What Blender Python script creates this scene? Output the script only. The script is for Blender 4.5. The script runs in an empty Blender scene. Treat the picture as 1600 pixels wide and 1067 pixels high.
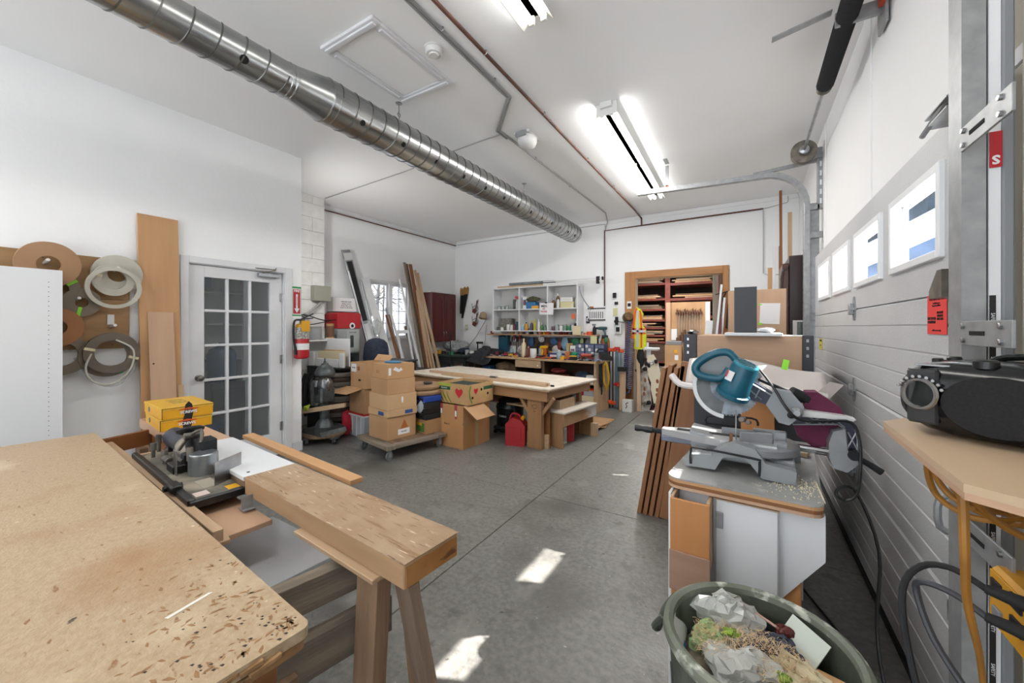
import bpy, math, random
from mathutils import Vector, Matrix, Euler
random.seed(7)
SC = bpy.context.scene
COL = SC.collection
rad = math.radians
# ---------------------------------------------------------------- camera, world, sun, exposure
cam = bpy.data.cameras.new('camera'); cam.lens = 36 * 609 / 1600; cam.sensor_width = 36
cam.shift_y = -22.5 / 1600; cam.clip_start = 0.02
camo = bpy.data.objects.new('camera', cam); COL.objects.link(camo)
camo.location = (0, 0, 1.4); camo.rotation_euler = (rad(90), 0, rad(31.15)); SC.camera = camo
w = bpy.data.worlds.new('world'); SC.world = w; w.use_nodes = True
bg = w.node_tree.nodes['Background']; bg.inputs[0].default_value = (.90, .95, 1, 1); bg.inputs[1].default_value = 1.85
def sun(direction, e, col):
    l = bpy.data.lights.new('sun', 'SUN'); l.energy = e; l.color = col; l.angle = rad(.6)
    o = bpy.data.objects.new('sun', l); COL.objects.link(o); o.location = (6, 3, 8)
    o.rotation_euler = Vector(direction).to_track_quat('-Z', 'Y').to_euler()
sun((-1.5, -.65, -1.65), 20, (1, .96, .9))
SC.view_settings.view_transform = 'Standard'; SC.view_settings.look = 'None'
SC.view_settings.exposure = 0.19; SC.view_settings.gamma = 1; SC.view_settings.use_curve_mapping = False

# ---------------------------------------------------------------- materials
def C(h):
    def g(x): x /= 255; return x / 12.92 if x <= .04045 else ((x + .055) / 1.055) ** 2.4
    return tuple(g(int(h[i:i + 2], 16)) for i in (0, 2, 4)) + (1,)
MC = {}
def mat(name, col, rough=.55, metal=0, col2=None, ns=6, bump=0, bs=60, stretch=(1, 1, 1), lo=.35, hi=.65, det=4, emit=0, trans=0, spec=.5):
    if name in MC: return MC[name]
    m = bpy.data.materials.new(name); m.use_nodes = True; nt = m.node_tree; n = nt.nodes; L = nt.links
    b = n['Principled BSDF']; b.inputs['Roughness'].default_value = rough; b.inputs['Metallic'].default_value = metal
    b.inputs['Base Color'].default_value = C(col); b.inputs['Specular IOR Level'].default_value = spec
    if trans: b.inputs['Transmission Weight'].default_value = trans
    if emit: b.inputs['Emission Color'].default_value = C(col); b.inputs['Emission Strength'].default_value = emit
    if col2 or bump:
        tc = n.new('ShaderNodeTexCoord'); mp = n.new('ShaderNodeMapping'); mp.inputs['Scale'].default_value = stretch
        L.new(tc.outputs['Object'], mp.inputs[0])
    if col2:
        t = n.new('ShaderNodeTexNoise'); t.inputs['Scale'].default_value = ns; t.inputs['Detail'].default_value = det
        r = n.new('ShaderNodeValToRGB'); r.color_ramp.elements[0].position = lo; r.color_ramp.elements[1].position = hi
        r.color_ramp.elements[0].color = C(col); r.color_ramp.elements[1].color = C(col2)
        L.new(mp.outputs[0], t.inputs['Vector']); L.new(t.outputs['Fac'], r.inputs[0]); L.new(r.outputs[0], b.inputs['Base Color'])
    if bump:
        t2 = n.new('ShaderNodeTexNoise'); t2.inputs['Scale'].default_value = bs; t2.inputs['Detail'].default_value = 3
        bp = n.new('ShaderNodeBump'); bp.inputs['Strength'].default_value = bump; bp.inputs['Distance'].default_value = .01
        L.new(mp.outputs[0], t2.inputs['Vector']); L.new(t2.outputs['Fac'], bp.inputs['Height']); L.new(bp.outputs[0], b.inputs['Normal'])
    MC[name] = m; return m
def soften(h, k=.2, d=.95):
    c = [int(h[i:i + 2], 16) for i in (0, 2, 4)]; g = sum(c) / 3; return '%02x%02x%02x' % tuple(int(max(0, min(255, (x + (g - x) * k) * d))) for x in c)
def wood(name, c1, c2, axis='x', s=9, rough=.55, bump=.1):
    c1 = soften(c1); c2 = soften(c2)
    st = {'x': (.09, 1, 1), 'y': (1, .09, 1), 'z': (1, 1, .09)}[axis]
    return mat(name + axis, c1, rough, 0, c2, s * 3, bump, 90, st, .3, .7, 6)
def marked(name, base, base2, layers, rough=.6, ns=8, bump=.15, bs=80, stretch=(1, 1, 1)):
    """base noise colour plus worn marks: layers = [(colour, noise scale, threshold, softness, stretch)]"""
    if name in MC: return MC[name]
    m = mat(name, base, rough, 0, base2, ns, bump, bs, stretch); nt = m.node_tree; n = nt.nodes; L = nt.links
    b = n['Principled BSDF']; src = b.inputs['Base Color'].links[0].from_socket
    tc = n['Texture Coordinate'] if 'Texture Coordinate' in n else n.new('ShaderNodeTexCoord')
    for i, (c, s, th, so, st) in enumerate(layers):
        mp = n.new('ShaderNodeMapping'); mp.inputs['Scale'].default_value = st; mp.inputs['Location'].default_value = (i * 3.7, i * 1.3, 0)
        t = n.new('ShaderNodeTexNoise'); t.inputs['Scale'].default_value = s; t.inputs['Detail'].default_value = 5
        r = n.new('ShaderNodeMapRange'); r.inputs['From Min'].default_value = th; r.inputs['From Max'].default_value = th + so
        mx = n.new('ShaderNodeMix'); mx.data_type = 'RGBA'; mx.inputs[7].default_value = C(c)
        L.new(tc.outputs['Object'], mp.inputs[0]); L.new(mp.outputs[0], t.inputs['Vector']); L.new(t.outputs['Fac'], r.inputs['Value'])
        L.new(r.outputs[0], mx.inputs[0]); L.new(src, mx.inputs[6]); src = mx.outputs[2]
    L.new(src, b.inputs['Base Color']); return m
def clear(name, tint, fac, rough=.02):
    if name in MC: return MC[name]
    m = bpy.data.materials.new(name); m.use_nodes = True; n = m.node_tree.nodes; L = m.node_tree.links; n.clear()
    o = n.new('ShaderNodeOutputMaterial'); tr = n.new('ShaderNodeBsdfTransparent'); gl = n.new('ShaderNodeBsdfPrincipled'); mx = n.new('ShaderNodeMixShader')
    tr.inputs[0].default_value = (1, 1, 1, 1); gl.inputs['Base Color'].default_value = C(tint); gl.inputs['Roughness'].default_value = rough
    mx.inputs[0].default_value = fac; L.new(tr.outputs[0], mx.inputs[1]); L.new(gl.outputs[0], mx.inputs[2]); L.new(mx.outputs[0], o.inputs[0])
    MC[name] = m; return m

WALL = mat('wall_paint', 'f3f4f5', .75, 0, 'eeeff0', 1.1, .12, 25, lo=.3, hi=.8)
CEIL = mat('ceiling_paint', 'f8f9f9', .8, 0, 'f4f5f5', .8, .05, 20)
BLOCK = mat('painted_block', 'e6e6e5', .8, 0, 'dcdcda', 9, .4, 50)
TRIM = mat('trim_paint', 'e2e3e6', .45, 0, 'd8d9dc', 3)
DOORW = mat('garage_door_paint', 'cccdcf', .42, 0, 'c2c3c5', 2.2, .25, 160)
WHITE = mat('white_laminate', 'dfe1e4', .35)
WHITEP = mat('white_plastic', 'd8d8d6', .4)
PAPER = mat('paper', 'e8e8ea', .8)
BLK = mat('black_plastic', '17181a', .38)
BLKM = mat('black_matt', '1c1d20', .75)
DGREY = mat('dark_grey_laminate', '3b3d42', .5)
GREY = mat('grey_plastic', '7f8286', .5)
LGREY = mat('light_grey_cast', 'a7aaae', .4, .5, '95989c', 8)
STEEL = mat('steel', 'b6b8bb', .3, 1, '9a9c9f', 12)
GALV = mat('galvanised', 'a4a6a8', .42, .35, '909294', 25, lo=.3, hi=.7)
CHROME = mat('chrome', 'd5d7d9', .12, 1)
DIRTYM = mat('dusty_iron', '4e4c49', .5, .5, '8c8478', 9)
RED = mat('red_plastic', 'b3202a', .4)
ORANGE = mat('orange_plastic', 'd8531f', .45)
YEL = mat('yellow_plastic', 'dba21b', .45)
GREEN = mat('green_plastic', '2b7d55', .5)
BLUE = mat('blue_plastic', '20449b', .45)
NAVY = mat('navy_cloth', '1f2635', .85, 0, '2a3245', 20, .2)
TEAL = mat('teal_plastic', '17667d', .4, 0, '12576c', 6)
CARD = mat('cardboard', 'bf9870', .8, 0, 'b38c65', 3, .05, 30)
CARD2 = mat('cardboard_darker', 'a57f5a', .82, 0, 'ae8863', 4)
TAPE = mat('clear_tape', 'c5a77f', .2)
BLACKHOLE = mat('dark_inside', '0b0b0c', .9)
PINE = {a: wood('pine', 'd8b48c', 'c69e72', a) for a in 'xyz'}
MAPLE = {a: wood('maple', 'd8ac86', 'ce9f7a', a, 4) for a in 'xyz'}
BEECH = {a: wood('beech', 'dca268', 'cf955c', a, 5) for a in 'xyz'}
OAK = {a: wood('oak', 'a2622f', '8a4e22', a, 6) for a in 'xyz'}
OLD = {a: wood('old_wood', 'a07c5a', '6e523a', a, 6, .8, .3) for a in 'xyz'}
GREYW = {a: wood('weathered_wood', 'a08f7a', '75695a', a, 6, .8, .3) for a in 'xyz'}
WALN = {a: wood('walnut', '6b4a35', '4e3424', a, 6) for a in 'xyz'}
RACKR = mat('red_brown_rack', '7c3a2c', .6, 0, '6a2f24', 5)
CHERRY = mat('cherry_stain', '5b1c17', .3, 0, '4a1411', 8, stretch=(1, 1, .15))
ESPR = mat('espresso_stain', '2a1a17', .35, 0, '351f1b', 6, stretch=(1, 1, .15))
PLY = marked('worn_plywood', 'ad9479', 'a1856a', [('8f7050', 11, .58, .12, (.35, 3, 1)), ('6d5038', 40, .62, .08, (.3, 3, 1)), ('d8c3a4', 30, .64, .06, (.4, 3, 1))], .6, 10)
BENCH = marked('worn_particle_board', 'b9a386', 'ae9678', [('a07b57', 1.7, .54, .16, (1, 1, 1)), ('cdbb9e', 3, .6, .12, (1, 1, 1)), ('8f6a46', 26, .66, .06, (1, 2, 1)), ('4a3d30', 15, .725, .02, (1, 1, 1)), ('dccbb0', 30, .7, .05, (1, 1, 1))], .55, 60, .25, 140)

# ---------------------------------------------------------------- mesh helpers
class M:
    def __init__(s): s.v = []; s.f = []; s.s = []
    def add(s, vs, fs, sm=False, mt=None):
        o = len(s.v)
        s.v += [tuple(mt @ Vector(p)) for p in vs] if mt else [tuple(p) for p in vs]
        for f in fs: s.f.append(tuple(o + i for i in f)); s.s.append(sm)
        return s
    def box(s, c, d, rot=None, b=.002, mt=None):
        x, y, z = d[0] / 2, d[1] / 2, d[2] / 2; b = min(b, x * .4, y * .4, z * .4)
        R = Matrix.Translation(c) @ (Euler([rad(a) for a in rot]).to_matrix().to_4x4() if rot else Matrix())
        if mt: R = mt @ R
        if b <= 0:
            vs = [(i * x, j * y, k * z) for i in (-1, 1) for j in (-1, 1) for k in (-1, 1)]
            return s.add(vs, [(0, 1, 3, 2), (4, 6, 7, 5), (0, 4, 5, 1), (2, 3, 7, 6), (0, 2, 6, 4), (1, 5, 7, 3)], False, R)
        vs = []; ix = {}
        for i in (-1, 1):
            for j in (-1, 1):
                for k in (-1, 1):
                    for a in range(3):
                        ix[i, j, k, a] = len(vs)
                        e = [x - b, y - b, z - b]; e[a] = (x, y, z)[a]; vs.append((i * e[0], j * e[1], k * e[2]))
        fs = []
        def q(l, n):
            p = [Vector(vs[t]) for t in l]
            if (p[1] - p[0]).cross(p[2] - p[1]).dot(n) < 0: l = l[::-1]
            fs.append(tuple(l))
        for a in range(3):
            for sg in (-1, 1):
                l = []
                for u, v2 in ((-1, -1), (1, -1), (1, 1), (-1, 1)):
                    t = [0, 0, 0]; t[a] = sg; t[(a + 1) % 3] = u; t[(a + 2) % 3] = v2; l.append(ix[t[0], t[1], t[2], a])
                n = Vector((0, 0, 0)); n[a] = sg; q(l, n)
        for a in range(3):
            b1, b2 = (a + 1) % 3, (a + 2) % 3
            for u in (-1, 1):
                for v2 in (-1, 1):
                    l = []
                    for sg, ax in ((-1, b1), (1, b1), (1, b2), (-1, b2)):
                        t = [0, 0, 0]; t[a] = sg; t[b1] = u; t[b2] = v2; l.append(ix[t[0], t[1], t[2], ax])
                    n = Vector((0, 0, 0)); n[b1] = u; n[b2] = v2; q(l, n)
        for i in (-1, 1):
            for j in (-1, 1):
                for k in (-1, 1): q([ix[i, j, k, a] for a in range(3)], Vector((i, j, k)))
        return s.add(vs, fs, False, R)
    def bx(s, x0, x1, y0, y1, z0, z1, b=.002): return s.box(((x0 + x1) / 2, (y0 + y1) / 2, (z0 + z1) / 2), (abs(x1 - x0), abs(y1 - y0), abs(z1 - z0)), None, b)
    def lathe(s, prof, n=20, c=(0, 0, 0), ax=None, sx=1, sy=1, cap=True):
        mt = Matrix.Translation(c)
        if ax is not None: mt = mt @ Vector(ax).to_track_quat('Z', 'Y').to_matrix().to_4x4()
        vs = []; fs = []
        for r, z in prof:
            for i in range(n): a = 2 * math.pi * i / n; vs.append((r * math.cos(a) * sx, r * math.sin(a) * sy, z))
        for k in range(len(prof) - 1):
            for i in range(n): j = (i + 1) % n; fs.append((k * n + i, k * n + j, (k + 1) * n + j, (k + 1) * n + i))
        if cap and prof[0][0] > 1e-4: fs.append(tuple(range(n))[::-1])
        if cap and prof[-1][0] > 1e-4: fs.append(tuple((len(prof) - 1) * n + i for i in range(n)))
        return s.add(vs, fs, True, mt)
    def cyl(s, a, b, r, r2=None, n=14):
        a = Vector(a); b = Vector(b); L = (b - a).length; r2 = r if r2 is None else r2; e = min(.0015, r * .2)
        return s.lathe([(r - e, 0), (r, e), (r2, L - e), (r2 - e, L)], n, a, b - a)
    def ring(s, c, R, r, ax=(0, 0, 1), n=32, m=8, sz=1):
        mt = Matrix.Translation(c) @ Vector(ax).to_track_quat('Z', 'Y').to_matrix().to_4x4(); vs = []; fs = []
        for i in range(n):
            a = 2 * math.pi * i / n
            for j in range(m): t = 2 * math.pi * j / m; q = R + r * math.cos(t); vs.append((q * math.cos(a), q * math.sin(a), r * sz * math.sin(t)))
        for i in range(n):
            for j in range(m): i2 = (i + 1) % n; j2 = (j + 1) % m; fs.append((i * m + j, i2 * m + j, i2 * m + j2, i * m + j2))
        return s.add(vs, fs, True, mt)
    def band(s, c, R, r, h, ax=(0, 0, 1), n=36):   # flat washer, outer R, inner r, height h
        mt = Matrix.Translation(c) @ Vector(ax).to_track_quat('Z', 'Y').to_matrix().to_4x4(); vs = []; fs = []
        for q, z in ((R, -h / 2), (R, h / 2), (r, h / 2), (r, -h / 2)):
            for i in range(n): a = 2 * math.pi * i / n; vs.append((q * math.cos(a), q * math.sin(a), z))
        for k in range(4):
            for i in range(n): j = (i + 1) % n; k2 = (k + 1) % 4; fs.append((k * n + i, k * n + j, k2 * n + j, k2 * n + i))
        return s.add(vs, fs, False, mt)
    def tube(s, pts, r, n=8, smooth=3, closed=False):
        P = [Vector(p) for p in pts]
        if smooth > 1 and len(P) > 2:
            Q = []; N = len(P)
            for i in range(N if closed else N - 1):
                if closed: p0, p1, p2, p3 = P[i - 1], P[i], P[(i + 1) % N], P[(i + 2) % N]
                else: p0, p1, p2, p3 = P[max(i - 1, 0)], P[i], P[i + 1], P[min(i + 2, N - 1)]
                for k in range(smooth):
                    t = k / smooth; Q.append(.5 * ((2 * p1) + (p2 - p0) * t + (2 * p0 - 5 * p1 + 4 * p2 - p3) * t * t + (3 * p1 - p0 - 3 * p2 + p3) * t ** 3))
            if not closed: Q.append(P[-1])
            P = Q
        N = len(P); vs = []; up = None
        for i in range(N):
            d = (P[(i + 1) % N] - P[i - 1]) if closed else (P[min(i + 1, N - 1)] - P[max(i - 1, 0)])
            d = d.normalized() if d.length > 1e-9 else Vector((0, 0, 1))
            if up is None: up = Vector((0, 0, 1)) if abs(d.z) < .9 else Vector((1, 0, 0))
            u = up - d * up.dot(d); u = u.normalized() if u.length > 1e-6 else d.orthogonal().normalized(); up = u; w2 = d.cross(u)
            rr = r(i / (N - 1)) if callable(r) else r
            for j in range(n): a = 2 * math.pi * j / n; vs.append(P[i] + (u * math.cos(a) + w2 * math.sin(a)) * rr)
        fs = []
        for i in range(N if closed else N - 1):
            for j in range(n): i2 = (i + 1) % N; j2 = (j + 1) % n; fs.append((i * n + j, i * n + j2, i2 * n + j2, i2 * n + j))
        if not closed: fs.append(tuple(range(n))[::-1]); fs.append(tuple((N - 1) * n + j for j in range(n)))
        return s.add(vs, fs, True)
    def prism(s, poly, lo, hi, plane='xz', sm=False):
        area = sum(poly[i - 1][0] * poly[i][1] - poly[i][0] * poly[i - 1][1] for i in range(len(poly)))
        if area < 0: poly = poly[::-1]
        f = {'xz': lambda p, t: (p[0], t, p[1]), 'yz': lambda p, t: (t, p[0], p[1]), 'xy': lambda p, t: (p[0], p[1], t)}[plane]
        n = len(poly); vs = [f(p, lo) for p in poly] + [f(p, hi) for p in poly]
        fl = plane == 'xz'
        A = tuple(range(n)); B = tuple(range(n, 2 * n)); sd = [(i, (i + 1) % n, n + (i + 1) % n, n + i) for i in range(n)]
        fs = [A, B[::-1]] + [q[::-1] for q in sd] if fl else [A[::-1], B] + sd
        return s.add(vs, fs, sm)
    def grid(s, fn, nu, nv, sm=True, th=0):
        vs = [fn(i / nu, j / nv) for j in range(nv + 1) for i in range(nu + 1)]
        fs = [(j * (nu + 1) + i, j * (nu + 1) + i + 1, (j + 1) * (nu + 1) + i + 1, (j + 1) * (nu + 1) + i) for j in range(nv) for i in range(nu)]
        return s.add(vs, fs, sm)
def finish(o, parent=None, loc=None, rot=None):
    if parent is not None: o.parent = parent
    if loc is not None: o.location = loc
    if rot is not None: o.rotation_euler = [rad(a) for a in rot]
    COL.objects.link(o); return o
def ob(name, m, mt, parent=None, loc=None, rot=None, solid=0, label=None):
    if isinstance(m, M):
        me = bpy.data.meshes.new(name); me.from_pydata(m.v, [], m.f); me.polygons.foreach_set('use_smooth', m.s)
        me.materials.append(mt)
        if any(m.s) and not all(m.s) or any(m.s):
            try: me.set_sharp_from_angle(angle=rad(38))
            except Exception: pass
        me.update()
    else: me = m
    o = bpy.data.objects.new(name, me)
    if solid: k = o.modifiers.new('solid', 'SOLIDIFY'); k.thickness = solid
    if label: o['label'] = label
    return finish(o, parent, loc, rot)
def tag(o, label, cat, group=None, kind=None):
    if label: o['label'] = label
    if cat: o['category'] = cat
    if group: o['group'] = group
    if kind: o['kind'] = kind
    return o
def thing(name, label, cat, loc=(0, 0, 0), rz=0, group=None, rot=None):
    o = bpy.data.objects.new(name, None); o.empty_display_size = .05
    finish(o, None, loc, rot or (0, 0, rz)); return tag(o, label, cat, group)
def mono(name, label, cat, m, mt, loc=(0, 0, 0), rot=None, group=None, solid=0, kind=None):
    return tag(ob(name, m, mt, None, loc, rot, solid), label, cat, group, kind)
def struct(name, m, mt, parent=None, loc=None):
    o = ob(name, m, mt, parent, loc)
    if parent is None: o['kind'] = 'structure'
    return o
def frame_mt(a, b, side):
    a = Vector(a); b = Vector(b); z = (b - a).normalized(); x = Vector(side); x = (x - z * x.dot(z)).normalized(); y = z.cross(x)
    mt = Matrix((x, y, z)).transposed().to_4x4(); mt.translation = a; return mt, (b - a).length
def board(name, label, a, b, wd, th, mt, side=(1, 0, 0), cat='board', group=None, parent=None, ex=None):
    """a plank from a to b; local x is its width, y its thickness, z its length"""
    F, L = frame_mt(a, b, side); m = M().box((0, 0, L / 2), (wd, th, L), None, .0015)
    if ex: ex(m, L)
    o = ob(name, m, mt, parent); o.matrix_local = F
    if parent is None: tag(o, label, cat, group)
    elif label: o['label'] = label
    return o
def copy_tree(o, loc=None, rz=None, label=None, parent=None):
    c = o.copy(); COL.objects.link(c); c.parent = parent
    if parent is not None: c.matrix_parent_inverse = o.matrix_parent_inverse.copy()
    if loc is not None: c.location = loc
    if rz is not None: c.rotation_euler = (0, 0, rad(rz))
    if label: c['label'] = label
    for ch in list(o.children): copy_tree(ch, parent=c)
    return c
def text(body, size, mt, parent, loc, rot, name='lettering', depth=.0008, align='CENTER', bold=0):
    cu = bpy.data.curves.new(name, 'FONT'); cu.body = body; cu.size = size; cu.extrude = depth; cu.offset = bold
    cu.align_x = align; cu.align_y = 'CENTER'; cu.resolution_u = 2; cu.space_line = .9
    t = bpy.data.objects.new(name, cu); me = bpy.data.meshes.new_from_object(t); bpy.data.objects.remove(t); me.name = name
    me.materials.clear(); me.materials.append(mt)
    o = bpy.data.objects.new(name, me)
    if parent is None: o.location = loc
    o = finish(o, parent, loc, rot); return o
INK = mat('black_ink', '18181a', .7)
REDINK = mat('red_ink', 'b02028', .7)
BLUEINK = mat('blue_ink', '2b4f86', .7)
# ---------------------------------------------------------------- outdoors
SNOW = mat('snow', 'f0f3f8', .9, 0, 'd9e2ee', .8, .3, 3)
BARK = mat('grey_bark', '5e5a57', .9, 0, '3f3c3b', 12, .4, 30)
mono('ground_outside', None, None, M().bx(-60, -5.95, -30, 60, -.35, -.15, 0), SNOW)['kind'] = 'structure'
mono('ground_driveway', None, None, M().bx(.9, 60, -30, 60, -.35, -.12, 0), SNOW)['kind'] = 'structure'
mono('ground_bounce_snow', None, None, M().bx(-5.95, .9, -30, -4.2, -.35, -.12, 0), SNOW)['kind'] = 'structure'  # unseen snow added behind the open end to bounce sun onto the ceiling
def tree_mass(name, label, xs, ys, n, h, seed):
    R = random.Random(seed); m = M()
    for i in range(n):
        x = R.uniform(*xs); y = R.uniform(*ys); H = h * R.uniform(.7, 1.1); lx = R.uniform(-.5, .5); ly = R.uniform(-.5, .5); r = R.uniform(.05, .12)
        top = Vector((x + lx, y + ly, H)); m.tube([(x, y, -.3), (x + lx * .5, y + ly * .4, H * .5), top], lambda t, r=r: r * (1 - .85 * t), 5, 2)
        for k in range(16):
            t = R.uniform(.2, .95); a = R.uniform(0, 6.28); L = H * .22 * (1.3 - t); p = Vector((x + lx * t, y + ly * t, H * t))
            q = p + Vector((math.cos(a) * L, math.sin(a) * L, L * R.uniform(.3, .9))); m.tube([p, q], lambda u, r=r: r * .3 * (1 - .7 * u), 3, 1)
            for g in range(3):
                s = p.lerp(q, R.uniform(.4, .9)); b = R.uniform(0, 6.28); m.tube([s, s + Vector((math.cos(b), math.sin(b), R.uniform(0, 1))) * L * .4], .012, 3, 1)
    return mono(name, label, 'trees', m, BARK, kind='stuff')
tree_mass('bare_trees', 'bare winter trees outside the casement window', (-20, -10), (2, 16), 46, 8, 3)
R = random.Random(6); m = M()
for k in range(80):
    x = R.uniform(0, 17); y = R.uniform(31, 44); h = R.uniform(14, 18)
    for j in range(5): z = h * (.12 + j * .17); m.lathe([(h * .17 * (1 - j * .17), z), (0.02, z + h * .3)], 9, (x, y, -.3))
mono('evergreens', 'dark evergreen belt outside the garage door windows', 'trees', m, mat('evergreen', '1d2b33', .9, 0, '33485c', 2), kind='stuff')
SH = mono('shed', 'snow-covered shed outside the garage door windows', 'shed', M().prism([(1.6, -.2), (11, -.2), (11, 4.4), (7.6, 5.5), (1.6, 2.5)], 17, 24, 'xz'), mat('shed_siding', '52698a', .8, 0, '3d516e', 3))
ob('roof', M().prism([(1.1, 2.25), (7.6, 5.5), (11.4, 4.2), (11.4, 5), (7.6, 6.6), (1.1, 2.8)], 16.6, 24.4, 'xz'), SNOW, SH)
# ---------------------------------------------------------------- floor: concrete slabs with saw-cut joints
CONC = marked('concrete', '84837f', '6f6e6b', [('5f5d59', 1.3, .52, .16, (1, 1, 1)), ('959490', 2.1, .58, .14, (1, 1, 1)), ('64625e', 7, .60, .1, (1, 1, 1)), ('4a4844', 22, .68, .05, (1, 1, 1)), ('b4b3ae', 48, .70, .03, (1, 1, 1))], .40, 34, .2, 70)
FL = struct('floor', M().bx(-6.1, .92, -4.2, 16.2, -.2, -.012, 0), mat('joint_dark', '3a3936', .9))
xs = [-6.05, -1.485, .92]; ys = [-4.1, 2.9, 6.93, 11.4, 16.1]
for i in range(2):
    for j in range(4): ob('slab', M().bx(xs[i] + .003, xs[i + 1] - .003, ys[j] + .003, ys[j + 1] - .003, -.15, 0, .002), CONC, FL)
# ---------------------------------------------------------------- ceiling
CL = struct('ceiling', M().bx(-6.1, 1.2, -4.1, 16.2, 3.32, 3.45, 0), CEIL)
HT = struct('trim_1', M(), TRIM)   # ceiling hatch surround
hx0, hx1, hy0, hy1 = -2.50, -1.97, 1.60, 2.36
for n, (a, b, c, d) in enumerate(((hx0, hx1, hy0, hy0 + .07), (hx0, hx1, hy1 - .07, hy1), (hx0, hx0 + .07, hy0 + .07, hy1 - .07), (hx1 - .07, hx1, hy0 + .07, hy1 - .07))):
    ob('casing', M().bx(a, b, c, d, 3.298, 3.32, .006), TRIM, HT); ob('bead', M().bx(a + .02, b - .02 if b - a < .1 else b - .02, c + .02, d - .02, 3.286, 3.3, .004), TRIM, HT)
ob('hatch_panel', M().bx(hx0 + .075, hx1 - .075, hy0 + .075, hy1 - .075, 3.308, 3.32, .001), CEIL, HT)
# ---------------------------------------------------------------- walls
WX, WY = -5.69, 6.92
WL = struct('wall_left', M().bx(-4.47, -4.35, -4, 1.5, 0, 3.32, 0).bx(-4.47, -4.35, 2.38, 2.56, 0, 3.32, 0).bx(-4.47, -4.35, 1.5, 2.38, 2.0, 3.32, 0)
            .bx(-5.43, -4.47, 2.5, 2.56, 0, 3.32, 0), WALL)
WW = struct('wall_west', M().bx(-5.89, WX, 3.55, 4.58, 0, 3.32, 0).bx(-5.89, WX, 5.54, 7.1, 0, 3.32, 0).bx(-5.89, WX, 4.58, 5.54, 0, 1.18, 0).bx(-5.89, WX, 4.58, 5.54, 2.25, 3.32, 0), WALL)
WO = struct('wall_office', M().bx(-5.89, -5.75, -4, 2.5, 0, 3.32, 0).bx(-5.75, -4.47, -.5, -.4, 0, 3.32, 0), WALL)
WP = struct('wall_pilaster', M().bx(-5.89, -5.445, 2.56, 3.54, 0, 3.32, 0), BLOCK)
for k in range(17):
    y = 2.56 + (.2 if k % 2 else 0); z0 = k * .2; z1 = min(z0 + .196, 3.32)
    if k % 2: ob('block', M().bx(-5.45, -5.43, 2.565, 2.756, z0, z1, .004), BLOCK, WP)
    while y < 3.54:
        ob('block', M().bx(-5.45, -5.43, y, min(y + .396, 3.55), z0, z1, .004), BLOCK, WP); y += .4
WB = struct('wall_back', M().bx(-5.89, -1.75, WY, 7.1, 0, 3.32, 0).bx(-.24, .8, WY, 7.1, 0, 3.32, 0).bx(-1.75, -.24, WY, 7.1, 2.3, 3.32, 0), WALL)
WR = struct('wall_right', M().bx(.63, .8, -4, 7.0, 2.08, 3.32, 0).bx(.63, .8, -4, 1.6, 0, 2.08, 0).bx(.63, .8, 4.75, 7.0, 0, 2.08, 0), WALL)
for y0, y1, z0 in ((3.05, 3.2, 2.12), (4.62, 4.72, 2.12)): ob('batten', M().bx(.618, .632, y0, y1, z0, 3.3, .002), WALL, WR)
for y0, y1 in ((1.83, 3.04), (3.21, 4.61), (4.73, 5.9)): ob('panel', M().bx(.624, .631, y0, y1, 2.12, 3.3, .002), WALL, WR)
struct('trim_2', M().bx(.6, .632, 1.5, 4.78, 2.08, 2.13, .004), TRIM)
struct('trim_3', M().bx(WX, WX + .035, 3.56, WY, 3.245, 3.32, .004), TRIM)
struct('trim_4', M().bx(WX + .04, .62, WY - .02, WY, 3.26, 3.32, .004), WALL)
struct('baseboard_left', M().bx(-4.352, -4.335, -4, 1.44, 0, .11, .003).bx(-4.352, -4.335, 2.45, 2.565, 0, .11, .003), TRIM)
WC = mat('wall_cream', 'c9c4b8', .7, 0, 'bdb6a8', 2)
nb = struct('wall_jamb', M().bx(.605, .64, .2, 1.6, 0, 3.3, 0), WC)   # lining boards beside the near track
for y0, y1 in ((.25, .98), (.99, 1.32), (1.325, 1.47)): ob('board', M().bx(.588 - .01 * (y0 > 1.3), .606, y0, y1, 0, 3.3, .003), WC, nb)
# back room
BW = mat('back_room_wall', 'c9c6c0', .8)
struct('wall_back_room', M().bx(-6, .9, 16.0, 16.2, 0, 3.32, 0).bx(-6.1, -4.6, 7.1, 16.1, 0, 3.32, 0).bx(.75, .9, 7.1, 16.1, 2.5, 3.32, 0)
       .bx(.75, .9, 8.4, 9.3, 0, 3.32, 0).bx(.75, .9, 12.5, 16.1, 0, 3.32, 0).bx(.75, .9, 7.1, 12.5, 0, .9, 0), BW)
wn = struct('window_2', M().bx(.8, .85, 7.1, 12.5, 2.42, 2.5, .003), TRIM)
for z in (.9, 1.3, 1.7, 2.1): ob('sash', M().bx(.8, .85, 7.1, 12.5, z, z + .09, .003), TRIM, wn)
for y in (7.1, 7.75, 9.35, 10.1, 10.9, 11.7, 12.4): ob('mullion', M().bx(.8, .85, y, y + .08, .9, 2.5, .003), TRIM, wn)
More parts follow.
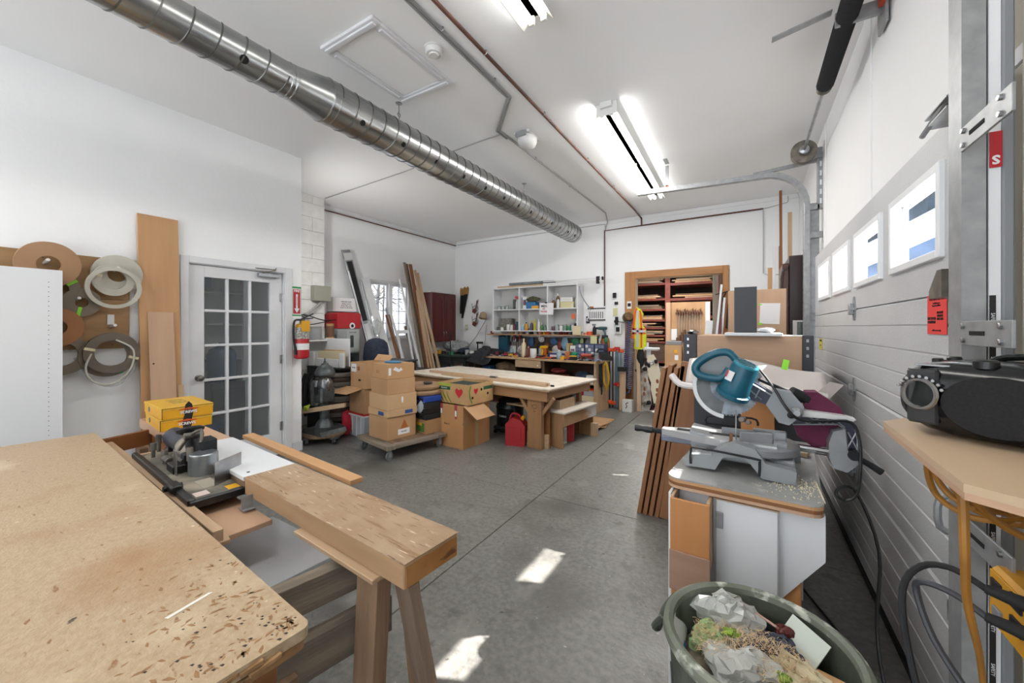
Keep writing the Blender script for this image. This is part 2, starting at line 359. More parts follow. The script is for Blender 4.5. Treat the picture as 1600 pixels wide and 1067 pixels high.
# doorway with wide timber casing
DW = struct('door_3', M(), OAK['z'])
BW_ = wood('casing_timber', 'd08a48', 'bb7638', 'z', 5); BW_x = wood('casing_timber', 'd08a48', 'bb7638', 'x', 5)
x0, x1, zt = -1.847, -.247, 2.362
ob('casing', M().bx(x0, x0 + .17, WY - .03, WY + .0, 0, zt, .003), BW_, DW); ob('casing', M().bx(x1 - .085, x1, WY - .03, WY, 0, zt, .003), BW_, DW)
ob('casing', M().bx(x0 + .17, x1 - .085, WY - .03, WY, zt - .12, zt, .003), BW_x, DW)
ob('jamb', M().bx(x0 + .1, x0 + .17, WY, 7.12, 0, 2.3, .003), PINE['z'], DW); ob('jamb', M().bx(x1 - .09, x1 - .02, WY, 7.12, 0, 2.3, .003), OAK['z'], DW)
ob('jamb', M().bx(x0 + .17, x1 - .09, WY, 7.12, 2.24, 2.3, .003), PINE['x'], DW)
# ---------------------------------------------------------------- west window
W1 = struct('window_1', M().bx(-5.86, -5.67, 4.58, 5.54, 1.16, 1.2, .003), TRIM)
for a in ((4.58, 4.62, 1.2, 2.25), (5.50, 5.54, 1.2, 2.25), (4.62, 5.50, 2.21, 2.25), (5.02, 5.10, 1.2, 2.21)): ob('frame', M().bx(-5.8, -5.7, *a, .003), TRIM, W1)
MUN = mat('muntin_grey', '8f98a8', .5)
GL = clear('window_glass', 'dfe8f2', .06)
for y0, y1 in ((4.62, 5.02), (5.10, 5.50)):
    s = ob('sash', M().bx(-5.78, -5.74, y0, y0 + .035, 1.2, 2.21, .002).bx(-5.78, -5.74, y1 - .035, y1, 1.2, 2.21, .002).bx(-5.78, -5.74, y0 + .035, y1 - .035, 1.2, 1.24, .002).bx(-5.78, -5.74, y0 + .035, y1 - .035, 2.17, 2.21, .002), TRIM, W1)
    ob('muntin', M().bx(-5.765, -5.75, (y0 + y1) / 2 - .006, (y0 + y1) / 2 + .006, 1.24, 2.17, 0), MUN, s)
    for k in (1, 2, 3): ob('muntin', M().bx(-5.765, -5.75, y0 + .035, y1 - .035, 1.24 + k * .2325 - .006, 1.24 + k * .2325 + .006, 0), MUN, s)
    ob('pane', M().bx(-5.76, -5.757, y0 + .03, y1 - .03, 1.235, 2.175, 0), GL, s)
# ---------------------------------------------------------------- french door
D1 = struct('door_1', M(), TRIM); dy0, dy1, dz = 1.523, 2.359, 1.98; X0, X1 = -4.42, -4.378
for n, a in (('jamb', (1.5, 1.52, 0, 2.0)), ('jamb', (2.362, 2.38, 0, 2.0)), ('jamb', (1.52, 2.362, 1.983, 2.0))): ob(n, M().bx(-4.47, -4.35, *a, .002), TRIM, D1)
for a in ((1.447, 1.51, 0, 2.05), (2.372, 2.447, 0, 2.05), (1.51, 2.372, 1.99, 2.05)): ob('casing', M().bx(-4.352, -4.333, *a, .005), TRIM, D1)
g0, g1, h0, h1 = 1.643, 2.232, .25, 1.873
DR = ob('leaf', M().bx(X0, X1, dy0, g0, .012, dz, .003).bx(X0, X1, g1, dy1, .012, dz, .003).bx(X0, X1, g0, g1, .012, h0, .002).bx(X0, X1, g0, g1, h1, dz, .002), TRIM, D1)
GLD = clear('door_glass', 'aab0b4', .12, .03)
mw = .026; cw = (g1 - g0 - 2 * mw) / 3; ch = (h1 - h0 - 4 * mw) / 5
for i in range(2): ob('muntin', M().bx(X0 + .004, X1 - .001, g0 + (i + 1) * cw + i * mw, g0 + (i + 1) * (cw + mw), h0, h1, .006), TRIM, DR)
for j in range(4): ob('muntin', M().bx(X0 + .005, X1 - .002, g0, g1, h0 + (j + 1) * ch + j * mw, h0 + (j + 1) * (ch + mw), .006), TRIM, DR)
for i in range(3):
    for j in range(5): ob('pane', M().bx(X0 + .019, X0 + .023, g0 + i * (cw + mw) - .003, g0 + i * (cw + mw) + cw + .003, h0 + j * (ch + mw) - .003, h0 + j * (ch + mw) + ch + .003, 0), GLD, DR)
ob('knob', M().lathe([(.03, 0), (.03, .006), (.012, .01), (.012, .028), (.026, .036), (.03, .048), (.024, .062), (0, .066)], 20, (X1, 1.596, .925), (1, 0, 0)), mat('brushed_nickel', '8d8a84', .25, 1), DR)
for z in (.32, 1.05, 1.72): ob('hinge', M().cyl((-4.365, 2.361, z - .045), (-4.365, 2.361, z + .045), .007).bx(-4.378, -4.364, 2.335, 2.36, z - .045, z + .045, .001), STEEL, DR)
cl = ob('door_closer', M().bx(-4.378, -4.322, 2.10, 2.31, 1.925, 1.965, .006), LGREY, DR)
ob('closer_arm', M().tube([(-4.34, 2.14, 1.97), (-4.28, 2.24, 2.0), (-4.33, 2.27, 2.03)], .005, 6, 1).tube([(-4.345, 2.04, 2.01), (-4.28, 2.24, 2.005)], .005, 6, 1), DIRTYM, cl)
# office behind the door
OF = mat('office_wall', '98989a', .8)
struct('floor_office', M().bx(-5.75, -4.47, -.4, 2.5, 0, .012, 0), mat('office_floor', '55534f', .6))
t = thing('shelving_unit', 'white shelving seen through the upper panes of the glazed door', 'shelf', (-5.56, 1.7, 0))
for z in (.5, 1.0, 1.42, 1.8): ob('shelf', M().bx(-.18, .16, -1.2, .74, z, z + .025, .002), WHITEP, t)
for y in (-1.2, -.3, .72): ob('upright', M().bx(-.18, .16, y, y + .02, 0, 2.1, .002), WHITEP, t)
BB = mat('translucent_blue', '2a6392', .2, 0, '1f4f78', 4)
for x, y, z, lab in ((-5.1, 2.2, .0, 'blue water bottle standing behind the glazed door'),):
    pass
t = mono('water_bottle', 'large blue water bottle upright on a stand behind the glazed door', 'bottle', M().lathe([(.13, 0), (.14, .02), (.135, .12), (.14, .13), (.14, .3), (.12, .36), (.04, .4), (.03, .44), (0, .44)], 24), BB, (-5.2, 2.12, .78))
t = thing('bottle_stand', 'low black cabinet under the blue water bottle behind the glazed door', 'cabinet', (-5.2, 2.12, 0)); ob('body', M().bx(-.17, .17, -.17, .17, .02, .78, .006), BLK, t); ob('door', M().bx(.17, .18, -.155, .155, .06, .7, .003), BLKM, t)
mono('storage_tub', 'blue plastic tub on the office floor behind the glazed door', 'tub', M().lathe([(.18, 0), (.2, .02), (.22, .34), (.235, .35), (.235, .37), (.2, .37)], 20), BB, (-4.85, 1.72, .012))
mono('wire_basket', 'wire basket on the white shelving behind the glazed door', 'basket', M().ring((0, 0, .1), .12, .004, n=20, m=4).ring((0, 0, .0), .1, .004, n=20, m=4).ring((0, 0, .05), .11, .004, n=20, m=4), BLK, (-5.55, 1.55, 1.03))
mono('file_box', 'beige file box on the top shelf behind the glazed door', 'box', M().bx(-.12, .12, -.2, .2, 0, .26, .004), mat('beige_card', 'a89e86', .8), (-5.56, 1.5, 1.828))
mono('file_box', 'blue file box on the top shelf behind the glazed door', 'box', M().bx(-.12, .12, -.13, .13, 0, .24, .004), BB, (-5.56, 1.98, 1.827))
# ---------------------------------------------------------------- sectional garage door
D2 = struct('door_2', M(), DOORW); gy0, gy1, gx0, gx1 = 1.58, 4.74, .56, .605
def groove_sec(z0, z1, y0, y1):
    prof = [(gx1, z0), (gx1, z1), (gx0 + .008, z1), (gx0, z1 - .008)]; z = z1 - .1025
    while z > z0 + .06: prof += [(gx0, z + .005), (gx0 + .006, z + .0015), (gx0 + .006, z - .0015), (gx0, z - .005)]; z -= .1025
    prof += [(gx0, z0 + .008), (gx0 + .008, z0)]
    return M().prism(prof, y0, y1, 'xz')
zs = [.03, .525, 1.018, 1.51, 2.075]
for k in range(3): ob('section', groove_sec(zs[k] + .0015, zs[k + 1] - .0015, gy0, gy1), DOORW, D2)
ob('bottom_seal', M().bx(.55, .6, gy0, gy1, 0, .03, .006), BLKM, D2)
wy = [1.862, 2.548, 3.236, 3.925]; ww = .52; wz0, wz1 = 1.645, 1.945
tm = M().bx(gx0, gx1, gy0, gy1, 1.512, wz0, 0).bx(gx0, gx1, gy0, gy1, wz1, 2.075, 0); e = gy0
for y in wy: tm.bx(gx0, gx1, e, y, wz0, wz1, 0); e = y + ww
tm.bx(gx0, gx1, e, gy1, wz0, wz1, 0); TS = ob('section', tm, DOORW, D2)
FR = clear('frosted_glass', 'c9dcf0', .07, .1)
FRW = mat('window_frame_white', 'eef0f3', .35)
for y in wy:
    f = ob('window_frame', M().bx(.545, .606, y - .012, y + .018, wz0 - .012, wz1 + .012, .003).bx(.545, .606, y + ww - .018, y + ww + .012, wz0 - .012, wz1 + .012, .003)
           .bx(.545, .606, y + .018, y + ww - .018, wz0 - .012, wz0 + .018, .003).bx(.545, .606, y + .018, y + ww - .018, wz1 - .018, wz1 + .012, .003), FRW, D2)
    ob('glazing_bead', M().bx(.585, .6, y + .018, y + .032, wz0 + .018, wz1 - .018, .002).bx(.585, .6, y + ww - .032, y + ww - .018, wz0 + .018, wz1 - .018, .002), FRW, f)
    ob('pane', M().bx(.599, .602, y + .015, y + ww - .015, wz0 + .015, wz1 - .015, 0), FR, f)
for y in (3.12, 1.72):
    for z in (.525, 1.018, 1.51):
        h = M().prism([(y - .035, z - .005), (y - .012, z - .07), (y + .012, z - .07), (y + .035, z - .005), (y + .035, z + .005), (y + .012, z + .075), (y - .012, z + .075), (y - .035, z + .005)], .553, .561, 'yz')
        h.cyl((.545, y - .04, z), (.545, y + .04, z), .009).bx(.53, .556, y - .02, y + .02, z - .035, z + .035, .006)
        ob('hinge', h, GALV, D2)
ob('plastic_guard', M().prism([(1.77, 1.49), (1.77, 1.515), (1.71, 1.575), (1.675, 1.575), (1.675, 1.49)], .5, .557, 'yz'), DIRTYM, D2)
hd = ob('lift_handle', M().tube([(.555, 1.72, .88), (.51, 1.72, .87), (.51, 1.72, .78), (.555, 1.72, .77)], .01, 8, 3), GALV, D2)
ob('cable_hook', M().tube([(.552, 3.1, .95), (.552, 3.1, .80)], .002, 5, 1).ring((.55, 3.1, .78), .022, .004, (1, 0, 0), 14, 6), GALV, D2)
def notice(name, label, y0, y1, z0, z1, mt, x=.5575, lines=(), cat='sticker', fs=.02, ink=INK):
    t = mono(name, label, cat, M().bx(-.0006, .0006, -(y1 - y0) / 2, (y1 - y0) / 2, -(z1 - z0) / 2, (z1 - z0) / 2, 0), mt, (x, (y0 + y1) / 2, (z0 + z1) / 2))
    for b, s, yy, zz in lines: text(b, s, ink, t, (-.0012, yy, zz), (90, 0, -90))
    return t
notice('warning_notice', 'bright red warning notice taped to the garage door', 1.825, 1.985, 1.375, 1.512, mat('fluorescent_red', 'e8403a', .7), lines=[('WARNING', .026, 0, .057), ('read before use\nkeep clear of door', .009, .0, .035), ('DO NOT\nREMOVE\nTHIS TAG', .012, -.03, -.005), ('THE DOOR\nCOMPANY', .014, .04, -.02), ('call for service only', .009, 0, -.055)])
notice('yellow_label', 'small yellow label on the far end of the garage door', 4.32, 4.46, 1.2, 1.3, mat('yellow_label', 'd3c431', .6), lines=[('CAUTION', .022, 0, .03), ('stand clear', .014, 0, -.01)])
# tracks, spring and drums
def perf(m, L, w_=.05):
    return m
for nm, lab, y0 in (('vertical_track', 'galvanised vertical door track beside the radio shelf', 1.49), ('vertical_track', 'galvanised vertical door track beside the tall dark cabinet', 4.80)):
    t = thing(nm, lab, 'door track', (.5, y0, 0)); s = 1 if y0 < 2 else -1
    # channel (rolled C) and angle flange
    top = 3.3 if y0 < 2 else 2.62
    ob('channel', M().prism([(-.028, -.03 * s), (-.028, .045 * s), (-.022, .05 * s), (.02, .05 * s), (.02, .044 * s), (-.02, .044 * s), (-.022, -.024 * s), (.015, -.024 * s), (.015, -.03 * s)], 0, top, 'xy', False), GALV, t)
    if s == -1: ob('angle', M().prism([(.02, .05), (.026, .05), (.026, .02), (.1, .02), (.1, .012), (.02, .012)], 0, top, 'xy'), GALV, t)
    if s == 1: ob('white_strip', M().bx(.0205, .042, -.026, -.01, 0, 3.3, .001), TRIM, t); ob('rear_channel', M().bx(.0425, .064, -.03, .0, 0, 3.3, .004), GREY, t)
    for z in (.89, 1.385, 1.88) if s == 1 else (.9, 1.5, 2.3):
        b = M().bx(-.03, -.024, -.26 * s, -.03 * s, z - .03, z + .03, .003) if s == 1 else M().bx(.02, .12, -.03, .0, z - .03, z + .03, .002)
        b = ob('bracket', b, GALV, t)
        if s == 1:
            ob('slot', M().bx(-.0315, -.029, -.15, -.08, z - .005, z + .005, 0), BLACKHOLE, b)
            for yy in (-.05, -.22):
                for zz in (-.018, .018): ob('bolt', M().cyl((-.036, yy, z + zz), (-.028, yy, z + zz), .007, n=8), STEEL, b)
    if s == -1:
        for k in range(16): ob('hole', M().cyl((-.0292, .01, .6 + k * .13), (-.027, .01, .6 + k * .13), .006, n=8), BLACKHOLE, t)
st = mat('black_printed_strip', '141414', .5)
t = mono('printed_strip', 'black printed tape strip stuck beside the near door track', 'sticker', M().bx(-.0055, .0055, -.0006, .0006, -.5, .5, 0), st, (.527, 1.463, .98))
for k in range(9): text('SAFETY', .0095, PAPER, t, (0, -.0012, -.44 + k * .11), (90, 90, 0))
t = mono('red_label', 'small red label just under the upper bracket of the near track', 'sticker', M().bx(-.011, .011, -.0006, .0006, -.045, .045, 0), RED, (.532, 1.462, 1.845)); text('S', .03, PAPER, t, (0, -.0012, -.025), (90, 180, 0), bold=.001)
# far horizontal track
t = thing('horizontal_track', 'galvanised curved door track hanging under the ceiling', 'door track', (.5, 4.80, 2.6))
pts = []; Rr = .36
for k in range(9): a = k / 8 * math.pi / 2; pts.append((-Rr + Rr * math.cos(a), 0, Rr * math.sin(a)))
pts += [(-1.0, 0, Rr + .02), (-1.63, 0, Rr + .045)]
def ribbon(P, prof):
    m = M(); vs = []; n = len(prof)
    for i, p in enumerate(P):
        a = Vector(P[max(i - 1, 0)]); b = Vector(P[min(i + 1, len(P) - 1)]); d = (b - a).normalized(); nn = Vector((d.z, 0, -d.x))
        for u, v in prof: vs.append(Vector(p) + nn * u + Vector((0, v, 0)))
    fs = [(i * n + j, i * n + (j + 1) % n, (i + 1) * n + (j + 1) % n, (i + 1) * n + j) for i in range(len(P) - 1) for j in range(n)]
    return m.add(vs, fs + [tuple(range(n)), tuple((len(P) - 1) * n + j for j in range(n))[::-1]])
ob('channel', ribbon(pts, [(-.025, -.03), (.025, -.03), (.025, -.015), (.02, -.015), (.02, -.025), (-.02, -.025), (-.02, .02), (.02, .02), (.02, .012), (.025, .012), (.025, .026), (-.025, .026)]), GALV, t)
ob('support_angle', M().box((-.14, .02, .42), (.62, .03, .035), (0, -4, 0)), GALV, t)
ob('bearing_plate', M().bx(.08, .13, -.02, .03, -.05, .5, .003), GALV, t)
for k in range(5): ob('slot', M().bx(.1, .115, -.0215, -.0195, .0 + k * .09, .05 + k * .09, 0), PAPER, t)
ob('foot_bracket', M().bx(0, .1, -.02, .02, -.05, .0, .003), GALV, t)
hg = ob('hanger_strap', M().box((-1.3, 0, .53), (.04, .005, .28), None, .001).box((-1.3, -.06, .70), (.045, .16, .005), (0, 0, 0), .001), GALV, t)
ob('rusty_bolt', M().cyl((-1.3, -.02, .43), (-1.3, .02, .43), .015, n=8), mat('rust', '7a3b1c', .8), hg)
t = thing('torsion_spring_assembly', 'black torsion spring on its shaft above the garage door', 'spring', (.46, 0, 3.08))
ob('shaft', M().cyl((0, 1.3, 0), (0, 4.86, 0), .0127), STEEL, t)
sp = M(); sp.lathe([(.03, 0), (.047, .02), (.047, 1.14), (.03, 1.16)], 20, (0, 2.3, 0), (0, 1, 0))
for k in range(76): sp.ring((0, 2.315 + k * .0149, 0), .0445, .0062, (0, 1, 0), 16, 4)
ob('spring', sp, BLKM, t)
ob('winding_cone', M().lathe([(.03, 0), (.045, .02), (.045, .05), (.02, .07)], 16, (0, 3.44, 0), (0, 1, 0)), DIRTYM, t)
cb = ob('centre_bracket', M().bx(-.05, .15, 2.74, 2.76, -.04, .04, .006).bx(.14, .154, 2.68, 2.82, -.12, .12, .003), GALV, t)
ob('warning_label', M().bx(.12, .1405, 2.6, 2.72, -.02, .08, 0), mat('orange_label', 'c9502c', .6), t)
ob('hook_plate', M().box((-.2, 2.75, .03), (.28, .05, .006), (0, -10, 0)), GALV, t)
dr = M(); dr.lathe([(.035, 0), (.105, .005), (.105, .02), (.085, .025), (.085, .07), (.1, .08), (.1, .09), (.04, .095)], 28, (0, 4.62, 0), (0, 1, 0))
ob('cable_drum', dr, DIRTYM, t)
ob('drum_hub', M().lathe([(.02, -.03), (.04, -.02), (.05, .01), (.03, .03)], 14, (0, 4.6, 0), (0, 1, 0)), STEEL, t)
ob('end_bearing', M().bx(-.04, .155, 4.73, 4.74, -.05, .05, .004), GALV, t)
# near-side hinge and roller at top section
t = mono('top_roller_bracket', 'grey roller bracket at the top corner of the garage door', 'bracket', M().bx(-.07, 0, -.1, .06, 0, .006, .001).bx(-.07, -.03, -.1, .06, .03, .036, .001).tube([(-.07, .08, -.01), (-.05, -.1, .05)], .008, 8, 1), GALV, (.557, 1.70, 2.03))
# ---------------------------------------------------------------- ceiling things
TUBE = mat('lit_tube', 'fff9ea', .5, emit=9)
FIX = mat('fixture_enamel', 'e6e6e2', .35)
def strip_light(label, x, y0, y1, power, rz=0):
    L = y1 - y0; t = thing('ceiling_light', label, 'light', (x, (y0 + y1) / 2, 3.32), rz, 'twin tube ceiling lights')
    ob('body', M().bx(-.045, .045, -L / 2, L / 2, -.055, -.0, .003), FIX, t)
    ob('reflector', M().prism([(-.105, -.115), (-.1, -.115), (-.05, -.055), (.05, -.055), (.1, -.115), (.105, -.115), (.05, -.045), (-.05, -.045)], -L / 2, L / 2, 'xz'), FIX, t)
    for sx in (-1, 1):
        for a, b in ((-L / 2 + .03, -.02), (.02, L / 2 - .03)): ob('tube', M().cyl((sx * .04, a, -.088), (sx * .04, b, -.088), .016, n=12), TUBE, t)
        for y in (-L / 2 + .012, 0, L / 2 - .012): ob('socket', M().bx(sx * .04 - .018, sx * .04 + .018, y - .01, y + .01, -.11, -.055, .003), FIX, t)
    ob('end_cap', M().bx(-.09, .09, -L / 2 - .002, -L / 2, -.11, -.002, .001).bx(-.05, .05, -L / 2 - .03, -L / 2, -.05, 0, .003), FIX, t)
    for ang, x, z, k in ((0, 0, -.13, 1), (84, .1, -.052, .10), (-84, -.1, -.052, .28)):   # downlight of the tubes, plus added side lamps hidden above the wings for the ceiling
        l = bpy.data.lights.new('lamp', 'AREA'); l.shape = 'RECTANGLE'; l.size = .18 if not ang else .05; l.size_y = L; l.energy = power * k; l.color = (1, .985, .96)
        lo = bpy.data.objects.new('lamp', l); lo.parent = t; lo.location = (x, 0, z); lo.rotation_euler = (0, rad(-ang), 0); COL.objects.link(lo)
    return t
strip_light('lit twin tube ceiling light further from the camera, near the curved door track', -1.06, 3.27, 5.80, 40, 1.2)
strip_light('lit twin tube ceiling light cut by the top edge of the frame', -1.07, -.4, 2.08, 14)
strip_light('added fill light of twin tubes, unseen behind the camera over the particle board bench', -3.1, -3.3, -.8, 26)  # fixture out of view, added as fill for the near half
# spiral duct
DM = mat('duct_metal', 'b4b5b2', .27, 1, '97999a', 6, stretch=(3, .5, 3))
t = thing('spiral_duct', 'long round spiral metal duct hung under the ceiling', 'duct', (-2.56, 0, 3.0))
yr0, yr1 = 1.42, 1.66
ob('narrow_section', M().lathe([(.108, -4), (.108, yr0)], 32, (0, 0, 0), (0, 1, 0)), DM, t)
ob('reducer', M().lathe([(.108, yr0), (.15, yr1)], 32, (0, 0, 0), (0, 1, 0)), DM, t)
for y, r in ((yr0 - .02, .112), (yr0 + .01, .112), (yr1, .153), (yr1 + .05, .152)): ob('collar', M().lathe([(r - .004, y - .01), (r, y - .005), (r, y + .005), (r - .004, y + .01)], 32, (0, 0, 0), (0, 1, 0)), DM, t)
ob('wide_section', M().lathe([(.15, yr1), (.15, 6.28)], 32, (0, 0, 0), (0, 1, 0)), DM, t)
def helix(r, y0, y1, pitch): 
    n = int((y1 - y0) / pitch * 24); return [(r * math.cos(k / 24 * 6.2832), y0 + k / 24 * pitch, r * math.sin(k / 24 * 6.2832)) for k in range(n + 1)]
ob('lock_seam', M().tube(helix(.15, yr1 + .06, 6.26, .125), .0055, 4, 1).tube(helix(.108, -2.0, yr0 - .05, .125), .005, 4, 1), mat('seam_metal', '6e6f6c', .4, .9), t)
ob('open_end', M().lathe([(.0, 6.25), (.146, 6.25), (.15, 6.285)], 32, (0, 0, 0), (0, 1, 0)), BLKM, t)
a = rad(-36)
for k, y in enumerate([1.12, 1.9, 2.3, 2.7, 3.1, 3.48, 3.86, 4.2, 4.52, 4.84, 5.16, 5.46, 5.76, 6.04]):
    r = .108 if k == 0 else .15; n = Vector((math.cos(a), 0, math.sin(a)))
    ob('air_hole', M().cyl(n * (r - .01) + Vector((0, y, 0)), n * (r + .0015) + Vector((0, y, 0)), .021 if k else .024, n=18), BLACKHOLE, t)
for y in (2.36, 4.55):
    ob('hanger', M().cyl((0, y, .15), (0, y, .32), .004, n=6).ring((0, y, .22), .016, .004, (1, 0, 0), 12, 5).lathe([(.02, .31), (.03, .32)], 10, (0, y, 0)), STEEL, t)
mono('smoke_detector', 'round white smoke detector beside the ceiling hatch', 'smoke detector', M().lathe([(.0, -.05), (.03, -.052), (.034, -.044), (.05, -.042), (.058, -.03), (.06, -.012), (.066, -.01), (.066, 0)], 28), WHITEP, (-1.85, 2.02, 3.32))
t = thing('ceiling_sensor', 'square white heater sensor unit on the ceiling between the conduits', 'sensor', (-1.89, 3.42, 3.32))
ob('base', M().bx(-.09, .09, -.12, .12, -.03, 0, .012), WHITEP, t); ob('dome', M().lathe([(0, -.13), (.05, -.125), (.085, -.1), (.1, -.06), (.1, -.02)], 4 * 7, (0, 0, 0), None, .95, 1.15), WHITEP, t)
ob('clip', M().bx(-.06, .06, -.135, -.12, -.06, -.01, .004), LGREY, t)
# conduits
BRP = mat('brown_pipe', '6e4434', .6, 0, '4f342b', 8); GRP = mat('grey_conduit', 'a5a6a6', .45, .4)
def pipe(name, label, pts, r, mt, clips=(), cat='pipe', sm=1):
    m = M().tube(pts, r, 8, sm); t = mono(name, label, cat, m, mt)
    for p in clips: ob('clip', M().ring(p, r + .003, .004, (0, 1, 0) if True else None, 10, 4), STEEL, t)
    return t
pipe('gas_pipe', 'brown painted pipe running along the ceiling to the back wall', [(-1.545, -1, 3.29), (-1.56, 6.36, 3.29), (-1.56, 6.88, 3.27), (-1.56, 6.89, 3.15)], .013, BRP, [(-1.547, y, 3.29) for y in (1.2, 2.2, 3.1, 4.2, 5.2)])
pipe('gas_pipe', 'brown painted pipe level along the back wall above the doorway', [(-2.21, 6.89, 1.78), (-2.21, 6.89, 3.14), (-1.4, 6.89, 3.15), (.2, 6.89, 3.16)], .012, BRP)
pipe('gas_pipe', 'thin brown pipe under the ceiling trim of the west wall', [(WX + .05, 3.6, 3.225), (WX + .05, 5.2, 3.23), (WX + .05, 6.88, 3.235)], .010, BRP)
pipe('conduit', 'pair of grey conduits running along the ceiling and jogging sideways', [(-1.66, -1, 3.305), (-1.68, 2.76, 3.305), (-2.06, 3.18, 3.305), (-2.03, 6.38, 3.305), (-2.15, 6.88, 3.29), (-2.2, 6.895, 3.15)], .010, GRP, [(-1.67, y, 3.305) for y in (1.9, 2.5)] + [(-2.05, y, 3.305) for y in (3.9, 4.9)])
pipe('conduit', 'second grey conduit beside the jogging pair on the ceiling', [(-1.69, -1, 3.307), (-1.71, 2.75, 3.307), (-2.09, 3.17, 3.307), (-2.085, 3.35, 3.307)], .009, GRP)
pipe('cable', 'thin cable stapled across the ceiling towards the west wall', [(-2.08, 3.25, 3.312), (-2.78, 3.3, 3.312), (-3.6, 3.42, 3.312), (-5.37, 3.52, 3.312)], .006, GRP, cat='cable', sm=2)
pipe('conduit', 'thin grey conduit dropping down the back wall beside the doorway', [(.2, 6.895, 3.14), (.2, 6.895, 2.2), (.28, 6.895, 2.17), (.4, 6.895, 2.17)], .006, GRP)
pipe('cable', 'thin cable looping from ceiling to the brown pipe on the back wall', [(.2, 6.9, 3.16), (.45, 6.9, 3.2), (.5, 6.9, 3.22), (.5, 6.9, 3.3)], .005, GRP, cat='cable', sm=2)
pipe('conduit', 'thin grey conduit from the pipe corner towards the duct end', [(-2.2, 6.895, 3.2), (-2.21, 6.895, 3.26), (-5.6, 6.89, 3.25)], .005, GRP)

t = thing('added_fill_lamp', 'added fill lamp, unseen on the hidden end of the partition wall', 'light', (-4.64, 2.565, 2.2)); ob('housing', M().bx(-.13, .13, 0, .05, -.2, .2, .006), FIX, t); ob('added_diffuser', M().bx(-.11, .11, .05, .056, -.18, .18, .002), mat('added_lamp_glow', 'fffaf0', .5, emit=4), t)
l = bpy.data.lights.new('lamp', 'AREA'); l.shape = 'RECTANGLE'; l.size = .2; l.size_y = .35; l.energy = 17; l.color = (1, .985, .96); lo = bpy.data.objects.new('lamp', l); lo.parent = t; lo.location = (0, .07, 0); lo.rotation_euler = Vector((.35, 1, .1)).to_track_quat('-Z', 'Y').to_euler(); COL.objects.link(lo)  # unseen lamp added to brighten the far corner past the partition
# ---------------------------------------------------------------- left wall
BKR = wood('backer', 'b98a55', 'a67743', 'y', 5)
t = thing('peg_board_plank', 'wide orange pine board screwed to the wall behind the edging rolls', 'board', (-4.349, .55, 0))
for z0, z1, y0, y1 in ((1.62, 1.945, -.15, .56), (1.23, 1.618, -.15, .56)): ob('plank', M().bx(0, .02, y0, y1, z0, z1, .003), BKR, t)
ob('hook_plate', M().bx(.02, .026, .43, .47, 1.42, 1.5, .003), WHITEP, t)
for y, z in ((.1, 1.9), (.45, 1.48), (.46, 1.26), (.3, 1.62)): ob('screw', M().cyl((.019, y, z), (.0225, y, z), .006, n=8), DIRTYM, t)
for y, z in ((.11, 1.86), (.47, 1.85), (.26, 1.60), (.45, 1.40), (.1, 1.38)): ob('peg', M().cyl((.01, y, z), (.13, y, z + .015), .011), WHITEP, t)
t = thing('shelf_unit_end', 'tall white cabinet side with a column of shelf pin holes', 'cabinet', (-4.0, .69, 0))
ob('side_panel', M().bx(-.018, 0, -.75, 0, 0, 1.785, .001), WHITE, t); ob('rear_panel', M().bx(-.3, -.018, -.75, -.735, 0, 1.785, .001), WHITE, t)
for z in (.02, .6, 1.2, 1.76): ob('shelf', M().bx(-.3, -.018, -.735, -.01, z, z + .018, .001), WHITE, t)
pm = M()
for k in range(44): pm.cyl((.0002, -.062, 1.70 - k * .032), (.0008, -.062, 1.70 - k * .032), .0028, n=6)
h = ob('pin_holes', pm, BLKM, t); h['kind'] = 'stuff'
def roll(label, y, z, R, r, th, mt, x, tiltz=0, tilty=0, tapes=()):
    t = thing('edging_roll', label, 'roll', (x, y, z), 0, 'edging rolls on the wall', (0, tilty, tiltz))
    m = M().band((0, 0, 0), R, r, th, (1, 0, 0), 48)
    k = R - .006
    while k > r + .005: m.band((th / 2, 0, 0), k, k - .0012, .001, (1, 0, 0), 40); k -= .012
    ob('coil', m, mt, t)
    for a, tm in tapes:
        c = ((R + r) / 2); ob('tape', M().box((0, math.cos(rad(a)) * c, math.sin(rad(a)) * c), (th + .004, R - r + .002, .02), (a, 0, 0), .0004), tm, t)
    return t
def rm(n, a, b): return mat(n, a, .6, 0, b, 5, lo=.2, hi=.8)
RB = rm('edging_tan', 'b08a68', 'a07b5b'); RG = rm('edging_grey', '8a7e6e', '7b7061'); RW = rm('edging_white', 'c9c6bb', 'b7b3a6'); RO = rm('edging_orange', 'a9744c', '9b6a44'); RD = rm('edging_taupe', '75695d', '5f554b')
NEON = mat('neon_green_tape', '8ddc3a', .6); MASK = mat('masking_tape', 'd6cba9', .7); GTAPE = mat('green_tape', '2f9a55', .6)
roll('large tan edging roll at the top of the board above the white cabinet', .665, 1.845, .158, .06, .024, RB, -4.24, 0, 8)
roll('taupe edging roll behind the tan one, with a bright green tape patch', .70, 1.67, .13, .07, .022, RG, -4.28, 0, 4, [(35, NEON)])
roll('small grey edging roll with a narrow hole below the tan one', .83, 1.585, .105, .036, .022, RG, -4.27, 0, 6, [(-100, NEON)])
roll('orange brown edging roll half hidden by the white cabinet', .70, 1.40, .14, .055, .022, RO, -4.25, 0, 4)
roll('grey edging roll half hidden by the white cabinet below the orange brown one', .73, 1.2, .15, .085, .022, RG, -4.28, 0, 3)
roll('broad white edging roll at the back of the white bunch', 1.03, 1.82, .15, .06, .022, RW, -4.29, 0, 5)
roll('white edging roll with a wide hole in the middle of the white bunch', 1.0, 1.77, .125, .075, .022, RW, -4.255, 4, 5, [(160, MASK)])
roll('thin white hoop of edging in front of the white bunch', .995, 1.705, .16, .133, .02, RW, -4.22, 0, 4)
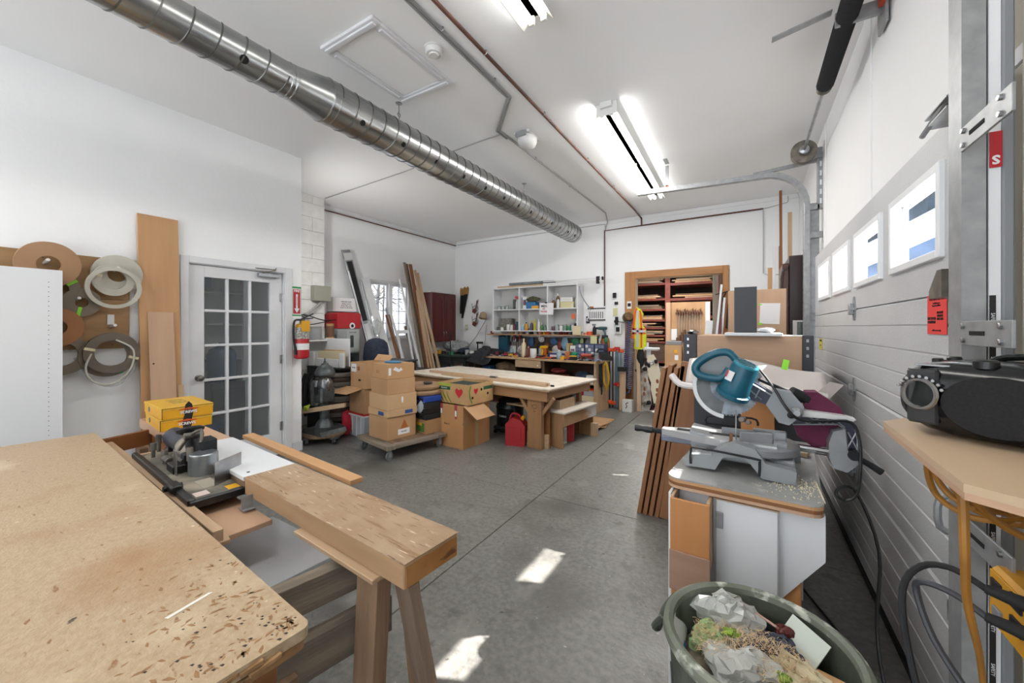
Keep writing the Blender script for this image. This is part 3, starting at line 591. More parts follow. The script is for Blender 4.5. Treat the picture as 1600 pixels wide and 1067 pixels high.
roll('taupe edging roll with masking tape bands, front of the lowest bunch', .985, 1.2, .158, .1, .022, RD, -4.22, 0, 3, [(165, MASK), (-20, MASK)])
roll('darker edging roll behind the taupe one in the lowest bunch', .97, 1.175, .16, .11, .022, RG, -4.27, 0, 3, [(-60, GTAPE)])
mono('edging_loop', 'thin white edging strip hanging in a loose loop', 'strip', M().tube([(-4.2, 1.0, 1.30), (-4.2, 1.10, 1.22), (-4.2, 1.08, 1.06), (-4.2, .97, .96), (-4.21, .87, 1.0), (-4.21, .84, 1.1), (-4.21, .87, 1.2)], .007, 6, 4), RW)
mono('edging_loop', 'pale plastic edging strip arching low on the wall', 'strip', M().tube([(-4.3, .8, 1.17), (-4.28, .9, .98), (-4.27, 1.02, .94), (-4.28, 1.12, 1.05), (-4.3, 1.13, 1.15)], .008, 6, 4), clear('clear_plastic', 'd7dbdc', .55, .3))
def yboard(name, label, y0, y1, z0, z1, xb, xt, th, mt, **k): return board(name, label, (xb, (y0 + y1) / 2, z0), (xt, (y0 + y1) / 2, z1), y1 - y0, th, mt, (0, 1, 0), **k)
yboard('wide_board', 'tall wide beech board leaning on the wall beside the glazed door', 1.155, 1.425, 0, 2.345, -4.2, -4.33, .02, BEECH['z'])
b = yboard('short_board', 'shorter maple board standing against the tall beech board', 1.205, 1.375, .0, 1.527, -4.12, -4.272, .018, MAPLE['z'])
ob('hole', M().cyl((-.06, -.0095, 1.1), (-.06, -.0082, 1.1), .007, n=10), BLACKHOLE, b)
yboard('narrow_board', 'narrow pale board standing behind the short maple board', 1.385, 1.42, 0, .9, -4.13, -4.19, .02, PINE['z'])
# fire sign and extinguisher
t = thing('fire_sign', 'red and white fire extinguisher arrow sign edged with green tape', 'sign', (-4.348, 2.505, 1.69))
ob('tape_edge', M().bx(0, .001, -.07, .05, -.165, .165, 0), GTAPE, t); ob('plate', M().bx(.001, .003, -.05, .045, -.15, .145, 0), PAPER, t)
ob('red_field', M().bx(.003, .004, -.043, .038, -.14, .135, 0), RED, t)
text('FIRE', .036, PAPER, t, (.0045, -.002, .115), (90, 0, 90), bold=.001)
ob('arrow', M().prism([(-.012, .08), (-.012, -.08), (-.032, -.08), (-.002, -.13), (.028, -.08), (.008, -.08), (.008, .08)], .0042, .0052, 'yz'), PAPER, t)
text('EXTINGUISHER', .014, RED, t, (.0056, -.002, .0), (0, 90, 0))
t = thing('fire_extinguisher', 'red fire extinguisher with a yellow tag hanging at the wall corner', 'fire extinguisher', (-4.25, 2.50, 1.05))
ob('cylinder', M().lathe([(.06, 0), (.075, .012), (.078, .03), (.078, .3), (.06, .345), (.028, .37), (.024, .39), (0, .39)], 28), RED, t)
ob('label_band', M().lathe([(.079, .1), (.079, .17)], 28), PAPER, t)
ob('instruction_wrap', M().lathe([(.0795, .22), (.0795, .31), (.066, .345)], 28), mat('printed_wrap', 'c9c7bf', .6, 0, '6a6a64', 60), t)
ob('yellow_tag', M().bx(.078, .083, -.045, .05, .3, .42, .004).lathe([(.0, .4), (.055, .38), (.06, .34), (.03, .3)], 16), YEL, t)
ob('valve', M().cyl((0, 0, .38), (0, 0, .44), .02).bx(-.02, .05, -.015, .015, .42, .44, .003), DIRTYM, t)
ob('handle', M().box((.03, .05, .47), (.02, .15, .012), (25, 0, 0), .003).box((.03, .05, .445), (.02, .13, .012), (5, 0, 0), .003), BLK, t)
ob('hose', M().tube([(.02, -.02, .43), (.03, -.09, .42), (.03, -.105, .33), (.03, -.1, .2), (.03, -.085, .12)], .011, 8, 4), BLK, t)
ob('nozzle', M().cyl((.03, -.088, .14), (.03, -.08, .05), .013, .017), BLK, t)
ob('wall_bracket', M().bx(-.1, -.06, -.03, .03, .0, .36, .002), STEEL, t)
# yellow boxes on the beam
t0 = None
for k, (dz, lab, rz) in enumerate(((.0, 'lower yellow screw box of the two on the wooden beam', 0), (.067, 'upper yellow screw box of the two on the wooden beam', 2))):
    t = thing('screw_box', lab, 'box', (-3.04, 1.005, .8015 + dz), -7 + rz, 'yellow screw boxes')
    ob('carton', M().box((0, 0, .032), (.40, .24, .064), None, .002), YEL, t)
    ob('lid_flap', M().bx(-.201, .202, -.1215, .1215, .048, .0655, .001), mat('yellow_print', 'dcae3c', .5, 0, 'd2a02a', 30), t)
    ob('emblem', M().lathe([(.062, 0), (.062, .0012)], 8, (.2015, .0, .030), (1, 0, 0), .36, 1), INK, t)
    ob('emblem_rim', M().prism([(-.05, .048), (0, .056), (.05, .048), (.04, .044), (-.04, .044)], .2024, .2034, 'yz'), mat('orange_ink', 'c4511f', .6), t)
    text('SCREWS', .021, PAPER, t, (.2036, .0, .030), (90, 0, 90), bold=.0006)
    ob('seal', M().cyl((-.08, -.1203, .03), (-.08, -.122, .03), .016), mat('seal_blue', '5a6a80', .6), t)
    ob('top_print', M().bx(-.12, .06, -.04, .04, .0656, .0662, 0), mat('faded_print', '9c8340', .7, 0, 'd2a640', 70), t)
    ob('flap_line', M().bx(.2005, .2028, -.121, .121, .060, .0625, 0).bx(.2005, .2028, -.122, -.119, .002, .064, 0), INK, t)
# ---------------------------------------------------------------- foreground bench
bx = Vector((-.754, .465, 0)); ang = math.degrees(math.atan2(.204, -2.421)) - 180
t = thing('work_table', 'large foreground table with a battered particle board top', 'table', bx, ang)
cr = []
def rc(cx, cy, r, a0, n=5): return [(cx + r * math.cos(rad(a0 + 90 * i / n)), cy + r * math.sin(rad(a0 + 90 * i / n))) for i in range(n + 1)]
poly = rc(-.02, -.02, .02, 0)[::-1] + rc(-.03, -1.18, .03, 270, 3)[::-1] + [(-2.43, -1.21), (-2.43, 0)]
ob('top', M().prism(poly, .779, .8, 'xy'), BENCH, t)
poly2 = [(x * .994 - .004, y * .99 - .006) for x, y in poly]
ob('lower_sheet', M().prism(poly2, .757, .7785, 'xy'), marked('ragged_edge', 'a07a52', '84603f', [('4b3524', 14, .55, .1, (1, 1, 4))], .8, 20, .5, 60), t)
# chipped front corner edge
R = random.Random(4); m = M()
for k in range(60):
    y = -.03 - R.random() * 1.1; m.box((-.001 + R.uniform(-.004, .003), y, .779 + R.uniform(-.012, .012)), (R.uniform(.006, .014), R.uniform(.03, .09), R.uniform(.003, .009)), (R.uniform(-10, 10), R.uniform(-8, 8), R.uniform(-6, 6)), .001)
ob('splintered_edge', m, marked('splinter', 'b38c60', '8b6843', [('5a402a', 20, .6, .1, (1, 1, 1))], .8, 30, .4, 50), t)['kind'] = 'stuff'
ob('apron', M().bx(-.12, -.08, -1.15, -.03, .66, .757, .003), OAK['y'], t); ob('apron', M().bx(-2.4, -2.36, -1.15, -.03, .66, .757, .003), OAK['y'], t)
ob('apron', M().bx(-2.36, -.12, -.08, -.04, .66, .757, .003), OAK['x'], t); ob('apron', M().bx(-2.36, -.12, -1.15, -1.11, .66, .757, .003), OAK['x'], t)
for x in (-.17, -2.35):
    for y in (-.12, -1.1): ob('leg', M().bx(x - .045, x + .045, y - .045, y + .045, 0, .66, .004), PINE['z'], t)
WM = mat('sun_streak_white', 'e4e2dc', .8)
iv = Matrix.Rotation(rad(-ang), 4, 'Z'); ob('painted_sun_streak', M().prism([tuple((iv @ (Vector((x, y, 0)) - bx))[:2]) for x, y in [(-1.028,0.317),(-1.02,0.32),(-1.036,0.405),(-1.042,0.399)]], .8002, .8006, 'xy'), WM, t)  # sliver of sunlight on the table top, painted in as a white shape
R = random.Random(9); m = M(); DK = mat('dark_chip', '3b3129', .8)
for k in range(75):
    x, y = -.012 - abs(R.gauss(0, .16)), -.012 - abs(R.gauss(0, .15)); a = R.uniform(.002, .008); m.prism([(x, y), (x + a, y + a * .4), (x + a * .7, y + a), (x + a * .1, y + a * .7)], .8, .8005, 'xy')
ob('chips', m, DK, t)['kind'] = 'stuff'
m = M()
for k in range(170):
    x, y = -.012 - abs(R.gauss(0, .2)), -.012 - abs(R.gauss(0, .16)); a = R.uniform(.0015, .006); w_ = R.uniform(0, 3.14); m.prism([(x + a * q * math.cos(w_ + g), y + a * q * math.sin(w_ + g)) for g, q in ((0, 2.2), (1.2, .7), (2.4, 1), (3.3, 2), (4.6, .6), (5.5, .9))], .8, .8003, 'xy')
ob('rubbed_flecks', m, mat('rubbed_brown', '8a6643', .7, 0, 'a17c55', 40), t)['kind'] = 'stuff'
# long beam with the plywood ends and a white middle
bm = thing('outfeed_beam', 'long plywood box beam with a white laminate middle section', 'beam', (-.743, .701, .733), -4.7)
ob('near_box', M().bx(-.982, 0, 0, .195, 0, .0655, .003), wood('ply_edge', 'c89a6c', 'b5895c', 'x', 8), bm)
ob('near_top', M().bx(-.983, .002, -.002, .197, .0655, .067, .0005), PLY, bm)
ob('end_panel', M().bx(-.004, .0025, .006, .189, .002, .056, .001), marked('oiled_ply', 'b27f4b', '96632f', [('6b3f1d', 5, .6, .05, (1, 1, 4))], .5, 6), bm)
ob('far_box', M().bx(-2.67, -1.68, .0, .19, .01, .067, .003), MAPLE['x'], bm)
ob('white_panel', M().bx(-1.682, -.984, -.004, .194, .051, .0672, .001), WHITE, bm); ob('white_backing', M().bx(-1.68, -.984, .0, .19, .0, .051, .001), OLD['x'], bm)
ob('knot_hole', M().cyl((-1.03, .03, .067), (-1.03, .03, .0677), .006), BLKM, bm)
ob('support_strip', M().bx(-.53, -.1, -.022, .03, -.014, 0, .002), PINE['x'], bm)
ob('corner_bracket', M().bx(-.905, -.902, -.04, -.0, -.028, .02, .001).bx(-.93, -.88, -.04, -.001, -.03, -.0275, .001), GALV, bm)
board('straight_edge_board', 'narrow beech board laid behind the white section of the beam', (-2.42, 1.115, .787), (-1.33, 1.008, .787), .02, .055, BEECH['z'], (0, 0, 1), cat='board')
# sawhorse under the beam
t = thing('sawhorse', 'old rough timber sawhorse under the near end of the beam', 'sawhorse', (0, 0, 0))
def bar(par, name, a, b, w_, th, mt, side=(1, 0, 0)): return board(name, None, a, b, w_, th, mt, side, parent=par)
LW = wood('leg_wood', 'b58c68', '8f6c4e', 'z', 5, .8, .3); bar(t, 'leg', (-.99, .775, 0), (-.90, .74, .716), .05, .085, LW, (0, 1, 0)); bar(t, 'leg', (-.72, .86, 0), (-.80, .76, .716), .095, .03, wood('leg_wood_grey', '9d7f66', '7c6250', 'z', 5, .8, .3), (1, -.3, 0))
bar(t, 'leg', (-.80, .86, .0), (-.83, .80, .70), .03, .05, OLD['z'], (1, 0, 0))
bar(t, 'top_rail', (-1.08, .55, .655), (-1.0, .9, .655), .045, .09, GREYW['z'], (1, 0, 0)); bar(t, 'lower_rail', (-1.06, .50, .5), (-.98, .86, .5), .045, .11, GREYW['z'], (1, 0, 0))
bar(t, 'cross_rail', (-1.0, .78, .2), (-.9, .2, .2), .04, .09, PINE['z'], (1, 0, 0)); bar(t, 'leg', (-1.15, .42, 0), (-1.09, .52, .7), .05, .09, OLD['z'], (1, 0, 0))
bar(t, 'foot_rail', (-1.9, .62, .45), (-1.0, .56, .45), .09, .04, OLD['z'], (0, 0, 1))
t = thing('lower_frame', 'dark timber support frame between table and beam', 'frame', (0, 0, 0))
bar(t, 'rear_rail', (-3.2, .99, .72), (-3.12, .68, .72), .09, .03, OAK['z'], (0, 0, 1)); bar(t, 'side_rail', (-3.17, .93, .70), (-1.95, .84, .70), .12, .03, OAK['z'], (0, 0, 1))
bar(t, 'near_rail', (-3.15, .715, .725), (-1.46, .585, .725), .03, .04, PINE['z'], (0, 1, 0))
for x, y in ((-3.1, .85), (-2.1, .74)): bar(t, 'post', (x, y, 0), (x, y, .68), .07, .04, OLD['z'])
bar(t, 'shelf_board', (-2.9, .775, .685), (-1.5, .675, .685), .19, .018, MAPLE['z'], (0, 1, 0)); bar(t, 'shelf_block', (-1.60, .63, .70), (-1.45, .60, .70), .03, .014, PINE['z'], (0, 1, 0))
bar(t, 'white_sheet', (-1.93, .86, .50), (-1.30, .79, .56), .26, .012, mat('white_panel_glossy', 'c9ccd0', .15), (0, 1, 0))
mono('black_cable', 'dark cord drooping over the timber frame behind the table', 'cord', M().tube([(-3.23, .93, .60), (-3.2, .92, .72), (-3.14, .97, .77), (-3.05, .93, .775), (-2.95, .9, .75), (-2.8, .85, .79), (-2.62, .82, .83)], .006, 6, 4), BLK)
# edge banding machine
t = thing('edge_bander', 'dusty black edge banding machine with a mushroom knob beside the beam', 'machine', (-2.14, .755, .735), -5.3)
DUST = marked('dusty_plate', '6f6a61', '57534d', [('a09684', 6, .5, .2, (1, 1, 1)), ('2c2b2a', 25, .66, .05, (1, 1, 1))], .55, 9, .2, 60)
ob('bed', M().bx(-.47, .40, -.10, .11, .0, .02, .003), BLK, t); ob('bed_top', M().bx(-.46, .39, -.085, .10, .02, .0235, .001), DUST, t)
ob('front_rail', M().bx(-.5, .41, -.115, -.09, .004, .034, .006), BLK, t); ob('side_rail', M().bx(.395, .415, -.11, .12, -.005, .026, .004), BLK, t)
ob('bed_foot', M().bx(.25, .33, -.1, -.04, -.03, 0, .004).bx(-.4, -.33, -.1, -.04, -.03, 0, .004), STEEL, t)
ob('motor_housing', M().lathe([(.0, 0), (.035, .0), (.05, .01), (.052, .06), (.046, .07), (.044, .22), (.05, .23)], 20, (-.5, .05, .08), (1, 0, -.05)), mat('dark_blue_grey', '3c3d45', .5), t)
ob('motor_gearbox', M().lathe([(.05, 0), (.054, .02), (.05, .12), (.035, .15)], 20, (-.27, .05, .07), (1, 0, -.05)), mat('dusty_cast', '9b9385', .6, 0, '756e63', 20), t)
ob('motor_strut', M().bx(-.44, -.40, .0, .08, .02, .05, .006), BLK, t)
kn = ob('knob', M().lathe([(.0, 0), (.02, 0), (.028, .1), (.03, .115), (.052, .128), (.056, .14), (.04, .15), (0, .153)], 24, (-.10, .03, .045), (-.28, 0, 1), 1, .6), BLK, t)
ob('lever_plate', M().prism([(-.14, .06), (-.05, .04), (.0, .11), (-.04, .15), (-.12, .15)], .03, .045, 'xz'), BLK, t)
ob('press_block', M().bx(-.02, .06, .02, .08, .09, .16, .006).bx(-.04, .02, -.03, .02, .02, .10, .004), BLKM, t)
ob('linkage', M().tube([(-.1, -.02, .1), (-.03, .0, .17), (.02, .03, .2), (.05, .02, .15)], .007, 6, 2).cyl((-.03, -.02, .17), (-.03, .05, .17), .016).cyl((-.16, -.03, .06), (.0, -.03, .07), .008).cyl((-.2, -.05, .05), (-.12, -.05, .05), .016), DIRTYM, t)
ob('guide_roller', M().lathe([(.05, 0), (.052, .004), (.052, .086), (.048, .09), (.0, .09)], 24, (.09, .02, .024)), mat('brushed_drum', '9aa0a4', .3, .8), t)
ob('fence_plate', M().bx(.0, .045, -.065, -.061, .024, .13, .001), STEEL, t); ob('fence_plate', M().box((.27, .055, .072), (.14, .003, .095), (0, 0, -58), .001), STEEL, t)
ob('small_block', M().bx(-.08, .02, -.07, -.02, .024, .06, .004), BLK, t)
ob('maker_plate', M().box((.24, -.01, .0245), (.12, .055, .001), (0, 0, 0), 0), mat('worn_label', 'a59c8c', .5), t); ob('warning_sticker', M().bx(.32, .37, -.1 + .02, -.035, .0236, .0243, 0), mat('pink_paper', 'cdb9b3', .7), t)
ob('warning_sticker', M().bx(.335, .385, .02, .06, .0236, .0243, 0), YEL, t)
for x, y, h in ((-.46, -.02, .09), (-.36, -.06, .075), (-.2, -.05, .07), (.055, -.02, .12)): ob('adjuster_pin', M().cyl((x, y, .02), (x, y, .02 + h), .008).cyl((x, y, .02 + h * .5), (x, y, .02 + h), .012), DIRTYM, t)
ob('end_clamp', M().bx(.18, .26, -.13, -.09, .02, .05, .006).cyl((.2, -.14, .03), (.2, -.08, .03), .012), BLK, t)
# ---------------------------------------------------------------- generic small builders
def carton(label, loc, rz, d, mt=None, group=None, open_top=False, name='cardboard_box', tape=True, cat='box'):
    mt = mt or CARD; x, y, z = d[0] / 2, d[1] / 2, d[2]; t = thing(name, label, cat, loc, rz, group); w_ = .004
    if open_top:
        ob('body', M().bx(-x, x, -y, -y + w_, 0, z, .001).bx(-x, x, y - w_, y, 0, z, .001).bx(-x, -x + w_, -y + w_, y - w_, 0, z, .001).bx(x - w_, x, -y + w_, y - w_, 0, z, .001).bx(-x + w_, x - w_, -y + w_, y - w_, 0, w_, 0), mt, t)
    else:
        ob('body', M().bx(-x, x, -y, y, 0, z, .003), mt, t)
        ob('lid_flaps', M().bx(-x, x, -y, -.001, z, z + .002, 0).bx(-x, x, .001, y, z, z + .002, 0), mt, t)
        if tape: ob('tape', M().bx(-x - .001, x + .001, -.025, .025, z * .8, z + .003, .0004), TAPE, t)
    return t
def label_patch(par, x0, x1, y, z0, z1, mt=PAPER, txt=None, s=.02, ink=INK, face='-y'):
    if face == '-y': o = ob('paper_label', M().bx(x0, x1, y - .0015, y, z0, z1, 0), mt, par); r = (90, 0, 0); p = ((x0 + x1) / 2, y - .0022, (z0 + z1) / 2)
    elif face == '+x': o = ob('paper_label', M().bx(y, y + .0015, x0, x1, z0, z1, 0), mt, par); r = (90, 0, 90); p = (y + .0022, (x0 + x1) / 2, (z0 + z1) / 2)
    if txt: text(txt, s, ink, par, p, r)
    return o
def caster(par, x, y, z, r=.045, rz=0, mt=None):
    c = ob('caster', M().bx(x - .03, x + .03, y - .03, y + .03, z - .008, z, .001).bx(x - .018, x - .014, y - .02, y + .02, r * .8, z - .008, .001).bx(x + .014, x + .018, y - .02, y + .02, r * .8, z - .008, .001), GALV, par)
    ob('wheel', M().lathe([(r * .5, -.012), (r * .9, -.013), (r, -.008), (r, .008), (r * .9, .013), (r * .5, .012)], 20, (x, y, r), (1, .3, 0)), mt or mat('caster_rubber', '3a3a3c', .6), c)
def bottle(label, p, h, r, mt, cap=None, group=None, cat='bottle', n=16):
    t = thing('bottle', label, cat, p, 0, group)
    ob('body', M().lathe([(r * .92, 0), (r, h * .03), (r, h * .62), (r * .75, h * .74), (r * .35, h * .82), (r * .35, h * .86)], n), mt, t)
    ob('cap', M().lathe([(r * .42, h * .85), (r * .42, h * .98), (r * .36, h)], n), cap or WHITEP, t); return t
def spray(label, p, h, r, mt, trig, group=None):
    t = thing('spray_bottle', label, 'bottle', p, 20, group)
    ob('body', M().lathe([(r * .9, 0), (r, h * .04), (r, h * .5), (r * .5, h * .72), (r * .4, h * .78)], 16), mt, t)
    ob('trigger', M().bx(-r * 1.3, r * .7, -r * .35, r * .35, h * .85, h, .004).cyl((0, 0, h * .76), (0, 0, h * .88), r * .45).bx(-r * .9, -r * .6, -r * .2, r * .2, h * .62, h * .86, .002), trig, t); return t
def jar(label, p, h, r, mt, lid, group=None, name='jar', cat='jar'):
    t = thing(name, label, cat, p, 0, group)
    ob('body', M().lathe([(r * .93, 0), (r, h * .04), (r, h * .8), (r * .9, h * .86)], 18), mt, t)
    ob('lid', M().lathe([(r * .95, h * .84), (r * .97, h * .99), (r * .9, h)], 18), lid, t); return t
def can(label, p, h, r, mt, group=None, band=None):
    t = thing('tin', label, 'tin', p, 0, group); ob('body', M().lathe([(r, 0), (r * 1.03, .004), (r, .008), (r, h - .008), (r * 1.03, h - .004), (r * .98, h), (r * .9, h - .004)], 18), mt, t)
    if band: ob('wrapper', M().lathe([(r * 1.01, h * .15), (r * 1.01, h * .85)], 18), band, t)
    return t
def sbox(label, p, d, mt, rz=0, group=None, name='small_box', cat='box', lid=None, lt=None):
    t = thing(name, label, cat, p, rz, group); x, y, z = d[0] / 2, d[1] / 2, d[2]
    ob('body', M().bx(-x, x, -y, y, 0, z, .003), mt, t)
    if lid: ob('lid', M().bx(-x - .002, x + .002, -y - .002, y + .002, z * .82, z + .002, .002), lid, t)
    if lt: ob('printed_panel', M().bx(-x * .7, x * .7, -y - .001, -y, z * .3, z * .75, 0), lt, t)
    return t
def drill(label, p, rz, mt, bat=None, group=None, lay=0):
    t = thing('power_drill', label, 'power tool', p, rz, group, (lay, 0, rz))
    ob('housing', M().lathe([(.0, -.08), (.026, -.075), (.03, -.04), (.03, .05), (.022, .09)], 16, (0, 0, .19), (1, 0, 0)), mt, t)
    ob('chuck', M().lathe([(.02, .09), (.02, .12), (.012, .14), (.003, .142), (.003, .19)], 14, (0, 0, .19), (1, 0, 0)), BLKM, t)
    ob('grip', M().box((-.035, 0, .115), (.034, .032, .13), (0, 12, 0), .008), mt, t); ob('trigger', M().box((-.008, 0, .15), (.018, .02, .035), None, .004), BLKM, t)
    ob('battery', M().bx(-.09, .02, -.035, .035, 0, .05, .008), bat or BLK, t); return t
def lump(m, c, d, seed=0, n=14, k=9, amp=.18):
    R = random.Random(seed); ph = [(R.uniform(1, 4), R.uniform(1, 4), R.uniform(0, 6)) for _ in range(5)]
    vs = []; fs = []
    for j in range(k + 1):
        th = math.pi * j / k
        for i in range(n):
            a = 2 * math.pi * i / n; q = 1 + amp * sum(math.sin(A * a * 1.0 // 1 * 0 + round(A) * a + B * th + P) for A, B, P in ph) / 2.2
            vs.append((c[0] + d[0] / 2 * q * math.sin(th) * math.cos(a), c[1] + d[1] / 2 * q * math.sin(th) * math.sin(a), c[2] + d[2] / 2 * math.cos(th) * (q * .4 + .6)))
    for j in range(k):
        for i in range(n): i2 = (i + 1) % n; fs.append((j * n + i, (j + 1) * n + i, (j + 1) * n + i2, j * n + i2))
    return m.add(vs, fs, True)
def lumpy(name, label, cat, p, d, mt, seed=0, amp=.18, group=None, rot=None):
    cr = any(q in name + label for q in ('plastic_bag', 'wrap', 'paper', 'black_bag', 'crumpled', 'packet')); m = lump(M(), (0, 0, d[2] / 2), d, seed, 26 if cr else 14, 16 if cr else 9, amp)
    if cr:   # crumpled film or paper: creased facets
        R = random.Random(seed + 50); m.v = [tuple(c + R.uniform(-.055, .055) * min(d[i], .25) * (0 if i == 2 and v[2] < .01 else 1) for i, c in enumerate(v)) for v in m.v]; m.s = [False] * len(m.s)
    return mono(name, label, cat, m, mt, p, rot, group)
# ---------------------------------------------------------------- alcove by the pilaster
t = thing('electrical_box', 'grey green metal electrical box high on the block pilaster', 'electrical box', (-5.43, 3.35, 1.78))
GG = mat('grey_green_enamel', '8f9084', .5); ob('body', M().bx(0, .1, -.02, .235, 0, .225, .004), GG, t); ob('cover', M().bx(.1, .104, -.018, .233, .002, .223, .002), GG, t)
mono('conduit', 'grey conduit slanting down from the electrical box', 'conduit', M().tube([(-5.38, 3.45, 1.79), (-5.38, 3.42, 1.72), (-5.36, 3.16, 1.52), (-5.36, 3.1, 1.3), (-5.36, 3.1, .9)], .017, 8, 2), GRP)
mono('cable', 'black cable swinging from the conduit to the red topped unit', 'cable', M().tube([(-5.33, 3.0, 1.56), (-5.33, 3.2, 1.57), (-5.3, 3.45, 1.5), (-5.4, 3.75, 1.52)], .008, 6, 4).tube([(-5.32, 3.1, 1.42), (-5.32, 3.3, 1.44), (-5.35, 3.6, 1.5)], .007, 6, 4), BLK)
t = thing('notice_box', 'white metal box with a printed notice above the red topped unit', 'control box', (-5.68, 3.85, 1.645))
ob('body', M().bx(.0, .16, -.1, .36, 0, .225, .004), WHITEP, t); label_patch(t, -.06, .33, .1605, .01, .215, PAPER, 'IMPORTANT\nsafety notice\nkeep this area\nclear at all times', .034, face='+x')
t = thing('dust_extractor', 'grey wall mounted dust extractor with a red rounded top', 'machine', (-5.46, 3.92, 0))
ob('hood', M().prism([(-.23, 1.38), (-.23, 1.58), (-.19, 1.625), (.19, 1.625), (.23, 1.58), (.23, 1.38)], -.22, .16, 'yz') and M().prism([(-.22, 1.38), (-.22, 1.6), (-.19, 1.625), (.17, 1.625), (.2, 1.6), (.2, 1.38)], -.2, .12, 'yz'), RED, t)
ob('body', M().bx(-.2, .11, -.215, .195, .98, 1.38, .01), mat('grey_enamel', '9fa3a1', .45), t); ob('front_panel', M().bx(.11, .125, -.06, .16, 1.0, 1.36, .006), mat('pale_enamel', 'b3b7b5', .4), t)
ob('gauge_window', M().bx(.125, .13, -.0, .06, 1.08, 1.27, .003), mat('dark_glass', '44504e', .2), t); ob('logo_arch', M().lathe([(.05, 0), (.05, .004)], 20, (.12, .04, 1.42), (1, 0, 0)), PAPER, t); ob('emblem', M().lathe([(.025, 0), (.025, .003)], 16, (.124, .04, 1.42), (1, 0, 0)), INK, t)
text('DUST UNIT', .026, INK, t, (.1255, .05, 1.315), (90, 0, 90)); ob('base_skirt', M().bx(-.19, .10, -.2, .19, .78, .98, .008), mat('dark_enamel', '3e4144', .6), t)
ob('hose', M().cyl((.14, -.03, .6), (.14, -.03, .95), .055).cyl((.14, -.03, .2), (.14, -.03, .62), .06), BLKM, t); ob('pedestal', M().bx(-.18, .05, -.15, .15, 0, .78, .006), DGREY, t)
t = thing('folder_pile', 'pile of white sheets and tan folders standing on end beside the domed machine', 'papers', (-4.95, 3.28, .0))
ob('stand', M().bx(-.32, .07, -.1, .25, .0, .84, .005), BLKM, t); ob('shelf', M().bx(-.33, .42, -.1, .25, .84, .86, .003), BLKM, t)
for x0, x1, y, z1, mt_ in ((-.3, .30, .12, 1.24, WHITE), (-.16, .30, .04, 1.09, PINE['x']), (-.22, .36, -.0, 1.07, mat('cream_card', 'd6c9a8', .8)), (-.2, .3, -.05, .97, WHITE), (-.36, -.24, -.05, 1.05, PAPER), (.31, .4, -.04, 1.05, WHITE)):
    ob('sheet', M().bx(x0, x1, y, y + .02, .861, z1, .002), mt_, t)
t = thing('wall_shelf', 'small white wall shelf on the block pilaster beside the fire extinguisher', 'shelf', (-5.43, 3.2, 1.2)); ob('board', M().bx(0, .3, -.5, .45, 0, .02, .003), WHITEP, t); ob('support', M().bx(0, .2, -.2, -.18, -.15, 0, .002), WHITEP, t)
jar('grey plastic tub on the small wall shelf', (-5.25, 3.28, 1.22), .19, .09, mat('grey_bucket', '8d8f90', .6), mat('grey_bucket', '8d8f90', .6), name='tub', cat='tub')
can('tan tin with a dark band on the small wall shelf', (-5.25, 3.52, 1.22), .23, .055, mat('tan_tin', 'b08a58', .6), band=mat('brown_band', '6b4a33', .6))
mono('spring_rack', 'column of black wire clips hanging beside the grey tub', 'rack', M().tube([(-5.2, 3.08 + .018 * math.cos(k * .8), 1.58 - k * .0065) for k in range(60)], .007, 5, 1), BLK)
# domed machine on its round dolly
t = thing('equipment_dolly', 'round grey dolly with casters under the domed machine', 'dolly', (-4.44, 2.90, 0)); t.scale = (.88, .88, 1)
ob('deck', M().lathe([(.27, .09), (.28, .095), (.28, .115), (.27, .12)], 28), OLD['x'], t)
for x, y in ((-.03, -.25), (.24, -.02), (-.05, .24), (-.25, .02)):
    ob('pad', M().lathe([(.07, .075), (.08, .08), (.07, .092)], 14, (x, y, 0)), DGREY, t); caster(t, x, y, .08, .034)
t = thing('domed_machine', 'grey cast iron floor machine with a domed cap and spindle', 'machine', (-4.44, 2.90, .12)); t.scale = (.86, .86, 1)
IR = mat('cast_iron_grey', '62686a', .4, .5, '4d5254', 14); IR2 = mat('polished_iron', '8e9092', .3, .8, '5c5e60', 20)
ob('foot', M().prism([(-.23, 0), (.23, 0), (.2, .045), (.1, .07), (-.1, .07), (-.2, .045)], -.2, .2, 'xz').lathe([(.13, .06), (.1, .12), (.07, .16)], 20), IR, t)
ob('column', M().cyl((0, 0, .14), (0, 0, .42), .065), IR, t)
ob('gear_box', M().bx(-.11, .11, -.12, .10, .36, .55, .02), IR, t); ob('motor_barrel', M().lathe([(.08, .3), (.11, .33), (.115, .6), (.1, .63)], 24, (-.12, -.02, 0)), IR2, t)
ob('head_casting', M().lathe([(.09, .5), (.11, .55), (.1, .62), (.06, .66), (.05, .70)], 24, (.02, 0, 0)), IR2, t)
ob('shield_badge', M().prism([(-.03, .56), (.03, .56), (.03, .50), (0, .455), (-.03, .50)], -.132, -.12, 'xz'), INK, t)
ob('dome_cap', M().lathe([(.12, .685), (.135, .70), (.132, .735), (.1, .79), (.05, .82), (.045, .835), (.02, .84), (.018, .86), (.008, .865), (.008, .90), (0, .90)], 32, (.01, 0, 0)), IR, t)
ob('cap_underside', M().lathe([(.03, .66), (.06, .68), (.12, .686)], 28, (.01, 0, 0)), IR2, t)
ob('cross_handle', M().cyl((-.2, -.05, .64), (.1, -.03, .66), .02).cyl((.08, 0, .6), (.16, -.05, .62), .014), DIRTYM, t)
ob('dials', M().cyl((.02, -.13, .3), (.02, -.11, .3), .03), STEEL, t)
t = thing('cable_bundle', 'black cable bundle hanging over the domed machine', 'cable', (-4.62, 2.80, .55))
R = random.Random(2)
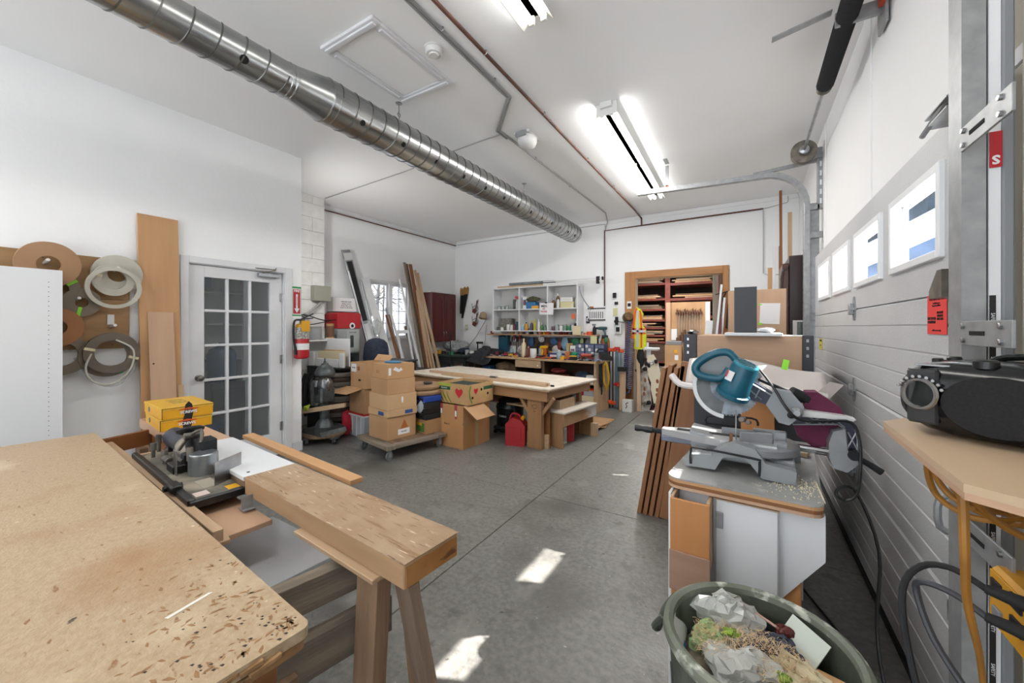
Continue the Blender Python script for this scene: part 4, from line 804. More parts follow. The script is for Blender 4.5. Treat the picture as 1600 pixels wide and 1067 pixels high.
for k in range(9):
    a = R.uniform(-.06, .06); b = R.uniform(-.05, .05); L = R.uniform(.25, .45); ob('strand', M().tube([(a, b, .28), (a * 1.6 - .02, b - .03, .1), (a * 1.3 - .04, b - .02, -L + .25), (a * .4 - .03, b, -L + .15), (a - .08, b, -L + .3), (a - .05, b, .2)], .011, 6, 4), BLKM, t)
mono('work_light', 'small lamp with a yellow green rim hanging from the cable bundle', 'lamp', M().lathe([(0, -.01), (.03, -.008), (.034, .01), (.02, .04), (.012, .07)], 16, (0, 0, 0), (-.3, .8, .4)), mat('lime_rim', 'a9bf3a', .4), (-4.50, 2.70, .43))
board('batten', 'rough pine batten lying across the arm of the domed machine', (-4.60, 2.70, .38), (-3.98, 2.86, .50), .05, .03, PINE['z'], (0, 0, 1))
# hoop stack
t = thing('hoop_dolly', 'low wheeled board under the stack of round hoops', 'dolly', (-4.68, 3.27, 0)); ob('deck', M().bx(-.17, .2, -.17, .2, .09, .115, .004), OLD['x'], t)
for x in (-.13, .15):
    for y in (-.13, .15): caster(t, x, y, .09, .035)
HM = [mat('hoop_%d' % i if False else 'hoop_mat' + 'abcdefg'[i], c, .5, .2 if i < 3 else 0, c2, 14) for i, (c, c2) in enumerate((('8e8a86', '6e6a66'), ('b2aea8', '96928c'), ('5a4a44', '473a35'), ('2d2a2a', '3b3636'), ('a58a72', '8d735d'), ('76706b', '5d5853'), ('402a24', '33211c')))]
words = ['pale grey round hoop, topmost of the hoop stack', 'dark brown round hoop, second from the top of the stack', 'grey round hoop, third from the top of the stack', 'off white round hoop, fourth from the top of the stack', 'black round hoop under the off white one', 'pale grey round hoop in the middle of the stack', 'tan round hoop below the middle of the stack', 'dark brown hoop under the tan one', 'grey hoop third from the bottom of the stack', 'black hoop second from the bottom of the stack', 'brown hoop at the bottom of the stack']
z = .115
for k, (i, h, r) in enumerate([(6, .06, .235), (3, .06, .24), (5, .06, .24), (2, .06, .25), (4, .07, .245), (1, .075, .25), (3, .055, .24), (1, .065, .245), (0, .06, .24), (2, .06, .235), (0, .055, .23)]):
    r *= .84
    mono('hoop', words[10 - k], 'hoop', M().lathe([(r - .03, .002), (r - .005, 0), (r, h * .3), (r - .004, h * .8), (r - .03, h - .004), (r - .05, h - .006), (r - .06, h * .5), (r - .05, .004), (r - .03, .002)], 28), HM[i], (-4.68 + (k % 3 - 1) * .008, 3.27 + (k % 2) * .01, z), None, 'round hoops stacked behind the cartons'); z += h + .001
# open carton over brown box over white bin
t = thing('storage_bin', 'translucent white storage bin with a red lid under the brown carton', 'bin', (-4.22, 3.36, 0), -8)
ob('tub', M().prism([(-.16, .01), (.16, .01), (.19, .29), (-.19, .29)], -.15, .15, 'xz'), mat('milky_plastic', 'b3bac2', .3), t); ob('rim', M().bx(-.2, .2, -.17, .17, .275, .295, .006), WHITEP, t); ob('lid', M().bx(-.2, .2, -.17, .17, .296, .315, .006), RED, t)
for x in (-.1, 0, .1): ob('rib', M().bx(x - .006, x + .006, -.156, -.148, .03, .27, .002), WHITEP, t)
lumpy('bag', 'bright red cloth bag beside the white storage bin', 'bag', (-4.44, 3.22, 0), (.14, .16, .32), mat('red_cloth', 'b8253a', .8), 3)
carton('plain brown carton between the white bin and the open carton', (-4.22, 3.36, .316), -8, (.36, .3, .31), CARD2)
t = carton('open carton with a shipping label and one long flap hanging', (-4.20, 3.38, .63), -8, (.38, .32, .32), CARD, open_top=True)
ob('flap', M().box((-.06, -.285, -.02), (.36, .27, .004), (9, 0, 8), 0), CARD, t); ob('flap', M().box((0, .2, .36), (.36, .1, .004), (50, 0, 0), 0), CARD, t)
label_patch(t, -.17, -.05, -.16, .2, .3, PAPER, 'FRAGILE', .022); ob('hand_hole', M().lathe([(.03, 0), (.03, .003)], 16, (.03, -.16, .1), (0, -1, 0), 1, .4), BLACKHOLE, t); label_patch(t, -.02, .03, -.16, .22, .27, mat('brown_print', '8c5a3a', .8))
mono('cloth_cover', 'dark navy cloth cover humped over something by the leaning trim', 'cloth', M().lathe([(.19, 0), (.2, .05), (.19, .2), (.17, .28), (.12, .33), (.05, .355), (0, .36)], 24, (0, 0, 0), None, 1, .95), NAVY, (-4.95, 4.1, .872))
t = thing('side_table', 'dark low table under the navy cloth cover', 'table', (-4.95, 4.1, 0)); ob('top', M().bx(-.25, .3, -.35, .6, .84, .87, .004), DGREY, t)
for x in (-.22, .26):
    for y in (-.3, .55): ob('leg', M().bx(x - .02, x + .02, y - .02, y + .02, 0, .84, .002), BLKM, t)
# carton tower on wheeled dolly
t = thing('wheeled_dolly', 'grey timber dolly on casters under the tower of cartons', 'dolly', (-3.42, 3.20, 0), -12)
ob('deck_board', M().bx(-.34, .34, -.38, -.27, .12, .165, .006), GREYW['x'], t); ob('deck_board', M().bx(-.34, .34, .27, .38, .12, .165, .006), GREYW['x'], t)
ob('side_beam', M().bx(-.34, -.25, -.27, .27, .125, .165, .006), GREYW['y'], t); ob('side_beam', M().bx(.25, .34, -.27, .27, .125, .165, .006), GREYW['y'], t); ob('deck', M().bx(-.25, .25, -.27, .27, .15, .165, 0), OLD['x'], t)
for x in (-.28, .28):
    for y in (-.32, .32): caster(t, x, y, .12, .048, mt=mat('grey_rubber', '6b6e70', .5))
B0 = Vector((-3.475, 3.115)); gr = 'cartons stacked on the wheeled dolly'
z = .166
spec = [(.37, .37, .25, CARD, 'bottom carton of the dolly tower, with a torn shipping label', 1), (.40, .385, .075, mat('card_lid', 'c8a47c', .8), 'shallow carton lid with blue logos in the tower', 2), (.385, .375, .165, mat('card_lid', 'c8a47c', .8), 'carton with a hand hole, third up in the tower', 3), (.35, .35, .165, CARD, 'plain carton fourth up in the tower', 4), (.33, .34, .16, mat('card_warm', 'c0966c', .8), 'top carton of the dolly tower with tape scraps', 5)]
for k, (a, b, h, mt_, lab, q) in enumerate(spec):
    t = carton(lab, (B0.x + (k - 2) * .004, B0.y, z), -9 - k, (a, b, h), mt_, gr, tape=False); x, y = a / 2, b / 2
    if q == 1: label_patch(t, -.05, .1, x, .04, .1, PAPER, 'FRAGILE', .02, face='+x'); ob('torn_paper', M().prism([(-.02, .1), (.03, .2), (.05, .17), (.08, .11)], x, x + .0015, 'yz'), mat('torn_card', 'b0652f', .8), t)
    if q == 2: label_patch(t, .03, .13, x, .015, .055, BLUEINK, face='+x'); label_patch(t, .02, .13, -y, .015, .055, BLUEINK)
    if q == 3: ob('hand_hole', M().lathe([(.035, 0), (.035, .003)], 16, (x, .0, .1), (1, 0, 0), .35, 1), PAPER, t)
    if q == 4: pass
    if q == 5:
        text('O I', .05, mat('brown_print', '8c5a3a', .8), t, (-.04, -y - .001, .07), (90, 0, 0)); ob('scrap', M().prism([(-.1, .10), (-.07, .13), (-.02, .1), (-.0, .12), (.02, .09), (-.03, .07)], x, x + .0015, 'yz'), PAPER, t)
        label_patch(t, -.15, -.12, x, .04, .12, PAPER, face='+x')
    z += h + .0025
mono('lid_plate', 'blue and white plastic lid on the top carton', 'lid', M().lathe([(.1, 0), (.105, .008), (.1, .016), (.08, .012)], 24, (0, 0, 0), None, 1.1, .7), mat('blue_white_lid', '3d7fa8', .4), (-3.46, 3.10, z + .003))
# things behind the tower on the same dolly
t = carton('fruit carton with green print low on the dolly', (-3.36, 3.47, .166), -12, (.46, .22, .16), mat('fruit_tray', 'a9825a', .8), open_top=True); label_patch(t, .05, .2, -.11, .02, .12, mat('leaf_green', '4c7a33', .7)); label_patch(t, .05, .15, -.1125, .09, .12, YEL)
for k, (c, lab) in enumerate(((BLKM, 'black folded crate, lowest of the crates on the dolly'), (BLK, 'black folded crate, second of the crates on the dolly'), (BLKM, 'black folded crate right under the blue one' if False else 'black folded crate touching the blue one'), (BLUE, 'bright blue folded crate on the black crates'))):
    t = sbox(lab, (-3.36, 3.47, .33 + k * .067), (.44, .24, .062), c, -12, 'folded crates on the dolly', name='folded_crate', cat='crate')
    for i in range(5): ob('slot', M().bx(-.19 + i * .08, -.13 + i * .08, -.1215, -.119, .015, .045, 0), BLACKHOLE, t)
lumpy('plastic_bag', 'crumpled clear plastic bag over the black crates', 'bag', (-3.24, 3.33, .40), (.12, .05, .15), mat('milky_plastic', 'b3bac2', .3), 5, .3)
for k in range(2): mono('stool_disc', ['tan round stool seat, lower of two on the crates', 'tan round stool seat, upper of two on the crates'][k], 'seat', M().lathe([(.0, 0), (.22, .0), (.235, .02), (.235, .035), (.22, .052), (0, .056)], 28), mat('tan_seat', 'a98a6a', .7, 0, '957556', 8), (-3.38 - k * .02, 3.50, .60 + k * .06), None, 'round seats on the crates')
mono('pad', 'dark grey round cap on the upper stool seat', 'pad', M().lathe([(.05, 0), (.055, .01), (.05, .02), (0, .022)], 20), DGREY, (-3.30, 3.5, .72))
# big carton with banana box on top
t = carton('big carton with red torn tape and an open side flap, on the floor', (-2.985, 3.76, 0), -4, (.47, .48, .50), mat('card_big', 'c49362', .8, 0, 'b98858', 2.5), open_top=True)
for x, s in ((-.19, .9), (-.13, 1), (.1, 1.3)): ob('red_tape', M().prism([(x, .5), (x + .045, .5), (x + .04, .5 - .12 * s), (x + .01, .5 - .13 * s)], -.2415, -.24, 'xz'), mat('torn_red_tape', 'a8434a', .6), t); label_patch(t, x + .01, x + .035, -.2417, .42 - .04 * s, .46 - .02 * s, PAPER)
text('Box 6', .035, INK, t, (-.02, -.2412, .27), (90, 0, 0)); ob('flap', M().box((.335, -.07, .432), (.005, .33, .24), (0, 123, 0), 0), CARD, t); ob('tape', M().bx(.2352, .2362, -.03, .03, 0, .3, 0), TAPE, t)
ob('flap', M().box((.24, -.2, .3), (.004, .1, .06), (30, 0, 0), 0), CARD, t)
t = carton('fruit box printed with bananas and a red heart, on the big carton', (-2.955, 3.79, .5015), -4, (.50, .45, .235), mat('fruit_box', 'c4a070', .8, 0, 'b99466', 5), open_top=True)
BG = mat('banana_green', '557a2c', .7); BY = mat('banana_yellow', 'd3b03a', .7); HR = mat('heart_red', 'c0282c', .7)
for i in range(5):
    p = [(-.24 + i * .03, .17 - i * .012)]; arc = []
    for k in range(8): a = k / 7; arc.append((-.235 + i * .034 + a * a * .10, .16 - i * .006 - a * .15))
    w_ = .016; po = arc + [(x + w_ * math.sin((1 - abs(2 * j / 7 - 1)) * 1.5), z + .004) for j, (x, z) in reversed(list(enumerate(arc)))]
    ob('banana_print', M().prism(po, -.2262, -.2252, 'xz'), BY if i % 2 else BG, t)
ob('green_band', M().bx(-.245, -.04, -.2268, -.2258, .155, .195, 0), mat('dark_green_print', '2c5a3a', .7), t); ob('top_print', M().bx(-.245, -.02, -.226, -.225, .2, .232, 0), mat('lime_print', '9fae3e', .7), t)
heart = [(.0, -.055), (-.055, .0), (-.06, .03), (-.035, .05), (0, .03), (.035, .05), (.06, .03), (.055, 0)]
ob('heart_print', M().prism([(x + .10, z * 1.1 + .13) for x, z in heart], -.2265, -.2255, 'xz'), HR, t)
text('FRESH FRUIT', .018, PAPER, t, (-.14, -.2275, .175), (90, 0, 0))
ob('heart_print', M().prism([(y * .6 - .10, z * .7 + .15) for y, z in heart], .2502, .2512, 'yz'), HR, t); ob('green_band', M().bx(.2502, .2512, .04, .21, .15, .19, 0), mat('dark_green_print', '2c5a3a', .7), t)
for y, z in ((-.16, .08), (.0, .16), (.12, .1)): ob('vent_hole', M().lathe([(.016, 0), (.016, .002)], 12, (.25, y, z), (1, 0, 0)), BLACKHOLE, t)
ob('melon_arc', M().prism([(-.2, .22), (-.18, .22), (-.205, .15), (-.19, .08), (-.16, .02), (-.18, .02), (-.215, .09), (-.222, .16)], .2502, .2512, 'yz'), BG, t)
ob('liner', M().bx(-.24, .24, -.215, .215, .19, .2, .002), mat('dark_green_cloth', '2f3b33', .9), t)
# under the assembly table
t = thing('shop_vacuum', 'black shop vacuum under the long low assembly table', 'vacuum', (-2.72, 4.45, 0))
ob('drum', M().lathe([(.16, .06), (.18, .1), (.18, .32), (.19, .34), (.17, .42), (.1, .48), (0, .5)], 24), BLK, t); ob('base', M().lathe([(.2, .04), (.21, .06), (.18, .08)], 20), BLKM, t)
ob('hose', M().tube([(.1, -.12, .4), (.2, -.2, .3), (.12, -.22, .12), (-.1, -.22, .1)], .024, 8, 4), BLKM, t); text('TURBO', .035, PAPER, t, (0, -.185, .24), (90, 0, 0))
for x, y in ((-.14, -.14), (.14, -.14), (.14, .14), (-.14, .14)): ob('foot_wheel', M().cyl((x - .012, y, .028), (x + .012, y, .028), .028), BLK, t)
t = thing('fuel_can', 'red plastic fuel can on the floor against the table leg', 'fuel can', (-2.36, 4.02, 0), 14)
ob('body', M().prism([(-.11, 0), (.11, 0), (.12, .04), (.12, .24), (.06, .31), (-.04, .33), (-.12, .25), (-.12, .04)], -.085, .085, 'xz'), mat('fuel_red', 'a51c22', .45), t)
ob('rib', M().bx(-.07, .07, -.09, -.085, .06, .22, .01), mat('fuel_red', 'a51c22', .45), t); ob('spout', M().cyl((.05, 0, .28), (.09, 0, .345), .022), YEL, t); ob('handle', M().tube([(-.1, 0, .25), (-.06, 0, .36), (.03, 0, .35), (.05, 0, .29)], .012, 6, 4), mat('fuel_red', 'a51c22', .45), t)
# assembly table
tb = thing('assembly_table', 'long low assembly table with a pale plywood top and timber braces', 'table', (-1.86, 3.86, 0), -8.5)
TP = marked('pale_ply_top', 'e8dfd2', 'ddd0be', [('b8a188', 5, .62, .1, (.4, 2, 1)), ('8d6c4d', 30, .7, .04, (1, 1, 1))], .6, 8)
ob('top', M().bx(-2.68, 0, 0, 1.12, .70, .72, .003), TP, tb); ob('lower_sheet', M().bx(-2.66, -.01, .012, 1.11, .682, .6995, .002), PINE['x'], tb)
ob('front_apron', M().bx(-2.6, -.06, .05, .09, .56, .682, .003), OAK['x'] if False else wood('fir', 'b98554', 'a87443', 'x', 6), tb); FIR = wood('fir', 'b98554', 'a87443', 'z', 6); FIRy = wood('fir', 'b98554', 'a87443', 'y', 6)
ob('back_apron', M().bx(-2.6, -.06, 1.0, 1.04, .56, .682, .003), FIRy, tb); ob('end_apron', M().bx(-.1, -.06, .09, 1.0, .58, .682, .003), FIRy, tb); ob('end_apron', M().bx(-2.6, -.56 - 2, .09, 1.0, .58, .682, .003), FIRy, tb)
for x in (-.26, -2.5):
    for y in (.10, .96): ob('leg', M().bx(x - .1, x + .1, y - .02, y + .04, 0, .575, .003), FIR, tb)
    ob('knee_brace', M().box((x + .17, .11, .5), (.04, .03, .26), (0, 38, 0), .002).box((x - .17, .11, .5), (.04, .03, .26), (0, -38, 0), .002), FIR, tb)
    ob('knee_brace', M().box((x + .06, .85, .48), (.03, .04, .3), (32, 0, 0), .002), FIR, tb)
ob('scrawl', M().tube([(-.30, .0795, .5), (-.28, .0795, .47), (-.24, .0795, .46), (-.22, .0795, .49), (-.25, .0795, .51), (-.29, .0795, .49)], .002, 4, 3).tube([(-.27, .0795, .45), (-.26, .0795, .42), (-.24, .0795, .44)], .002, 4, 3), INK, tb)
ob('foot_block', M().bx(-.42, -.12, .145, .185, 0, .16, .003), PINE['x'], tb)
ob('support_panel', M().bx(-.42, -.12, .19, .205, 0, .45, .003), OAK['z'], tb); ob('shelf', M().bx(-1.9, -.5, .3, .95, .40, .42, .003), PINE['x'], tb)
F = lambda x, y, z: tuple(Matrix.Rotation(rad(-8.5), 4, 'Z') @ Vector((x, y, 0)) + Vector((-1.86, 3.86, z)))
board('plank', 'long narrow plank lying along the near edge of the assembly table', F(-1.9, .1, .739), F(-.12, .12, .739), .035, .036, PINE['z'], (0, 0, 1))
board('plank', 'second narrow plank behind the first on the assembly table', F(-2.28, .19, .739), F(-.12, .18, .739), .035, .036, MAPLE['z'], (0, 0, 1))
sbox('small steel plane lying on the planks of the assembly table', F(-.93, .12, .758), (.10, .04, .022), STEEL, -8, name='block_plane', cat='tool')
sbox('black clip at the corner end of the planks', F(-.07, .17, .7205), (.045, .02, .02), BLKM, -8, name='clip', cat='clip')
# low bench under the table end
t = thing('low_bench', 'low plywood bench with a paint smeared apron beside the table leg', 'bench', (-2.03, 4.02, 0), -8.5)
ob('seat', M().bx(-.03, .30, .1, 1.1, .40, .425, .004) and M().bx(-.22, .24, .12, .9, .40, .425, .006), mat('white_top', 'cfc6bb', .6), t)
ob('side_apron', M().bx(.205, .225, .12, .9, .26, .4, .003), marked('smeared_apron', 'a5805c', '97714e', [('c3bfba', 3, .5, .08, (1, .5, 1))], .7, 6), t)
ob('end_panel', M().bx(-.2, .2, .14, .16, 0, .4, .003), FIR, t); ob('end_panel', M().bx(-.2, .2, .85, .87, 0, .4, .003), FIR, t)
ob('foot', M().bx(.18, .26, .83, .89, 0, .17, .003), PINE['z'], t)
t = carton('shallow wooden tray box on the low bench', (-2.02, 4.42, .4265), -8, (.3, .34, .11), PINE['x'], open_top=True, name='wooden_tray', cat='tray')
lumpy('plastic_bag', 'clear plastic bag with blue tint on the low bench', 'bag', (-2.0, 4.68, .427), (.2, .14, .16), mat('bluish_plastic', '7d8894', .3), 6, .2)
can('red and white tin standing on the floor under the low bench', (-1.93, 4.35, .0), .2, .065, WHITEP, band=mat('tin_white', 'b9b6b0', .6))
can('red tin behind the white tin under the low bench', (-1.90, 4.5, .0), .24, .07, RED)
t = thing('cardboard_sheets', 'flattened cardboard sheets on the floor beside the low bench', 'cardboard', (-2.0, 5.55, 0), -6)
R = random.Random(5)
for k in range(6): ob('sheet', M().box((R.uniform(-.05, .05), -k * .06, .006 + k * .009), (.55, .6 - k * .03, .006), (0, 0, R.uniform(-14, 14)), 0), CARD, t)
# ---------------------------------------------------------------- west wall: leaning lengths, window sill, cherry cabinet
def lean(name, label, y0, z0, x0, y1, z1, x1, wd, th, mt, cat='board', group=None, side=(0, 1, 0), ex=None):
    return board(name, label, (x0, y0, z0), (x1, y1, z1), wd, th, mt, side, cat, group, ex=ex)
t = lean('sliding_rail', 'tall black and silver machine rail leaning on the wall, the highest piece there', 4.62, 0, -5.28, 4.04, 2.66, -5.62, .15, .03, STEEL)
ob('black_strip', M().bx(-.045, .05, -.02, -.0155, 1.55, 2.55, .001), BLKM, t); ob('end_cap', M().bx(-.07, .07, -.022, -.0155, 2.57, 2.69, .004), WHITEP, t); ob('white_strip', M().bx(-.075, -.05, -.019, -.0155, .5, 2.4, .001), WHITE, t); ob('paper_label', M().bx(-.04, .05, -.018, -.0155, .8, 1.5, 0), PAPER, t)
lean('trim_length', 'white trim length leaning behind the black and silver rail', 4.72, 0, -5.2, 4.22, 2.25, -5.6, .10, .02, TRIM)
lean('trim_length', 'chrome edged strip leaning over the white trim', 4.60, 0, -5.18, 4.28, 2.2, -5.56, .02, .02, CHROME)
lean('trim_length', 'wide white trim board leaning against the window frame', 4.88, 0, -5.15, 4.38, 2.24, -5.58, .15, .02, TRIM)
lumpy('plastic_wrap', 'scrap of clear plastic wrap hanging off the chrome strip', 'wrap', (-5.35, 4.45, 1.28), (.05, .16, .25), clear('clear_plastic', 'd7dbdc', .55, .3), 4, .3)
SILL = [('short tan offcut with bite marks leaning at the window', 4.66, 4.58, 1.45, .12, CARD), ('brown board leaning at the window beside the tan offcut', 4.95, 4.80, 1.62, .09, OAK['z']), ('thin white strip leaning at the window', 5.05, 4.84, 1.75, .045, TRIM), ('narrow grey strip leaning at the window', 5.0, 4.76, 1.74, .02, STEEL), ('grey weathered strip leaning at the window beside the lumber', 5.45, 5.22, 1.42, .06, GREYW['z'])]
for lab, ya, yb, z1, w_, m_ in SILL: lean('offcut', lab, max(ya, 4.79) if ya < 5.2 else ya, .665 if ya < 5.2 else 0, -5.3 if ya < 5.2 else -5.2, yb, z1, -5.5, w_, .018, m_, group='offcuts at the window')
t = thing('open_frame', 'small white open frame leaning below the window', 'frame', (-5.25, 5.08, .664), 0, None, (0, -14, 0))
for a in ((-.15, -.11, 0, .70), (.11, .15, 0, .70), (-.11, .11, .64, .70), (-.11, .11, 0, .06)): ob('rail', M().bx(-.01, .01, *a, .002), TRIM, t)
t = thing('frame_stand', 'dark chest under the window with lumber ends resting on it', 'chest', (-5.2, 5.1, 0)); ob('body', M().bx(-.3, .25, -.37, .17, .02, .62, .006), mat('dark_brown_case', '352b28', .5), t); ob('lid', M().bx(-.31, .26, -.38, .18, .622, .66, .006), mat('dark_brown_case', '352b28', .5), t)
LUM = [('grey weathered plank, first of the tall lumber bunch', 5.38, 5.25, 2.62, .05, 'g', -5.55), ('dark brown plank in the tall lumber bunch', 5.46, 5.30, 2.60, .05, 'w', -5.55), ('orange brown plank, highest of the warm ones in the lumber bunch', 5.52, 5.37, 2.60, .07, 'o', -5.52), ('pale plank leaning second from the cherry cabinet', 5.70, 5.47, 2.50, .05, 'p', -5.5),
       ('tan plank in the middle of the lumber bunch', 5.62, 5.42, 2.2, .055, 'm', -5.45), ('thin tan strip in front of the lumber bunch', 5.5, 5.40, 2.1, .03, 'm', -5.38), ('pale plank nearest to the cherry cabinet', 5.86, 5.52, 2.45, .055, 'p', -5.48), ('white edged plank beside the window frame', 5.36, 5.18, 2.3, .035, 't', -5.6)]
MM = {'g': GREYW['z'], 'w': WALN['z'], 'o': OAK['z'], 'p': PINE['z'], 'm': MAPLE['z'], 't': TRIM}
for lab, ya, yb, z1, w_, m_, xt in LUM: lean('lumber_plank', lab, ya, 0, -5.05, yb, z1, xt, w_, .028, MM[m_], 'plank', 'tall lumber bunch')
t = thing('wall_cabinet', 'dark cherry wall cabinet with two arched doors', 'cabinet', (-5.69, 5.82, 1.10))
ob('carcass', M().bx(.002, .29, 0, .74, 0, 1.0, .003), CHERRY, t); ob('top_rail', M().bx(.002, .3, -.01, .75, 1.0, 1.015, .003), WHITEP, t)
for k in range(2):
    y0 = .005 + k * .37; d = ob('door', M().bx(.29, .305, y0, y0 + .36, .01, .99, .003), CHERRY, t)
    y1 = y0 + .36; s = .06
    m = M().bx(.305, .313, y0, y0 + s, .01, .99, .002).bx(.305, .313, y1 - s, y1, .01, .99, .002).bx(.305, .313, y0 + s, y1 - s, .01, .08, .002)
    arch = [(y0 + s, .99), (y0 + s, .84)] + [(y0 + s + (.36 - 2 * s) * i / 10, .84 + .07 * math.sin(math.pi * i / 10)) for i in range(1, 10)] + [(y1 - s, .84), (y1 - s, .99)]
    m.prism(arch, .305, .313, 'yz'); ob('door_frame', m, CHERRY, d); ob('raised_panel', M().bx(.305, .310, y0 + s + .02, y1 - s - .02, .1, .82, .005), CHERRY, d)
    yy = y1 - .03 if k == 0 else y0 + .03; ob('pull', M().tube([(.313, yy, .12), (.335, yy, .13), (.335, yy, .19), (.313, yy, .2)], .005, 6, 3), CHROME, d)
# side bench along the west wall corner
t = thing('side_bench', 'dark topped bench in the corner under the cherry cabinet', 'bench', (0, 0, 0))
ob('top', M().bx(-5.65, -4.64, 5.95, 6.88, .81, .85, .003), mat('dark_green_top', '34403c', .5, 0, '2a3432', 6), t); ob('rail', M().bx(-5.6, -4.7, 5.98, 6.0, .7, .81, .002), BLKM, t)
for x in (-5.55, -4.72):
    for y in (6.03, 6.8): ob('leg', M().bx(x - .03, x + .03, y - .03, y + .03, 0, .81, .003), BLKM, t)
ob('lower_shelf', M().bx(-5.6, -4.7, 6.1, 6.85, .25, .27, .002), BLKM, t)
sbox('pinkish grey box on the front edge under the corner bench top', (-4.95, 6.25, .62) if False else (-4.95, 6.3, .27), (.28, .3, .42), mat('pinkish_box', 'a8958c', .7))
lumpy('plastic_bag', 'big clear crumpled plastic bag on the corner bench', 'bag', (-5.25, 6.45, .85), (.55, .45, .26), mat('clear_bag', 'a9abad', .25, 0, '7f8184', 14), 11, .22)
lumpy('cloth', 'dark blue cloth bundle beside the plastic bag on the corner bench', 'cloth', (-4.98, 6.35, .85), (.22, .25, .13), NAVY, 12, .2)
mono('bench_vise', 'black clamp head standing at the rear of the corner bench', 'clamp', M().bx(-.08, .08, -.02, .02, .2, .24, .004).cyl((-.05, 0, 0), (-.05, 0, .22), .014).bx(-.07, .0, -.03, .03, 0, .05, .004), BLKM, (-4.85, 6.7, .85))
for k, (lab, x, y, c, h) in enumerate((('yellow and black tin on the corner bench beside the lumber', -5.45, 6.12, YEL, .08), ('black tin near the front of the corner bench', -5.3, 6.08, BLK, .06), ('small clear jar on the corner bench beside the jacket', -4.83, 6.25, mat('pale_jar', 'a6aab0', .3), .09), ('small pale jar next to the clear jar on the corner bench', -4.74, 6.28, WHITEP, .07), ('green tin in front of the plastic bag', -5.12, 6.1, GREEN, .05))): can(lab, (x, y, .85), h, .045, c)
t = thing('stand_pole', 'black vertical pole standing in front of the cherry cabinet', 'pole', (-5.0, 5.93, 0)); ob('pole', M().cyl((0, 0, .02), (0, 0, 1.3), .012), BLKM, t); ob('base', M().lathe([(.12, 0), (.12, .015), (.02, .03)], 20), BLKM, t)
# ---------------------------------------------------------------- back wall, hanging tools
SAWH = mat('saw_handle', 'a5793c', .5)
for lab, x, dx, z0, z1 in (('black sheathed handsaw with a tan handle, the longer of the two on the wall', -5.36, -.10, 1.60, 2.30), ('black sheathed handsaw with a tan handle, the shorter of the two on the wall', -5.46, -.04, 1.70, 2.28)):
    t = thing('handsaw', lab, 'saw', (x, 6.885, 0), 0, 'hanging handsaws')
    ob('blade', M().prism([(dx - .02, z0), (dx + .02, z0), (.06, z1 - .16), (-.045, z1 - .16)], -.012, .008, 'xz'), BLK, t)
    ob('handle', M().prism([(-.05, z1 - .17), (.06, z1 - .17), (.075, z1 - .04), (.055, z1), (.03, z1 - .03), (.0, z1 - .03), (-.03, z1 + .0), (-.05, z1 - .05)], -.018, .012, 'xz'), SAWH, t)
for lab, z in (('upper wire wall hook holding small pliers', 1.80), ('lower wire wall hook holding small pliers', 1.52)):
    t = thing('tool_hook', lab, 'tool hook', (-5.1, 6.88, z), 0, 'wire hooks with pliers')
    ob('wire', M().ring((0, 0, 0), .07, .006, (.2, -1, .3), 16, 4).tube([(.08, 0, .2), (.06, -.02, .08), (.0, -.03, -.02)], .008, 5, 2).tube([(-.09, 0, .12), (-.05, -.03, .02)], .005, 4, 1), DIRTYM, t)
    ob('pliers', M().box((.05, -.02, .08), (.022, .02, .2), (0, 8, 0), .004).box((.0, -.03, -.05), (.09, .03, .09), (0, 30, 0), .01), mat('dark_red_grip', '6d3a34', .5), t)
sbox('cream wall switch plate below the hanging pliers', (-5.36, 6.905, 1.33), (.075, .012, .12), mat('cream_plate', 'c9c3a0', .5), name='switch_plate', cat='switch', lt=WHITEP)
mono('notice_sheet', 'pale sheet with a blue green round picture on the back wall', 'notice', M().bx(-.14, .13, 0, .002, -.16, .16, 0), PAPER, (-4.92, 6.9, 1.43)); 
t = thing('desk_lamp', 'angled desk lamp with a tan shade at the corner of the cubby shelf', 'lamp', (-4.72, 6.72, .85))
ob('shade', M().lathe([(.04, 0), (.07, .03), (.085, .14), (.08, .14), (.065, .03)], 20, (.0, -.05, .86), (0, -.3, -1)), mat('tan_shade', '9a8468', .6), t); ob('arm', M().tube([(.02, 0, .7), (-.22, -.02, .35), (-.42, -.05, .12)], .007, 6, 1).tube([(.03, 0, .6), (0, 0, .3), (-.05, 0, .05)], .006, 6, 1), STEEL, t); ob('base', M().lathe([(.07, 0), (.07, .02), (.01, .03)], 20, (-.05, 0, 0)), BLKM, t)
# cubby shelf
cx0, cx1, cz0, cz1, cy0, cy1 = -4.46, -2.62, 1.315, 2.19, 6.62, 6.915
t = thing('cubby_shelf', 'white wall shelf unit with six open compartments', 'shelf', (0, 0, 0))
ob('back_panel', M().bx(cx0, cx1, cy1 - .008, cy1, cz0, cz1, 0), mat('cubby_back', 'c8c8c6', .6), t)
for x in (cx0, -3.855, -3.235, cx1 - .022): ob('upright', M().bx(x, x + .022, cy0, cy1 - .008, cz0, cz1, .001), WHITE, t)
zsh = (cz0, 1.735, cz1 - .022)
for z in zsh:
    for a, b in ((cx0 + .022, -3.855), (-3.833, -3.235), (-3.213, cx1 - .022)): ob('shelf', M().bx(a, b, cy0 + .002, cy1 - .008, z, z + .02, .001), WHITE, t)
for x in (cx0, cx1 - .01): ob('side_bracket', M().bx(x - .005, x + .015, cy0 - .01, cy0, cz0 - .03, cz1 + .01, .001), WHITE, t)
zl, zu = cz0 + .0215, 1.7565
sbox('long silver level lying on top of the cubby shelf', (-3.55, 6.80, cz1), (1.55, .06, .05), STEEL, 0, name='spirit_level', cat='level'); sbox('white window trim lying on top of the cubby shelf', (-3.7, 6.72, cz1), (1.4, .04, .04), PINE['x'], 0, name='trim_length', cat='board')
